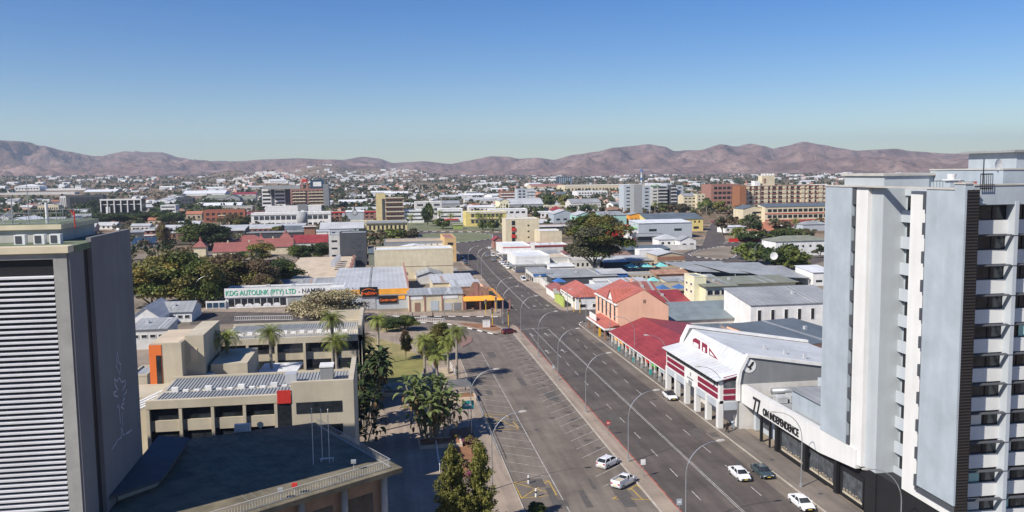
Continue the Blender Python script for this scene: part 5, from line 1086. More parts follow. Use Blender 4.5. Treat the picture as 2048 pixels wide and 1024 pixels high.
# corner shop
c0x, c0y = cs.location.x + pkx(cs, 926), cs.location.y; CS = root('corner_shop', 'brown corner shop with curly gable and orange veranda roof at the crossing', 'shop', c0x, c0y); keep(926, 1003, 568, 632, 262)
xr2 = TZ(c0y, 978, 600)[0]
W(MB().box(c0x, c0y + 1.5, 0, xr2 + 3, c0y + 26, 3.9), 'wall', 'brownbrick', CS)
g_ = [(0, 3.2), (11, 3.2), (11, 7.0), (9.5, 6.6), (8.6, 7.4), (7.6, 7.4), (7.2, 8.3), (6.3, 9.0), (4.7, 9.0), (3.8, 8.3), (3.4, 7.4), (2.4, 6.4), (1.3, 6.3), (.5, 6.9), (0, 6.9)]
sx = (xr2 - c0x) / 11
W(MB().loft([[(c0x + a * sx, c0y + .5, b) for a, b in g_], [(c0x + a * sx, c0y + .1, b) for a, b in g_]][::1]), 'ornate_gable', 'roofbrown', CS)
W(MB().box(c0x + 4.6 * sx, c0y, 4.4, c0x + 6.6 * sx, c0y + .1, 8.6).box(c0x + 2.9 * sx, c0y, 4.3, c0x + 4.4 * sx, c0y + .1, 5.7).box(c0x + 6.8 * sx, c0y, 4.3, c0x + 8.2 * sx, c0y + .1, 5.7), 'gable_panel', 'pinkbrick', CS)
W(MB().box(xr2 - .4, c0y + .5, 3.2, xr2, c0y + 12, 6.6), 'side_parapet', 'roofbrown', CS); W(MB().box(xr2 - .4, c0y + 12, 3.2, xr2 + .1, c0y + 24, 5.4), 'side_parapet', 'peach', CS)
W(MB().slab([(c0x, c0y - 2.4, 3.3), (xr2 + 4.6, c0y - 2.4, 3.3), (xr2, c0y + .5, 4.6), (c0x, c0y + .1, 4.4)], .2).slab([(xr2 + 4.6, c0y - 2.4, 3.3), (xr2 + 4.6, c0y + 25, 3.3), (xr2, c0y + 25, 4.6), (xr2, c0y + .5, 4.6)], .2), 'veranda_roof', 'bandorange', CS)
for i in range(4): W(MB().box(c0x + .3 + i * 4.8, c0y - 2.2, 0, c0x + .75 + i * 4.8, c0y - 1.8, 3.2), 'post', 'pinkbrick', CS)
for i in range(6): W(MB().box(xr2 + 4.0, c0y - 2.2 + i * 5, 0, xr2 + 4.4, c0y - 1.8 + i * 5, 3.2), 'post', 'pinkbrick', CS)
for i in range(3): W(MB().box(c0x + 1.5 + i * 4, c0y + 1.4, .5, c0x + 4 + i * 4, c0y + 1.49, 2.8), 'shop_window', 'glass', CS)
bld('house', 'pale roofed cream building directly behind the curly corner gable', 'building', 905, 962, 600, 574, back=561, roof='shed', rh=.5, wall='cream', rm='roofpale')
bld('house', 'low cream building with grey roof behind the cream shops', 'building', 866, 950, 590, 566, back=549, roof='shed', rh=.6, wall='cream', rm='roofpale')
bld('house', 'grey gabled roof tucked beside the big blank cream wall', 'building', 835, 885, 568, 552, back=533, roof='gy', rh=1.5, wall='offwhite', rm='roofgrey')
bw_ = bld('cinema_hall', 'tall windowless cream hall with thin drainpipes on its wall', 'hall', 750, 907, 560, 500, dep=16, wall='cream', par=.5, roof='flat', rm='roofwhite')
onfront(bw_, 2, 40, 5.2, 5.35, 'pipe', 'roofbrown')
for x in (12, 22, 36): onfront(bw_, x, x + .15, 2, 5.2, 'pipe', 'roofbrown')
for x in (11, 21, 33): MB().box(x, -.9, 3.2, x + 1.4, -.1, 3.9).build('air_conditioner', 'steel', bw_)
bld('hall_roof_building', 'white low gabled roof rising just above the blank cream hall', 'building', 795, 865, 530, 497, dep=10, roof='gy', rh=1.4, wall='offwhite', rm='roofwhite')
rg = bld('office_building', 'grey walled office with a row of white air conditioners behind the cream hall', 'building', 769, 890, 522, 484, dep=22, wall='midgrey', par=.5, rm='tan', wins=[Fw(9, 1, .45, .85, .5, .6)])
local_children_boxes(rg, [(12 + i * 3.1, -.9, 6.2, 14.3 + i * 3.1, -.1, 8.2) for i in range(6)], 'air_conditioner', 'white')
bld('office_building', 'orange tan corner office block standing by the avenue before the roundabout', 'building', 890, 913, 524, 476, dep=30, wall='bandtan' if 'bandtan' in MATS else 'tan', par=.4, rm='pinkbrick', wins=[Fw(1, 2, .3, .9, .5, .4)])
db = bld('office_building', 'charcoal four storey office block with beige end wall', 'building', 681, 734, 532, 466, dep=14, wall='darkgrey', par=.4, wins=[Fw(1, 4, .1, .85, .95, .7, .4, .8, 'glassmid', 'black')])
bld('office_building', 'beige end block with three small windows joined to the charcoal office', 'building', 659, 681, 524, 470, dep=12, wall='offwhite', par=.3, wins=[Fw(1, 3, .1, .9, .55, .25)])
bld('house', 'dark slate gabled house between charcoal block and cream hall', 'house', 738, 768, 532, 506, dep=14, roof='gx', rh=2.5, wall='greenroof', rm='roofdark')
# red roofed old school
bld('school_building', 'long old school hall with a faded red sheet roof', 'building', 426, 522, 519, 504, dep=17, roof='gx', rh=4.2, wall='cream', rm='rustroof', wins=[Fw(6, 1, .1, .8, .3, .6)], chim=2)
bld('school_building', 'red roofed school wing behind the yellow green tree', 'building', 528, 585, 509, 494, dep=16, roof='gx', rh=4.2, wall='cream', rm='rustroof', chim=1)
bld('house', 'bright red roofed house right of the old school', 'house', 585, 655, 500, 486, dep=18, roof='gx', rh=4., wall='offwhite', rm='redroof')
bld('school_building', 'red roofed back wing of the old school near its second turret', 'building', 462, 530, 498, 484, dep=14, roof='hip', rh=3.6, wall='cream', rm='rustroof')
for i, (a, b, yb, y0, lab) in enumerate(((388, 412, 514, 494, 'cream turret with pointed red roof at the left end of the old school'), (449, 463, 497, 480, 'small red pyramid turret behind the old school hall beside a dark tree'), (514, 530, 500, 480, 'middle red turret on the old school roofs'), (560, 584, 500, 478, 'red pointed turret at the right end of the old school roofs'))):
    t_ = bld('turret', lab, 'turret', a, b, yb, y0, dep=6.5 if i == 0 else 5, roof='hip', rh=3.6 if i != 2 else 2.5, wall='cream', rm='rustroof', ov=.7)
    w2 = (FOOT[-1][2]); hh = zat(t_.location, y0); cx = along(t_.location, (1, 0), b) / 2; cy = (6.5 if i == 0 else 5) / 2; zz = hh + (3.6 if i != 2 else 2.5)
    MB().box(cx - .6, cy - .6, zz - .7, cx + .6, cy + .6, zz + .5).tube([(cx, cy, zz + .5), (cx, cy, zz + 2)], [.7, .05], 4).build('lantern', 'rustroof', t_)
bld('carport', 'small red roofed carport between dark trees below the old school', 'carport', 507, 540, 536, 531, dep=8, roof='gx', rh=1.2, wall='offwhite', rm='redroof')
# rows behind
def flats(*a, **k): return bld(*a, **k)
bld('school_building', 'two storey red brick building with white balcony bands behind a thin brown tree', 'building', 290, 338, 481, 459, dep=12, roof='hip', rh=1.6, wall='pinkbrick', rm='roofgrey', wins=[Fw(4, 2, .05, .95, .5, .45)], bands=[(.42, .52, 'white', .5), (.9, 1, 'white', .8)])
bld('school_building', 'lower red brick building with white fascia right of the banded one', 'building', 342, 378, 480, 464, dep=12, roof='shed', rh=1, wall='pinkbrick', rm='roofgrey', wins=[Fw(3, 1, .2, .7, .5, .6)], bands=[(.85, 1, 'white', .6)])
bld('shed_building', 'dark open shed with grey roof right beside the grey tower edge', 'shed', 259, 290, 479, 465, dep=14, roof='shed', rh=1, wall='darkgrey', rm='roofgrey')
bld('school_building', 'long pale roofed classroom block with white fascia', 'building', 424, 490, 475, 460, dep=22, roof='shed', rh=2, wall='darkgrey', rm='roofpale', wins=[Fw(8, 1, .1, .7, .6, .5)], bands=[(.85, 1, 'white', .4)])
bld('school_building', 'pale roofed block right of the long classroom block', 'building', 492, 560, 466, 456, dep=18, roof='shed', rh=1.5, wall='pinkbrick', rm='roofpale', wins=[Fw(6, 1, .1, .7, .6, .5)], bands=[(.8, 1, 'white', .4)])
bld('school_building', 'dark long single storey block with flat white edged roof above the old school', 'building', 495, 607, 482, 465, dep=12, wall='darkgrey', par=.3, wins=[Fw(10, 1, .1, .75, .6, .5, gl='glassmid')], bands=[(.9, 1, 'midgrey', .5)])
bld('stair_tower', 'brown brick stair tower with overhanging flat lid', 'tower', 609, 631, 484, 452, dep=8, wall='brownbrick', par=.3, bands=[(.95, 1, 'white', 1.)])
bld('house', 'white gabled house with small windows near the blue container', 'house', 570, 608, 470, 458, dep=10, roof='gx', rh=2, wall='white', rm='roofdark', wins=[Fw(3, 1)])
bld('office_building', 'red brick two storey office with dark shaded side wall', 'building', 408, 491, 445, 420, dep=10, wall='brick', par=.4, wins=[Fw(7, 2, .05, .85, .55, .5)], bands=[(.5, .58, 'cream', .6, .35, .7)])
MB()
bld('office_building', 'upper white office block with grey core above the long white one', 'building', 531, 643, 440, 413, dep=14, wall='white', par=.5, wins=[Fw(10, 1, .3, .62, .8, .9, gl='glassmid')], bands=[(.25, 1.12, 'wallgrey', .6, .58, .75, 'core')], rm='roofwhite')
bld('office_building', 'long white three row office block behind a dark cylinder tank', 'building', 503, 662, 452, 426, dep=14, wall='white', par=.5, wins=[Fw(14, 1, .42, .75, .82, .9, gl='glassmid'), Fw(14, 1, .0, .2, .7, .8)], rm='roofwhite', bands=[(.8, .84, 'paleconc', .4)])
p = gp(607, 452); ct = root('water_tank', 'dark grey round tower in front of the long white office block', 'tank', p.x, p.y - 8); hh = zat((p.x, p.y - 8), 424); rr = 10 * p.y / FPX; MB().tube([(0, 0, 0), (0, 0, hh)], rr, 20).build('drum', 'midgrey', ct, smooth=True); MB().box(-1, -1, hh, 2, 1, hh + 1.5).build('roof_hatch', 'white', ct)
bld('hotel_tower', 'charcoal and white framed hotel block with banded windows', 'hotel', 523, 580, 423, 375, dep=22, wall='darkgrey', par=.5, wins=[Fw(1, 5, .12, .92, .95, .55, .06, .33, 'glass'), Fw(1, 5, .12, .92, .95, .55, .5, .82, 'glass')], bands=[(.1, .95, 'white', .15, .04, .36), (.1, .95, 'white', .15, .48, .85)])
for sgn, x0, x1 in ((0, .06, .34), (1, .5, .83)):
    r_ = [o for o in col.objects if o.name.startswith('hotel_tower')][0]; w_ = along(r_.location, (1, 0), 580); h_ = zat(r_.location, 375)
    for k in range(5): MB().box(x0 * w_, -.3, h_ * (.15 + .155 * k), x1 * w_, -.15, h_ * (.15 + .155 * k + .075)).build('window_band', 'glass', r_)
hb = bld('hotel_building', 'red brown hotel block stacked with cream balconies beside the charcoal one', 'hotel', 582, 651, 423, 378, dep=20, wall='pinkbrick', par=.5, wins=[Fw(8, 6, .12, .95, .8, .5)], bands=[(.14 + .137 * k, .18 + .137 * k, 'cream', 1.0, .06, .44, 'balcony') for k in range(6)] + [(.14 + .137 * k, .18 + .137 * k, 'cream', 1.0, .52, .96, 'balcony') for k in range(6)])
h_ = zat(hb.location, 378); w_ = along(hb.location, (1, 0), 651)
MB().box(w_ * .3, 4, h_, w_ * .37, 8, h_ * 1.32).box(w_ * .45, 4, h_, w_ * .52, 8, h_ * 1.3).build('roof_column', 'pinkbrick', hb); MB().box(w_ * .34, 4, h_ * 1.3, w_ * .48, 8, h_ * 1.42).build('red_sign', 'redpaint', hb)
MB().box(w_ * .58, 3, h_, w_ * .98, 15, h_ * 1.4).build('penthouse', 'glassblue', hb); MB().box(w_ * .66, 2.8, h_ * 1.1, w_ * .9, 3, h_ * 1.3).build('penthouse_window', 'white', hb); MB().box(-w_ * .8, 6, h_, w_ * .28, 14, h_ * 1.16).build('roof_storey', 'midgrey', hb); MB().box(w_ * .96, -4, -1, w_ * 1.12, 16, h_ * 1.2).build('side_core', 'wallgrey', hb)
lb = bld('assembly_hall', 'light blue hall with a round emblem on its gable wall', 'hall', 692, 728, 445, 424, dep=16, wall='lightblue', roof='gx', rh=1.2, rm='roofwhite', bands=[(.02, .9, 'paleblue', .4, -.2, -.05, 'column')])
mb = MB(); w_ = along(lb.location, (1, 0), 728); mb.loft([[(w_ * .5 + 2.6 * math.cos(a), y, 9 + 2.6 * math.sin(a)) for a in [2 * math.pi * i / 20 for i in range(20)]] for y in (0, -.2)]); mb.build('emblem', 'wallgrey', lb)
mb = MB(); mb.loft([[(w_ * .5 + 1.9 * math.cos(a), y, 9 + 1.9 * math.sin(a)) for a in [2 * math.pi * i / 20 for i in range(20)]] for y in (-.2, -.3)]); mb.build('emblem', 'paleblue', lb)
bld('shop_building', 'pink and red arcaded building between blue hall and yellow tower', 'building', 645, 752, 440, 424, dep=12, wall='pinkbrick', par=.4, wins=[Fw(10, 2, .05, .9, .6, .5)], bands=[(.85, 1, 'redpaint', .5)], rm='roofwhite')
bld('office_tower', 'narrow yellow tower with a dark glass strip', 'tower', 753, 772, 447, 387, dep=16, wall='yellowpale' if 'yellowpale' in MATS else 'cream', par=.3, wins=[Fw(1, 1, .1, .82, .9, 1, .62, .98, 'glassmid')])
bld('apartment_block', 'brown balconied block attached to the narrow yellow tower', 'building', 773, 807, 447, 396, dep=16, wall='brownbrick', par=.3, wins=[Fw(5, 5, .05, .95, .9, .62)], bands=[(.08 + .18 * k, .13 + .18 * k, 'beige', .8) for k in range(6)])
bld('office_building', 'long cream yellow building with flat overhanging lid behind brown trees', 'building', 734, 815, 478, 445, dep=26, wall='yellowpale' if 'yellowpale' in MATS else 'cream', par=.3, wins=[Fw(9, 1, .5, .85, .45, .7), Lw(2, 1, .5, .85)], bands=[(.93, 1, 'midgrey', .9)])
bld('warehouse', 'pale blue grey sheet roof hall left of the long cream building', 'warehouse', 640, 727, 470, 458, dep=26, roof='gx', rh=4, wall='paleblue', rm='roofpale', wins=[Fw(5, 1, .1, .6, .4, .5, gl='glassblue')])
# centre
bld('office_building', 'white office block with long dark window slots at the left of the palms', 'building', 808, 848, 446, 420, dep=20, wall='white', par=.5, wins=[Fw(1, 3, .1, .95, .9, .4, gl='glassmid')], rm='roofwhite')
bld('office_building', 'upper white stepped office block behind the leaning dark tree', 'building', 831, 884, 440, 404, dep=22, wall='offwhite', par=.5, wins=[Fw(3, 3, .2, .95, .7, .45, gl='glassmid')], rm='roofwhite')
bld('office_building', 'white office block with two window slots and a red shop awning', 'building', 878, 926, 446, 418, dep=20, wall='white', par=.5, wins=[Fw(1, 2, .3, .9, .9, .35, gl='glassmid')], bands=[(.18, .28, 'redpaint', 1.2, .2, .8, 'awning')], rm='roofwhite')
bld('warehouse', 'grey roofed long hall above the white offices', 'warehouse', 850, 920, 424, 408, dep=30, roof='gx', rh=3, wall='midgrey', rm='roofgrey')
bld('shopping_centre', 'bright yellow shopping centre with cream arcade behind the park palms', 'building', 932, 1013, 453, 424, dep=24, wall='yellow', par=.5, wins=[Fw(8, 2, .1, .95, .75, .5, .12, .92, gl='glassmid')], bands=[(.48, .56, 'cream', .6, .1, .95), (.86, 1, 'cream', .4, .1, 1)], rm='roofwhite')
bld('kiosk', 'small olive green kiosk on the park lawn', 'kiosk', 906, 926, 458, 449, dep=6, wall='olive', par=.3, bands=[(.85, 1, 'beige', .5)])
bld('office_building', 'white flat office behind the yellow shopping centre', 'building', 980, 1055, 445, 419, dep=20, wall='white', par=.5, wins=[Fw(6, 1, .6, .9)], rm='roofwhite')
bld('shop_building', 'cream stepped gable front of a long grey roofed hall', 'building', 1000, 1018, 424, 402, dep=40, roof='gy', rh=2.5, wall='paleyellow', rm='roofgrey', wins=[Fw(3, 2, .2, .8, .4, .4)])
bld('warehouse', 'long hall with pale grey roof and dark wall right of the cream gable', 'warehouse', 1019, 1087, 424, 409, dep=40, roof='gx', rh=6, wall='midgrey', rm='roofpale', wins=[Fw(9, 1, .3, .7, .5, .4)])
bld('apartment_block', 'brown and white balcony apartments in the far centre', 'building', 1003, 1034, 404, 383, dep=25, wall='brownbrick', par=.6, wins=[Fw(5, 3, .1, .95, .6, .5)], bands=[(.2 + .28 * k, .28 + .28 * k, 'white', 1.2) for k in range(3)])
bld('apartment_block', 'blue grey and white apartments right of the brown balcony block', 'building', 1035, 1069, 406, 378, dep=25, wall='paleblue', par=.6, wins=[Fw(4, 4, .1, .95, .6, .5)], bands=[(.15 + .22 * k, .22 + .22 * k, 'white', 1.2, .55, 1) for k in range(4)])
bld('office_tower', 'blue glass office block on the far plain', 'building', 1117, 1145, 372, 354, dep=40, wall='glassblue', par=.8, wins=[Fw(7, 1, .1, .95, .35, .95, gl='paleblue')])
bld('warehouse', 'very long cream flat roofed hall on the far plain', 'warehouse', 1130, 1290, 385, 371, dep=80, wall='cream', par=.5, rm='roofwhite', wins=[Fw(22, 1, .2, .7, .4, .5)])
bld('warehouse', 'long pinkish roofed hall left of the very long cream hall', 'warehouse', 1063, 1128, 381, 373, dep=70, wall='cream', roof='gx', rh=5, rm='pinkbrick')
bld('warehouse', 'white ridged factory hall with a row of small windows', 'warehouse', 1142, 1202, 423, 406, dep=30, roof='gx', rh=4, wall='offwhite', rm='roofgrey', wins=[Fw(14, 1, .55, .85, .5, .5)])
bld('office_building', 'white office with rows of small windows right of the ridged factory hall', 'building', 1155, 1215, 396, 383, dep=40, wall='white', par=.5, wins=[Fw(10, 2)], rm='roofwhite')
bld('shop_building', 'pale blue hall with a small red hipped neighbour roof', 'building', 1108, 1153, 450, 428, dep=24, roof='gy', rh=3, wall='lightblue', rm='roofpale', wins=[Fw(3, 1, .3, .7, .5, .4)])
bld('house', 'small bright red hipped roof behind the pale blue hall', 'house', 1103, 1128, 432, 421, dep=16, roof='hip', rh=4, wall='white', rm='redroof')
bld('shop_building', 'mint green hall with a teal sign post left of the great tree', 'building', 1153, 1190, 458, 431, dep=22, roof='gy', rh=2.5, wall='mint', rm='roofpale', wins=[Fw(3, 1, .2, .6)])
bld('shop_building', 'mint green hall with three small windows right of the great tree', 'building', 1205, 1253, 455, 431, dep=22, roof='shed', rh=2, wall='mint', rm='roofgrey', wins=[Fw(3, 1, .3, .6, .4, .6, .3, .9)])
bb = bld('apartment_block', 'plain beige four storey block with red panels on its balconies', 'building', 1012, 1079, 492, 438, dep=16, wall='cream', par=.4, wins=[Fw(1, 3, .2, .85, .35, .25, .6, .75), Fw(1, 4, .1, .95, .85, .8, .17, .29, 'glass')], rm='roofwhite')
w_ = along(bb.location, (1, 0), 1079); h_ = zat(bb.location, 438)
for k in (.3, .55): onfront(bb, w_ * .17, w_ * .29, h_ * k, h_ * (k + .12), 'balcony', 'redpaint', -.5, .4)
bld('shop_building', 'blank cream box building beside the beige four storey block', 'building', 1080, 1124, 497, 462, dep=18, wall='cream', par=.3, rm='roofwhite')
bld('shop_building', 'dark arcade with brown roof behind the blank cream box', 'building', 1080, 1160, 470, 450, dep=14, wall='darkgrey', par=.3, bands=[(.8, 1, 'white', .6)], rm='roofbrown')
# east side
ap = [(1248, 1267, 424, 370, 'white', 'white apartment slab leftmost of the east towers'), (1286, 1301, 426, 372, 'white', 'white apartment slab with slot windows right of the grey blank tower'), (1302, 1318, 421, 371, 'cream', 'tan apartment slab with green roof edge'), (1333, 1343, 420, 367, 'white', 'white apartment slab with green left edge'), (1352, 1366, 420, 371, 'white', 'white apartment slab rightmost of the east towers')]
for a, b, c, d_, wl_, lab in ap: bld('apartment_block', lab, 'apartment block', a, b, c, d_, dep=20, wall='paleblue' if wl_ == 'white' else 'offwhite', par=.5, wins=[Fw(1, 7, .05, .97, .5, .35)], rm='roofwhite', bands=[(.97, 1, 'green', .5)] if 'tan' in lab else ())
for a, b, c, d_, lab in ((1267, 1274, 424, 374, 'dark recessed balcony bay between white slab and blank grey tower'), (1318, 1333, 421, 373, 'dark balcony stack between the tan and green edged slabs'), (1343, 1352, 421, 370, 'dark grey stair bay between the two right white slabs')):
    bld('apartment_block', lab, 'apartment block', a, b, c, d_, dep=20, wall='darkgrey', par=.5, wins=[], bands=[(.06 + .135 * k, .1 + .135 * k, 'offwhite', .8) for k in range(7)])
bld('apartment_block', 'blank grey tower standing forward of the east apartment slabs', 'apartment block', 1268, 1285, 431, 369, dep=14, wall='midgrey', par=.4)
p = gp(1283, 372); ch = root('chimney_mast', 'tall red white and blue banded mast on the plain', 'mast', p.x, p.y); zt_ = zat(p, 338)
for k, m_ in enumerate(('redpaint', 'white', 'bluepaint', 'white', 'lightblue', 'bluepaint')): MB().tube([(0, 0, zt_ * k / 6), (0, 0, zt_ * (k + 1) / 6)], 2.6, 10).build('mast_section', m_, ch)
bld('apartment_block', 'cream low flats right of the east apartment towers', 'building', 1367, 1392, 424, 392, dep=18, wall='cream', roof='gx', rh=2.5, rm='roofgrey', wins=[Fw(3, 4, .1, .95, .7, .4, gl='glassmid')])
bld('apartment_block', 'narrow cream block beside a palm at the end of the east road', 'building', 1394, 1410, 424, 388, dep=12, wall='cream', par=.4, wins=[Fw(2, 5, .1, .95, .4, .4)])
bld('apartment_block', 'brown red parking block with arched openings', 'building', 1422, 1480, 418, 369, dep=30, wall='pinkbrick', par=.6, wins=[Fw(6, 4, .15, .95, .75, .55, .08, .98)])
fl_ = bld('apartment_block', 'long cream flats with red balcony lines and a cream roof turret', 'building', 1492, 1650, 420, 372, dep=22, wall='cream', par=.5, wins=[Fw(13, 5, .05, .97, .72, .6)], bands=[(.08 + .19 * k, .105 + .19 * k, 'dullred', .9) for k in range(5)] + [(.98, 1.0, 'dullred', 1.0)])
w_ = along(fl_.location, (1, 0), 1650); h_ = zat(fl_.location, 372)
for k in range(13): onfront(fl_, w_ * k / 13 - .8, w_ * k / 13 + (1.2 if k % 3 else 3.4), 0, h_ - .4, 'pier', 'cream', -.9, .9)
MB().box(w_ * .22, 5, h_, w_ * .38, 15, h_ * 1.42).build('roof_turret', 'cream', fl_); MB().box(w_ * .24, 4.8, h_ * 1.1, w_ * .27, 5, h_ * 1.3).build('turret_slot', 'roofbrown', fl_)
for k in range(5): MB().box(w_ * (.22 + .035 * k), 5, h_ * 1.42, w_ * (.235 + .035 * k), 8, h_ * 1.5).build('turret_tooth', 'white', fl_)
MB().box(w_ * .12, 3, h_, w_ * .19, 12, h_ * 1.2).build('roof_tank', 'white', fl_)
bld('apartment_block', 'orange brown end wall of the long cream flats', 'building', 1479, 1492, 421, 372, dep=20, wall='brownorange' if 'brownorange' in MATS else 'brick', par=.4)
sc_ = bld('school_building', 'cream three storey school block with red sills behind the palms', 'building', 1530, 1660, 446, 414, dep=14, wall='cream', roof='shed', rh=2, rm='roofdark', wins=[Fw(12, 2, .2, .95, .75, .5)], bands=[(.14, .18, 'redpaint', .3), (.55, .59, 'redpaint', .3)])
bld('school_building', 'cream gabled end wing of the school left of its window rows', 'building', 1486, 1528, 446, 418, dep=20, wall='cream', roof='gy', rh=2.5, rm='roofdark', wins=[Fw(1, 2, .2, .9, .8, .4, .4, .9)])
bld('house', 'low bright red roofed house in front of the school', 'house', 1578, 1634, 458, 452, dep=20, roof='gx', rh=3, wall='offwhite', rm='redroof')
bld('house', 'grey roofed low house right of the bright red roof', 'house', 1606, 1660, 462, 449, dep=14, roof='hip', rh=2, wall='paleblue', rm='roofgrey')
bld('shop_building', 'long lemon yellow building with slate roof and small windows', 'building', 1294, 1406, 464, 440, dep=18, roof='shed', rh=3.5, wall='yellow', rm='roofdark', wins=[Fw(12, 1, .65, .9, .35, .7), Fw(5, 1, .1, .45, .5, .6)])
bld('shop_building', 'orange block with two small windows left of the lemon yellow building', 'building', 1259, 1292, 452, 430, dep=16, wall='bandorange', par=.4, wins=[Fw(4, 1, .4, .75)], roof='gy', rh=1.5)
wh_ = bld('warehouse', 'big plain white hall in front of the lemon yellow building', 'warehouse', 1277, 1384, 478, 447, dep=22, wall='paleblue', roof='shed', rh=1, rm='roofwhite', wins=[Fw(2, 1, .4, .7, .3, .5)])
bld('canopy_building', 'flat grey canopy on posts in front of the white hall', 'canopy', 1277, 1330, 485, 470, dep=14, wall='darkgrey', par=.3, bands=[(.8, 1, 'steel', 1.5)])
bld('house', 'white cottage with pale hipped roof near the striped kerb', 'house', 1318, 1358, 494, 479, dep=12, roof='hip', rh=2.6, wall='white', rm='roofpale', wins=[Fw(3, 1, .2, .8, .4, .5)])
bld('house', 'white cottage with grey gable right of the hipped cottage', 'house', 1360, 1392, 496, 481, dep=9, roof='gy', rh=2.2, wall='white', rm='roofgrey', wins=[Fw(2, 1, .2, .7, .5, .5)])
bld('boundary_wall', 'white lot wall curving beside the striped kerb', 'wall', 1277, 1392, 502, 492, dep=.4, wall='offwhite', par=.1)
bld('shop_building', 'red fronted shop with white door behind the great tree', 'building', 1222, 1262, 474, 452, dep=16, wall='redpaint', par=.4, wins=[Fw(1, 1, .1, .5, .4, .8, .5, .9, 'white')], rm='roofwhite')
bld('boundary_wall', 'red painted wall at the foot of the great tree right side', 'wall', 1247, 1271, 490, 479, dep=.5, wall='redpaint', par=.1)
bld('boundary_wall', 'long red wall along the east road below the date palm', 'wall', 1458, 1538, 484, 477, dep=.4, wall='redpaint', par=.1)
bld('house', 'white house with olive green hipped roof behind round dark trees', 'house', 1551, 1660, 513, 483, dep=16, roof='hip', rh=2.2, wall='white', rm='greenroof', wins=[Fw(7, 1, .5, .8, .25, .5)])
bld('house', 'white railed two storey house right behind the pale blue tower edge', 'house', 1626, 1670, 572, 545, dep=14, roof='shed', rh=1, wall='white', rm='roofwhite', wins=[Fw(2, 1, .2, .5)])
# shops right of the avenue, nearer
bld('shop_building', 'white flat shop with a wide street canopy right of the parked row', 'shop', 1032, 1100, 545, 512, dep=26, wall='white', par=.8, rm='roofwhite', bands=[(.42, .5, 'roofgrey', 3.2, 0, 1, 'canopy')], wins=[Lw(5, 1, .05, .38, .8, .9)])
bld('shop_building', 'white shop row farther up with red stripes under its canopy', 'shop', 1006, 1062, 520, 492, dep=26, wall='white', par=.6, rm='roofwhite', bands=[(.45, .52, 'white', 3, 0, 1, 'canopy'), (.85, .9, 'redpaint', .1)], wins=[Lw(5, 1, .05, .4, .8, .9)])
bld('shop_building', 'red gabled shop front at the far bend of the avenue', 'shop', 988, 1004, 497, 480, dep=10, roof='gy', rh=1.8, wall='pinkbrick', rm='redroof')
bld('shop_building', 'white shop with grey flat roof left of the great tree trunk', 'shop', 1100, 1138, 537, 514, dep=16, wall='offwhite', par=.4, rm='beigeroof', bands=[(.3, .55, 'white', .3)])
bld('shop_building', 'white walled shop roofs behind the wide canopy shop', 'shop', 1070, 1135, 512, 490, dep=14, wall='offwhite', par=.5, rm='roofwhite', bands=[(.8, .95, 'redroof', .2)], ac=3)
bld('shop_building', 'pale roofed low hall right of the great tree', 'shop', 1208, 1300, 537, 525, dep=16, roof='shed', rh=1.2, wall='darkgrey', rm='roofpale')
bld('shop_building', 'white box building beside the long dark grey roof', 'shop', 1279, 1328, 520, 500, dep=8, wall='white', par=.3, rm='roofwhite')
bld('warehouse', 'long dark grey sloping roof behind the great tree', 'warehouse', 1256, 1340, 510, 500, dep=14, roof='shed', rh=1, wall='darkgrey', rm='roofdark')
bld('shop_building', 'brown tiled kiosk building with pale gabled roof near the roundabout', 'shop', 1315, 1368, 537, 511, dep=16, roof='gy', rh=1.4, wall='tan', rm='roofpale', wins=[Fw(3, 1, .15, .6, .7, .7)], bands=[(.62, .9, 'brownbrick', .1)])
bld('warehouse', 'rusty roofed shed behind the plain beige yard wall', 'warehouse', 1313, 1378, 560, 549, dep=8, roof='shed', rh=.8, wall='roofbrown', rm='rust')
bld('boundary_wall', 'plain beige yard wall above the blue shade sails', 'wall', 1297, 1386, 582, 566, dep=.5, wall='beige', par=.1)
bld('shop_building', 'long grey roofed shop with brown stains in front of the great tree', 'shop', 1104, 1235, 572, 556, back=540, roof='shed', rh=.4, wall='darkgrey', rm='roofgrey', bands=[(.1, .8, 'white', .2, .62, .98)])
bld('shop_building', 'grey verandah roof along the street left of the stained roof', 'shop', 1068, 1105, 566, 548, dep=20, roof='shed', rh=.4, wall='offwhite', rm='roofgrey', wins=[Lw(4, 1, .05, .6, .8, .9)], bands=[(.75, .95, 'bluepaint', .3)])
bld('shop_sign', 'yellow and red shop sign under the salmon hipped roof', 'sign', 1160, 1171, 614, 598, dep=.5, wall='yellow', par=.1, bands=[(.0, .3, 'redpaint', .1)])
rw_ = bld('shop_building', 'white walled shop under a salmon red hipped roof', 'shop', 1152, 1206, 620, 594, dep=24, roof='hip', rh=3.0, wall='white', rm='salmonroof', wins=[Lw(4, 1, .6, .85, .8, .5), Fw(2, 1, .1, .5, .5, .6)])
bld('shop_building', 'small pink roofed shop left of the salmon hipped roof', 'shop', 1108, 1140, 598, 582, dep=14, roof='hip', rh=1.8, wall='white', rm='rustroof', bands=[(.6, .8, 'midgrey', .1)])
bld('house', 'rusty red roof behind the orange gable with a small chimney', 'house', 1262, 1318, 606, 590, dep=18, roof='gx', rh=3.2, wall='peach', rm='rustroof', chim=1)
bld('house', 'long red roofed white outbuilding right of the orange gable', 'house', 1322, 1380, 618, 606, dep=12, roof='shed', rh=2.2, wall='white', rm='redroof')
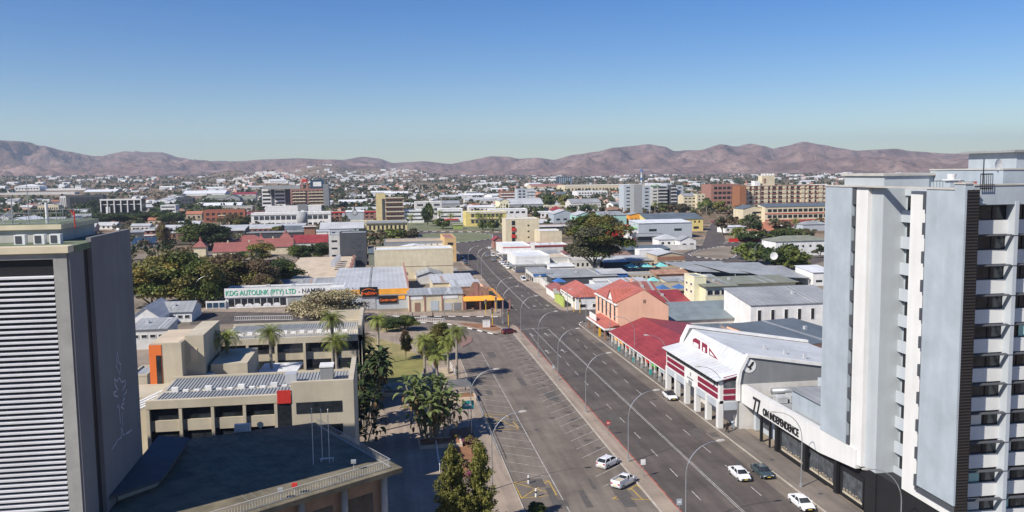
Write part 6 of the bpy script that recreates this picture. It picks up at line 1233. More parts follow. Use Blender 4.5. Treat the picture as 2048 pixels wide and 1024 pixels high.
# green fence + street shade roof
tl = bld('warehouse', 'grey tiled roof workshop right of the orange gable wall', 'workshop', 1345, 1500, 655, 641, back=607, roof='shed', rh=2.5, wall='offwhite', rm='tileroof', ov=.5)
w2_ = bld('warehouse', 'white hall with a wide grey sheet roof and five tall windows', 'hall', 1501, 1690, 664, 611, back=577, roof='shed', rh=2.2, wall='white', rm='roofgrey', wins=[Fw(7, 1, .36, .84, .27, .85, .02, 1.0)], ov=.3)
w_ = along(w2_.location, (1, 0), 1501); 
yb1 = bld('office_building', 'pale yellow two storey office with grey lidded roof', 'building', 1411, 1470, 622, 573, dep=14, wall='paleyellow', roof='shed', rh=.6, rm='greenroof', wins=[Fw(4, 1, .62, .85, .8, .8)], ov=.9)
bld('office_building', 'taller pale yellow office end with small square windows', 'building', 1388, 1412, 618, 553, dep=9, wall='paleyellow', par=.3, rm='roofgrey', wins=[Lw(2, 2, .4, .85, .4, .3)])
bld('office_building', 'long pale yellow office wing under a flat green grey lid', 'building', 1432, 1590, 606, 569, dep=14, wall='paleyellow', roof='shed', rh=.5, rm='greenroof', ov=1.)
dk1 = bld('house', 'peach walled building with slate grey sheet roof near the blue tower', 'building', 1579, 1720, 722, 693, back=650, roof='shed', rh=1.2, wall='peach', rm='roofdark', wins=[Fw(4, 1, .1, .7, .8, .8, .1, 1, gl='curtain')], yaw=14)
bld('house', 'orange walled house with slate roof behind the eagle hall', 'building', 1450, 1530, 700, 676, back=650, roof='shed', rh=1.0, wall='orange', rm='roofdark')
bld('house', 'slate grey roof left part behind the eagle hall', 'building', 1400, 1450, 690, 668, dep=10, roof='gx', rh=1.5, wall='peach', rm='roofdark')
# left, near the tower
h1 = bld('house', 'grey gabled bungalow beside the road at the foot of the dark trees', 'house', 322, 384, 646, 625, dep=14, roof='gx', rh=2.2, wall='white', rm='roofgrey', wins=[Fw(4, 1, .3, .75, .6, .6)])
bld('house', 'pale gabled roof next to the grey tower wall', 'house', 258, 322, 660, 638, dep=20, roof='gy', rh=3.2, wall='white', rm='roofpale')
bld('house', 'low white building with steel roof between bungalow and stair block', 'house', 262, 335, 700, 660, dep=12, roof='shed', rh=.8, wall='offwhite', rm='roofgrey', wins=[Fw(4, 1, .5, .8)])
bld('garage', 'flat beige garage beside the orange stair block', 'garage', 262, 296, 790, 750, dep=9, wall='beige', par=.4, rm='roofgrey')
# far left
fr_ = bld('office_building', 'white colonnaded office with tall slender fins and glass behind', 'building', 204, 284, 436, 399, dep=18, wall='glass', par=.4, rm='roofwhite')
w_ = along(fr_.location, (1, 0), 284); h_ = zat(fr_.location, 399)
for k in range(7): onfront(fr_, w_ * k / 6 - .5, w_ * k / 6 + .5, 0, h_ - .4, 'fin', 'white', -2.2, 2.1)
onfront(fr_, -.6, w_ + .6, h_ - 1.2, h_ + .4, 'roof_beam', 'white', -2.4, 2.4); onfront(fr_, 0, w_, h_ * .7, h_ * .73, 'beam', 'white', -1, .5); onfront(fr_, w_ * .12, w_ * .22, 0, h_ * .6, 'block', 'white', -1.5, 1)
bld('office_building', 'dark glass office with white slatted end left of the colonnade', 'building', 133, 207, 420, 391, dep=16, wall='darkgrey', par=.4, wins=[Fw(6, 1, .1, .9, .9, .9, .1, .95)])
bld('office_building', 'white slatted end block of the dark glass office', 'building', 121, 133, 420, 392, dep=16, wall='white', par=.4, wins=[Fw(3, 1, .1, .9, .4, .9)])
bld('office_building', 'tan building with two rows of tiny windows above the tower roof', 'building', 76, 118, 428, 411, dep=14, wall='cream', par=.5, wins=[Fw(9, 1, .4, .8, .5, .7)])
bld('office_building', 'white round fronted office terraces among trees', 'building', 322, 352, 433, 410, dep=18, wall='white', par=.4, wins=[Fw(1, 3, .1, .95, .95, .4, gl='glassmid')])
bld('office_building', 'dark two storey office with green net at its left', 'building', 354, 386, 414, 396, dep=18, wall='darkgrey', par=.4, wins=[Fw(4, 2)], bands=[(0, .5, 'green', .3, 0, .2)])
bld('school_building', 'big white flat mall wing on the left plain', 'building', 30, 80, 393, 373, dep=50, wall='white', roof='hip', rh=5, rm='roofwhite', wins=[Fw(8, 3, .1, .9)])
bld('warehouse', 'long white terraced mall roof on the left plain', 'warehouse', 80, 172, 392, 378, dep=60, wall='white', par=.5, rm='roofwhite', bands=[(.3, .6, 'wallgrey', .5)])
bld('warehouse', 'low white wall of the mall with green letters area', 'warehouse', 0, 150, 399, 386, dep=30, wall='offwhite', par=.5, rm='roofgrey')
bld('warehouse', 'white curved hall roof right of the mall', 'warehouse', 168, 232, 394, 384, dep=50, roof='gx', rh=5, wall='midgrey', rm='roofwhite')
bld('warehouse', 'large pale sheet roof hall left of the hotel', 'warehouse', 365, 450, 397, 388, dep=60, roof='gx', rh=6, wall='white', rm='roofwhite')
bld('warehouse', 'grey green roofed halls left below the hotel', 'warehouse', 412, 468, 408, 397, dep=40, roof='gx', rh=5, wall='midgrey', rm='greenroof')
bld('warehouse', 'slate gabled hall left of the hotel', 'warehouse', 450, 480, 408, 396, dep=30, roof='gy', rh=5, wall='midgrey', rm='roofdark')
bld('warehouse', 'red roofed hall left of the hotel', 'warehouse', 465, 512, 396, 389, dep=40, roof='gx', rh=4, wall='offwhite', rm='redroof')
bld('house', 'green roofed white walled house beside the hotel', 'house', 474, 510, 407, 398, dep=30, roof='gx', rh=4, wall='offwhite', rm='greenroof')
bld('office_building', 'grey flat office above the red brick office', 'building', 448, 505, 425, 413, dep=20, wall='paleconc', par=.4, wins=[Fw(5, 1, .3, .7, .7, .6)])
# small infill roofs of the crowded blocks : label, left px, right px, base, top, depth, roof kind, rise, wall, roof
for q in [('white parapet shop with red roof strips behind the wide canopy shop', 1040, 1078, 505, 488, 12, 'flat', 0, 'white', 'redroof'), ('grey arched roof low shop between white parapets', 1080, 1118, 520, 507, 10, 'shed', .6, 'offwhite', 'roofgrey'),
          ('pale shop with a dusty roof left of the stained street roof', 1100, 1150, 548, 534, 9, 'shed', .5, 'white', 'roofwhite'), ('pink rimmed small roof behind the great tree trunk', 1130, 1180, 520, 508, 10, 'shed', .6, 'offwhite', 'rustroof'),
          ('white low block directly behind the great tree trunk', 1140, 1200, 538, 520, 12, 'flat', 0, 'offwhite', 'paleconc'), ('brown roofed low row right of the great tree', 1200, 1262, 522, 511, 9, 'shed', .6, 'tan', 'roofbrown'),
          ('blue canopied stall block in front of the mint tents', 1205, 1255, 566, 548, 10, 'shed', .7, 'bluepaint', 'roofpale'), ('white low shop with air unit before the stained roof', 1190, 1232, 580, 566, 9, 'flat', 0, 'white', 'roofgrey'),
          ('grey metal roof strip left of the yard wall', 1232, 1300, 582, 568, 11, 'shed', .7, 'offwhite', 'roofpale'), ('small white roof beside the salmon hipped roof', 1180, 1240, 596, 580, 10, 'shed', .6, 'white', 'roofpale'),
          ('beige low shop between rusty shed and mint tents', 1255, 1312, 560, 549, 9, 'flat', 0, 'beige', 'roofgrey'), ('pale roof right of the rusty shed', 1335, 1385, 575, 563, 9, 'shed', .5, 'beige', 'roofgrey'),
          ('pink flat shop below the blank cream box', 1060, 1110, 500, 486, 10, 'flat', 0, 'beigeroof', 'pinkbrick'), ('red and white low garage behind the great tree top', 1195, 1225, 482, 462, 12, 'flat', 0, 'redpaint', 'roofwhite'),
          ('white shed with green door right of the red shop', 1256, 1276, 478, 458, 10, 'shed', .6, 'white', 'green'), ('pale roof hall left of the white hall canopy', 1215, 1250, 500, 488, 14, 'shed', .8, 'offwhite', 'roofpale'),
          ('dark roofed low shop left of the brown tiled kiosk', 1262, 1312, 536, 522, 9, 'shed', .5, 'tan', 'roofgrey'), ('grey roofed workshop below the large shade net', 1398, 1440, 575, 560, 10, 'shed', .7, 'cream', 'roofgrey'),
          ('white garage among the brown trees left of the charcoal office', 610, 655, 478, 464, 10, 'shed', .6, 'white', 'roofpale'), ('blue white container row behind the brick stair tower', 634, 660, 474, 462, 8, 'flat', 0, 'white', 'bluepaint'),
          ('grey roofed row right of the dark long block', 560, 610, 462, 452, 14, 'shed', 1, 'pinkbrick', 'roofpale'), ('pale roof block left of the banded brick building', 262, 300, 462, 452, 12, 'gx', 1.5, 'offwhite', 'roofpale'),
          ('terracotta roofed house above the banded brick building', 296, 330, 450, 440, 10, 'gx', 2, 'tan', 'terracotta'), ('terracotta roofed house left of the red brick office', 372, 404, 440, 428, 12, 'gx', 2.5, 'tan', 'terracotta'),
          ('grey roof hall above the long pale classroom block', 500, 540, 452, 444, 12, 'shed', 1, 'offwhite', 'roofgrey'), ('red low roof left of the long white office block', 488, 528, 436, 428, 12, 'shed', 1.5, 'offwhite', 'redroof'),
          ('cream low shop left of the narrow yellow tower foot', 700, 750, 452, 442, 10, 'flat', 0, 'cream', 'roofwhite'), ('white roof hall behind the yellow shopping centre', 938, 990, 424, 415, 20, 'shed', 1.5, 'offwhite', 'roofwhite'),
          ('long pale roof hall left of the brown balcony apartments', 930, 990, 408, 400, 24, 'gx', 3, 'offwhite', 'roofpale'), ('grey green roof hall above the stepped white office', 880, 925, 402, 394, 24, 'gx', 3, 'midgrey', 'roofpale'),
          ('white hall with blue roof right of the upper blue grey apartments', 1072, 1108, 436, 424, 18, 'flat', 0, 'white', 'roofwhite'), ('cream shop above the pale blue hall', 1090, 1140, 420, 411, 18, 'flat', 0, 'cream', 'roofwhite')]:
    bld('garage' if 'garage' in q[0] else 'house' if 'house' in q[0] else 'shop_building', q[0], 'building', q[1], q[2], q[3], q[4], dep=q[5], roof=q[6], rh=q[7], wall=q[8], rm=q[9], par=.4, wins=[Fw(max(2, int((q[2] - q[1]) / 9)), 1, .15, .75, .4, .6)])
# shade structures
def sail(label, a, b, yb, yt, dep, m_, posts=3, cat='shade sail'):
    p = gp(a, yb); w_ = along(p, (1, 0), b); h = zat(p, yt); o = empty('shade_roof', (p.x, p.y, 0), 0, label, cat); n = posts; ws = w_ / n; mb = MB()
    for i in range(n):
        for sx_ in range(4): mb.quad(*[((i + .5) * ws + ws / 2 * math.sin(q), dep / 2 + dep / 2 * math.cos(q), h - .5) for q in (sx_ * math.pi / 2 - math.pi / 4 + math.pi / 2 * k for k in (0, 1))], ((i + .5) * ws, dep / 2, h + .9))
    c = mb.build('canopy', m_, o); pm = MB()
    for i in range(n): pm.tube([((i + .5) * ws, dep / 2, 0), ((i + .5) * ws, dep / 2, h + .8)], .1, 6)
    pm.build('posts', 'steel', o); FOOT.append((p.x + w_ / 2, p.y + dep / 2, w_ / 2)); return o
sail('two dark blue shade umbrellas in the yard behind the orange gable', 1316, 1382, 590, 577, 8, 'shadeblue', 2)
sail('pale teal shade umbrella beyond the yard wall', 1297, 1328, 572, 561, 7, 'shadeteal', 1)
sail('bright blue shade sail left of the salmon hipped roof', 1106, 1140, 578, 563, 8, 'bluepaint', 1)
sail('mint tented roofs with peaked tops right of the great tree', 1255, 1345, 552, 534, 12, 'shadeteal', 3)
sail('grey shade nets with white cars beneath near the roundabout', 1368, 1412, 545, 530, 14, 'roofgrey', 2)
for (a, b, yb, yt, lab) in ((1400, 1480, 560, 540, 'large grey sloped shade net left of the satellite dish'), (1470, 1560, 565, 543, 'middle grey shade net over the car yard'), (1540, 1612, 572, 550, 'grey shade net at the right near the white walled yard')):
    p = gp(a, yb); w_ = along(p, (1, 0), b); h = zat(p, yt); o = empty('shade_roof', (p.x, p.y, 0), 0, lab, 'shade net')
    MB().slab([(-2, 0, h - .5), (w_, -3, h - 1.2), (w_ + 2, 24, h + .6), (-6, 30, h + .4)], .08).build('canopy', 'roofgrey', o); MB().box(0, 0, 0, .2, .2, h - .5).box(w_ - .3, -2.5, 0, w_ - .1, -2.3, h - 1.2).box(w_, 22, 0, w_ + .2, 22.2, h + .5).build('posts', 'steel', o); FOOT.append((p.x + w_ / 2, p.y + 12, w_ / 2))
# solar array
p = gp(262, 497); o = empty('solar_array', (p.x, p.y, 0), 0, 'blue black solar panels on the slope right of the grey tower', 'solar panels')
w_ = along(p, (1, 0), 310); pm = MB(); n = 8
for i in range(n):
    for j in range(3): x = w_ * i / n; pm.slab([(x, j * 3.2, 3 + j * 1.1), (x + w_ / n - .2, j * 3.2, 3 + j * 1.1), (x + w_ / n - .2, j * 3.2 + 3, 4 + j * 1.1), (x, j * 3.2 + 3, 4 + j * 1.1)], .1)
pm.build('panels', 'glassblue', o); MB().box(0, .5, 0, w_, 9, 2.9).build('support_wall', 'wallgrey', o)
# fences
def fence(label, a, b, hgt, m_, n, name='fence', posts=None):
    a, b = Vector((a[0], a[1], 0)), Vector((b[0], b[1], 0)); o = empty(name, a, 0, label, 'fence'); mb = MB(); d = b - a
    rail(mb, (0, 0, .1), (d.x, d.y, .1), hgt, n, .06); mb.build('rail', m_, o); return o
fence('white picket fence by the side street', gp(470, 642), gp(585, 640), 1.3, 'white', 30)
fence('white railing by the side street at the lawn edge', gp(784, 640), gp(890, 646), 1.1, 'white', 24)
wl_ = block('green_fence', 'lime green slatted hoarding beside the pavement', 'fence', (57.6, 268, 0), math.pi / 2, 14, .4, 3.4, wall='limegreen' if 'limegreen' in MATS else 'olive', par=.1)
wl_ = block('boundary_wall', 'plain tan wall running along the pavement beyond the green hoarding', 'wall', (59.2, 283, 0), math.pi / 2 - .04, 52, .4, 3.0, wall='offwhite', par=.1)
fence('thin steel bollard railing along the footpath edge', (16.9, 126), (16.9, 176), .9, 'galv', 16)
# ================================================================== named trees
TR = [('near_gold', 305, 612, 526, 125, 'golden green tree touching the grey tower edge'), ('near_round', 365, 606, 505, 140, 'tall fresh green tree left of the showroom, biggest of the clump'),
      ('near_round', 405, 614, 528, 100, 'green tree overhanging the small blue windowed shop'), ('near_brown', 462, 585, 508, 130, 'brownish thin tree behind the showroom shed'), ('near_brown', 515, 588, 520, 105, 'brown olive tree above the showroom sign'),
      ('near_dark', 555, 578, 520, 85, 'dark tree against the beige warehouse wall'), ('near_gold', 522, 524, 487, 55, 'yellow green tree in front of the old school roof'), ('near_dark', 488, 522, 503, 34, 'small dark bush in front of the old school eave'), ('near_dark', 600, 522, 490, 52, 'dark round tree below the bright red roofed house'),
      ('near_dark', 640, 522, 487, 44, 'dark tree left of the charcoal office block'), ('near_dark', 404, 499, 447, 105, 'large dark tree behind the cream turret'), ('near_brown', 326, 492, 445, 28, 'thin brown tree in front of the red brick balcony building'),
      ('near_round', 325, 565, 512, 110, 'green tree crown behind the golden one'), ('near_gold', 420, 560, 515, 90, 'low dark tree beside the white parked car'), ('near_brown', 530, 600, 548, 60, 'dark brown tree touching the showroom roof'),
      ('near_gold', 440, 600, 560, 45, 'small olive tree in front of the narrow beige shed'), ('mid_brown', 760, 490, 455, 60, 'brown bare tree left of the long cream building end'), ('mid_green', 790, 492, 458, 55, 'olive tree in front of the long cream building'), ('mid_brown', 820, 488, 452, 50, 'bare brown tree at the roundabout edge'),
      ('mid_dark', 855, 452, 405, 22, 'tall narrow dark tree leaning in front of the white offices'), ('mid_dark', 886, 458, 436, 32, 'round dark tree on the park lawn left of the green kiosk'), ('mid_dark', 966, 460, 442, 20, 'small round dark tree right of the kiosk'), ('mid_dark', 986, 461, 440, 24, 'round dark tree at the right end of the park lawn'),
      ('mid_dark', 1044, 440, 415, 22, 'dark tree above the beige four storey block roof left'), ('mid_dark', 1073, 440, 420, 18, 'dark tree above the beige four storey block roof right'), ('mid_dark', 1098, 418, 388, 30, 'tall dark tree left of the white factory hall'), ('mid_green', 1130, 418, 390, 26, 'olive tree beside the white factory hall'),
      ('mid_dark', 1510, 528, 484, 68, 'round dark tree beside the sandy traffic island'), ('mid_dark', 1580, 545, 487, 88, 'broad dark tree before the white green roofed house'), ('mid_grey', 1640, 516, 490, 30, 'thin grey tree before the pale blue tower edge'), ('mid_dark', 1410, 424, 396, 34, 'dark evergreen mass at the end of the east road'),
      ('mid_green', 1440, 428, 402, 30, 'green tree left of the brown parking block base'), ('mid_brown', 1360, 428, 404, 50, 'bare grey brown tree before the cream low flats'), ('mid_green', 1330, 426, 408, 30, 'low olive tree before the tan apartment slab'), ('mid_brown', 1445, 470, 425, 40, 'brown tree left of the big date palm'),
      ('mid_grey', 1508, 478, 430, 38, 'grey bare tree before the cream gabled school wing'), ('mid_brown', 1560, 470, 432, 40, 'brown tree in front of the school window rows'), ('mid_dark', 1500, 483, 462, 60, 'dark hedge tree above the long red wall'), ('mid_dark', 1560, 480, 460, 50, 'dark bush right of the long red wall'), ('mid_green', 1600, 478, 458, 50, 'olive bush below the bright red roofed house'),
      ('near_dark', 222, 452, 428, 80, 'dark spreading tree above the tower roof railing'), ('near_dark', 300, 448, 424, 60, 'dark clump below the round fronted offices'), ('near_dark', 345, 450, 426, 50, 'dark trees right of the round fronted offices'), ('mid_dark', 180, 422, 402, 40, 'dark tree in front of the dark glass office'),
      ('near_brown', 465, 450, 428, 38, 'yellow brown tree in front of the red brick office'), ('mid_green', 555, 466, 452, 26, 'small green tree before the white office rows'), ('mid_dark', 690, 445, 430, 12, 'small dark tree at the light blue hall')]
for k, xb, yb, yt, wp, lab in TR: tree_px(k, xb, yb, yt, wp, lab)
tree_px('eucalyptus', 1190, 547, 428, 150, 'great spreading eucalyptus rising above the shop roofs', name='eucalyptus_tree')
tree_px('pale_bush', 655, 645, 582, 150, 'pale straw coloured bare bush in front of the showroom', name='bush', cat='bush')
tree_px('near_dark', 805, 662, 632, 60, 'dense dark green shrub on the lawn near the side street', name='shrub', cat='shrub'); tree_px('near_dark', 775, 664, 636, 36, 'smaller dark shrub left of the dense one on the lawn', name='shrub', cat='shrub')
tree_px('near_brown', 812, 718, 660, 26, 'small bare sapling on the lawn')
tree_px('near_round', 880, 720, 648, 62, 'light green feathery tree beside the curved service road'); tree_px('near_gold', 858, 722, 672, 44, 'yellow green tree left of the feathery one on the lawn')
for sd, a, c, s_, lab in ((149, 540, 652, 1, 'palm in front of the rear office wing, middle of the courtyard'), (146, 455, 660, 2, 'palm at the left corner of the courtyard'), (154, 662, 624, 3, 'tallest palm by the right part of the rear office wing'), (140, 672, 668, 4, 'palm behind the steel air unit of the front wing'),
                        (196, 755, 630, 5, 'palm at the right end of the rear office wing'), (171, 848, 670, 6, 'slim palm left of the light green tree'), (178, 912, 652, 7, 'tall palm right of the light green tree beside the service road'), (170, 873, 700, 8, 'palm with brown skirt in front of the light green tree'), (165, 722, 668, 9, 'palm emerging from the dark shrubs beside the front wing'), (182, 895, 672, 10, 'palm leaning beside the tall roadside palm')):
    xx_, zz_ = TZ(sd, a, c); palm(xx_, sd, zz_ - 1.3, lab, s_, L_=3.2)
p = gp(1475, 478); palm(p.x, p.y, 4, 'huge spreading date palm above the long red wall', 11, L_=9.)
for a, b, c, s_, lab in ((1432, 425, 402, 12, 'small palm left of the brown parking block'), (1590, 460, 436, 13, 'palm in front of the school right wing'), (1413, 428, 400, 14, 'palm beside the evergreen mass at the east road end'), (938, 452, 424, 15, 'leftmost palm in front of the yellow shopping centre'), (958, 453, 425, 16, 'second palm in front of the yellow shopping centre'), (979, 453, 427, 17, 'third palm in front of the yellow shopping centre'), (1000, 453, 429, 18, 'rightmost palm in front of the yellow shopping centre'),
                        (880, 452, 420, 19, 'palm before the white office with red awning'), (822, 450, 428, 20, 'palm before the leftmost white slotted office'), (902, 450, 426, 21, 'palm right of the awning palm'), (416, 395, 380, 22, 'left of two tiny palms before the pale sheet roof hall'), (426, 395, 380, 23, 'right of two tiny palms before the pale sheet roof hall'), (1310, 430, 403, 24, 'palm in front of the tan apartment slab'), (1395, 420, 390, 25, 'palm before the narrow cream block')):
    palm_px(a, b, c, lab, s_, L_=5.5)
for a, b, c, r_, n_, lab, s_, dk_ in ((865, 880, 745, 4.6, 22, 'big clump of wild banana plants with tattered leaves on the plaza', 31, False), (735, 850, 700, 3.6, 16, 'dark tall wild banana clump beside the front office wing', 32, True), (745, 800, 690, 3.4, 14, 'dark leafy clump behind the tall banana clump', 33, True), (720, 900, 770, 2.6, 10, 'shaded leafy clump at the corner of the front office wing', 34, True)):
    p = gp(a, b); strelitzia(p.x, p.y, zat(p, c), r_, n_, lab, s_, dk_)
p = gp(905, 1075); conifer(p.x, p.y, zat(p, 895), 3.0, 'left of the two foreground cypress trees at the bottom edge', 41)
p = gp(962, 1068); conifer(p.x, p.y, zat(p, 893), 2.7, 'right of the two foreground cypress trees near the flower bed', 42)
p = gp(1072, 1030); tree('near_dark', p.x, p.y, 1.6, 2.4, 'clipped round bush at the bottom edge beside the parking bays', name='bush', cat='bush')
for i in range(16):
    q = random.Random(100 + i); p = gp(q.uniform(900, 958), q.uniform(872, 965)); cm, tm, K = tree_proto('mid_green')
    if 'flowerbush' not in PROTO:
        m1, _ = crown_mesh('crown', 1, 1.2, 500, .13, ['flower', 'leafolive', 'leafbrown'], 9, 8); PROTO['flowerbush'] = m1
    o = link_mesh('flower_bush', PROTO['flowerbush'], None, (p.x, p.y, .1), q.uniform(0, 6)); o.scale = (q.uniform(.7, 1.3),) * 3; tag(o, 'low flowering bush with purple blossoms in the red earth bed beside the plaza', 'flower bush', 'flowering bushes in the plaza bed')
# ================================================================== lamps, lights, signs
for y, n_ in ((96.5, 'nearest'), (121.2, 'second'), (148.4, 'third'), (173.3, 'fourth'), (196.3, 'fifth'), (222.2, 'farthest')):
    lamp(35.75, y, 'curved steel street lamp on the median strip, %s of six' % n_ if n_ not in ('nearest', 'farthest') else 'curved steel street lamp on the median strip, %s one' % n_)
for a, b, lab in ((985, 981, 'curved lamp with white head by the yellow hatched bays'), (943, 868, 'curved lamp beside the teal sign on the footpath'), (889, 647, 'lamp at the white railing of the side street')):
    p = gp(a, b); lamp(p.x, p.y, lab)
for a, b, lab in ((1006, 648, 'lamp on the brown earth corner by the crossing'), (994, 626, 'lamp in front of the orange veranda corner'), (963, 553, 'lamp on the left kerb beyond the corner shop'), (955, 545, 'lamp on the left kerb, second beyond the corner shop'), (937, 541, 'lamp on the left kerb by the parked blue cars')):
    p = gp(a, b); lamp(p.x, p.y, lab)
for a, b, lab in ((1588, 977, 'lamp on the right pavement before the 77 shop windows'), (1434, 858, 'lamp at the near corner of the maroon arcade'), (1332, 775, 'lamp between the arcade and the red roof'), (1268, 727, 'lamp at the middle of the red roofed shops'), (1220, 690, 'lamp at the far part of the red roofed shops'), (1175, 654, 'lamp at the corner of the red awning'), (1135, 624, 'lamp beside the lime green hoarding'), (1078, 580, 'lamp on the right pavement beyond the white minibus')):
    p = gp(a, b); lamp(56.2 if a > 1170 else p.x, p.y, lab, math.pi)
lamp(56.2, 84, 'lamp at the bottom right before the white podium', math.pi)
p = gp(392, 618); lamp(p.x, p.y, 'lamp in front of the green trees left of the showroom'); 
p = gp(1508, 532); lamp(p.x, p.y, 'lamp at the round dark tree near the sandy island'); p = gp(1596, 545); lamp(p.x, p.y, 'lamp before the broad dark tree on the right')
for a, b, lab in ((985, 650, 'yellow poled traffic light on the left of the earth island'), (1017, 652, 'yellow poled traffic light at the tip of the earth island'), (992, 625, 'yellow poled traffic light on the shop corner kerb'), (972, 630, 'traffic light with cream box before the brown corner shop'), (1160, 626, 'yellow traffic light at the white shop corner'), (1148, 624, 'left yellow traffic light beside the black billboard car wreck art')):
    p = gp(a, b); traffic_light(p.x, p.y, lab.replace(' beside the black billboard car wreck art', ' by the lime green hoarding'))
p = gp(973, 655); o = empty('utility_box', (p.x, p.y, .14), 0, 'white electrical cabinet on the brown earth island', 'cabinet'); MB().box(-1, -.5, 0, 1, .5, 1.9).build('cabinet', 'white', o); MB().box(-1.05, -.55, 1.9, 1.05, .55, 1.98).build('lid', 'paleconc', o); MB().box(-.02, -.53, .1, .02, -.5, 1.8).build('door_seam', 'midgrey', o)
def sign(x, y, h, w_, hh, m_, label, rz=0):
    o = empty('road_sign', (x, y, .14), rz, label, 'sign'); MB().tube([(0, 0, 0), (0, 0, h)], .05, 6).build('post', 'galv', o); MB().box(-w_ / 2, -.06, h - hh, w_ / 2, -.02, h).build('board', m_, o); MB().box(-w_ * .3, -.08, h - hh * .65, w_ * .3, -.06, h - hh * .4).build('legend', 'white', o); return o
p = gp(937, 862); sign(p.x, p.y, 5.2, 2.0, 1.5, 'teal', 'teal direction sign above the footpath beside the banana clump')
for a, b, lab in ((1349, 1040, 'small pale blue parking sign on the near median'), (1293, 955, 'small white plate sign on the median beside the pickup')): p = gp(a, b); sign(36, p.y, 2.6, .7, .8, 'lightblue' if 'blue' in lab else 'white', lab)
sign(36.2, 134.5, 2.4, .7, .6, 'redpaint', 'small red sign post at the middle of the median'); sign(35.3, 176, 2.6, .5, .8, 'lightblue', 'small blue sign at the fourth median lamp')
for a, b, i in ((1057, 872, 0), (1072, 905, 1)):
    pass
for a, b, lab in ((1057, 967, 'farther white bollard with black band in the yellow hatched bays'), (1072, 994, 'nearer white bollard with black band in the yellow hatched bays')):
    p = gp(a, b); o = empty('bollard', (p.x, p.y, .03), 0, lab, 'bollard'); MB().tube([(0, 0, 0), (0, 0, 1.15)], .13, 10).build('post', 'white', o); MB().tube([(0, 0, .55), (0, 0, .8)], .135, 10).build('band', 'black', o)
# satellite dishes
def dish(x, y, z, r_, label, az=0):
    o = empty('satellite_dish', (x, y, z), az, label, 'dish'); mb = MB(); mb.loft([[(a * r_ * math.cos(t), -.12 * r_ * a * a - .0, a * r_ * math.sin(t)) for t in [2 * math.pi * i / 20 for i in range(20)]] for a in (.05, .4, .7, 1.)], False)
    mb.build('reflector', 'white', o, smooth=True); MB().tube([(0, .1, -r_), (0, .1, 0)], .05, 6).tube([(0, 0, 0), (0, -r_ * .7, -.1)], .02, 4).build('bracket', 'steel', o); return o
a_, z_ = TZ(84.2, 1996, 329); dish(a_, 84.2, z_, .62, 'white satellite dish on top of the blue apartment tower', .3)
p = gp(1547, 550); dish(p.x, p.y, 8, 1.6, 'white satellite dish above the grey shade nets', -.2)
# things on the tower roof
a_, z_ = TZ(82, 1955, 318); o = empty('antenna', (a_, 81, 41), 0, 'thin dark antenna on the blue apartment tower', 'antenna'); MB().tube([(0, 0, 0), (0, 0, z_ - 41)], .06, 6).build('mast', 'black', o)
a0_, _ = TZ(81, 1933, 370)
o = empty('roof_railing', (60.2, 80.2, 41.6), 0, 'black roof railing beside the laundry on the blue tower', 'railing'); mb = MB(); rail(mb, (1.2, 0, 0), (2.6, 0, 0), 1.6, 6, .06); rail(mb, (2.2, 9, -.3), (6.0, 9, -.3), 1.1, 10, .04); mb.build('bars', 'black', o)
for i, (c, xx) in enumerate((('redpaint', 1921), ('white', 1936), ('redpaint', 1950))):
    a_, z_ = TZ(84, xx, 362); o = empty('laundry', (a_, 84, 41), 0, ['red towel hanging on the tower roof line, left', 'white sheet hanging on the tower roof line', 'dark red cloth hanging on the tower roof line, right'][i], 'laundry'); MB().box(-.22, 0, .3, .22, .06, 1.35).build('cloth', c, o); MB().box(-.5, .02, 1.35, .5, .04, 1.38).build('line', 'black', o)
a_, z_ = TZ(86, 1903, 360); o = empty('chimney_pot', (a_, 86, 41), 0, 'white bowl topped blue chimney on the tower roof', 'chimney'); MB().box(-.45, -.45, 0, .45, .45, 1.5).build('stack', 'lightblue', o); MB().box(-.7, -.6, 1.5, .7, .6, 1.62).build('cap', 'white', o); MB().tube([(0, 0, 1.62), (0, 0, 2.2)], [.4, .5], 12).build('bowl', 'white', o)
# ================================================================== vehicles
HN = -math.pi / 2
def cpx(a, b, rz, st, pm, lab, **k): p = gp(a, b); return car(p.x, p.y, rz, st, pm, lab, **k)
cpx(1479, 955, HN, 'sedan', 'carwhite', 'white sedan driving toward the camera beside the dark one'); cpx(1524, 950, HN, 'sedan', 'cardark', 'dark green sedan parked at the kerb before the 77 shop')
cpx(1603, 1013, HN, 'coupe', 'carwhite', 'white two door coupe parked nearest at the right kerb'); cpx(1340, 797, HN, 'coupe', 'carwhite', 'white convertible with dark top parked before the arcade columns')
cpx(1216, 931, R_(42), 'hatch', 'carwhite', 'white hatchback in the slanted bay by the median'); cpx(1248, 970, R_(42), 'pickup', 'carwhite', 'white pickup with open load bed in the next bay')
cpx(1018, 667, R_(22), 'hatch', 'carmaroon', 'maroon hatchback parked at the tip of the earth island'); cpx(1047, 562, HN, 'van', 'carwhite', 'white minibus driving past the tan wall'); cpx(1061, 556, HN, 'sedan', 'cardark', 'dark car parked behind the white minibus')
for i, (a, b, st, pm, lab) in enumerate(((1003, 526, 'sedan', 'carwhite', 'first'), (1007, 530, 'hatch', 'carwhite', 'second'), (1012, 534, 'sedan', 'carwhite', 'third'), (1017, 538, 'hatch', 'carwhite', 'fourth'))):
    cpx(a, b, HN - .4, st, pm, 'white car in the slanted kerbside row, %s from the far end' % lab, group='cars parked slanted along the right kerb')
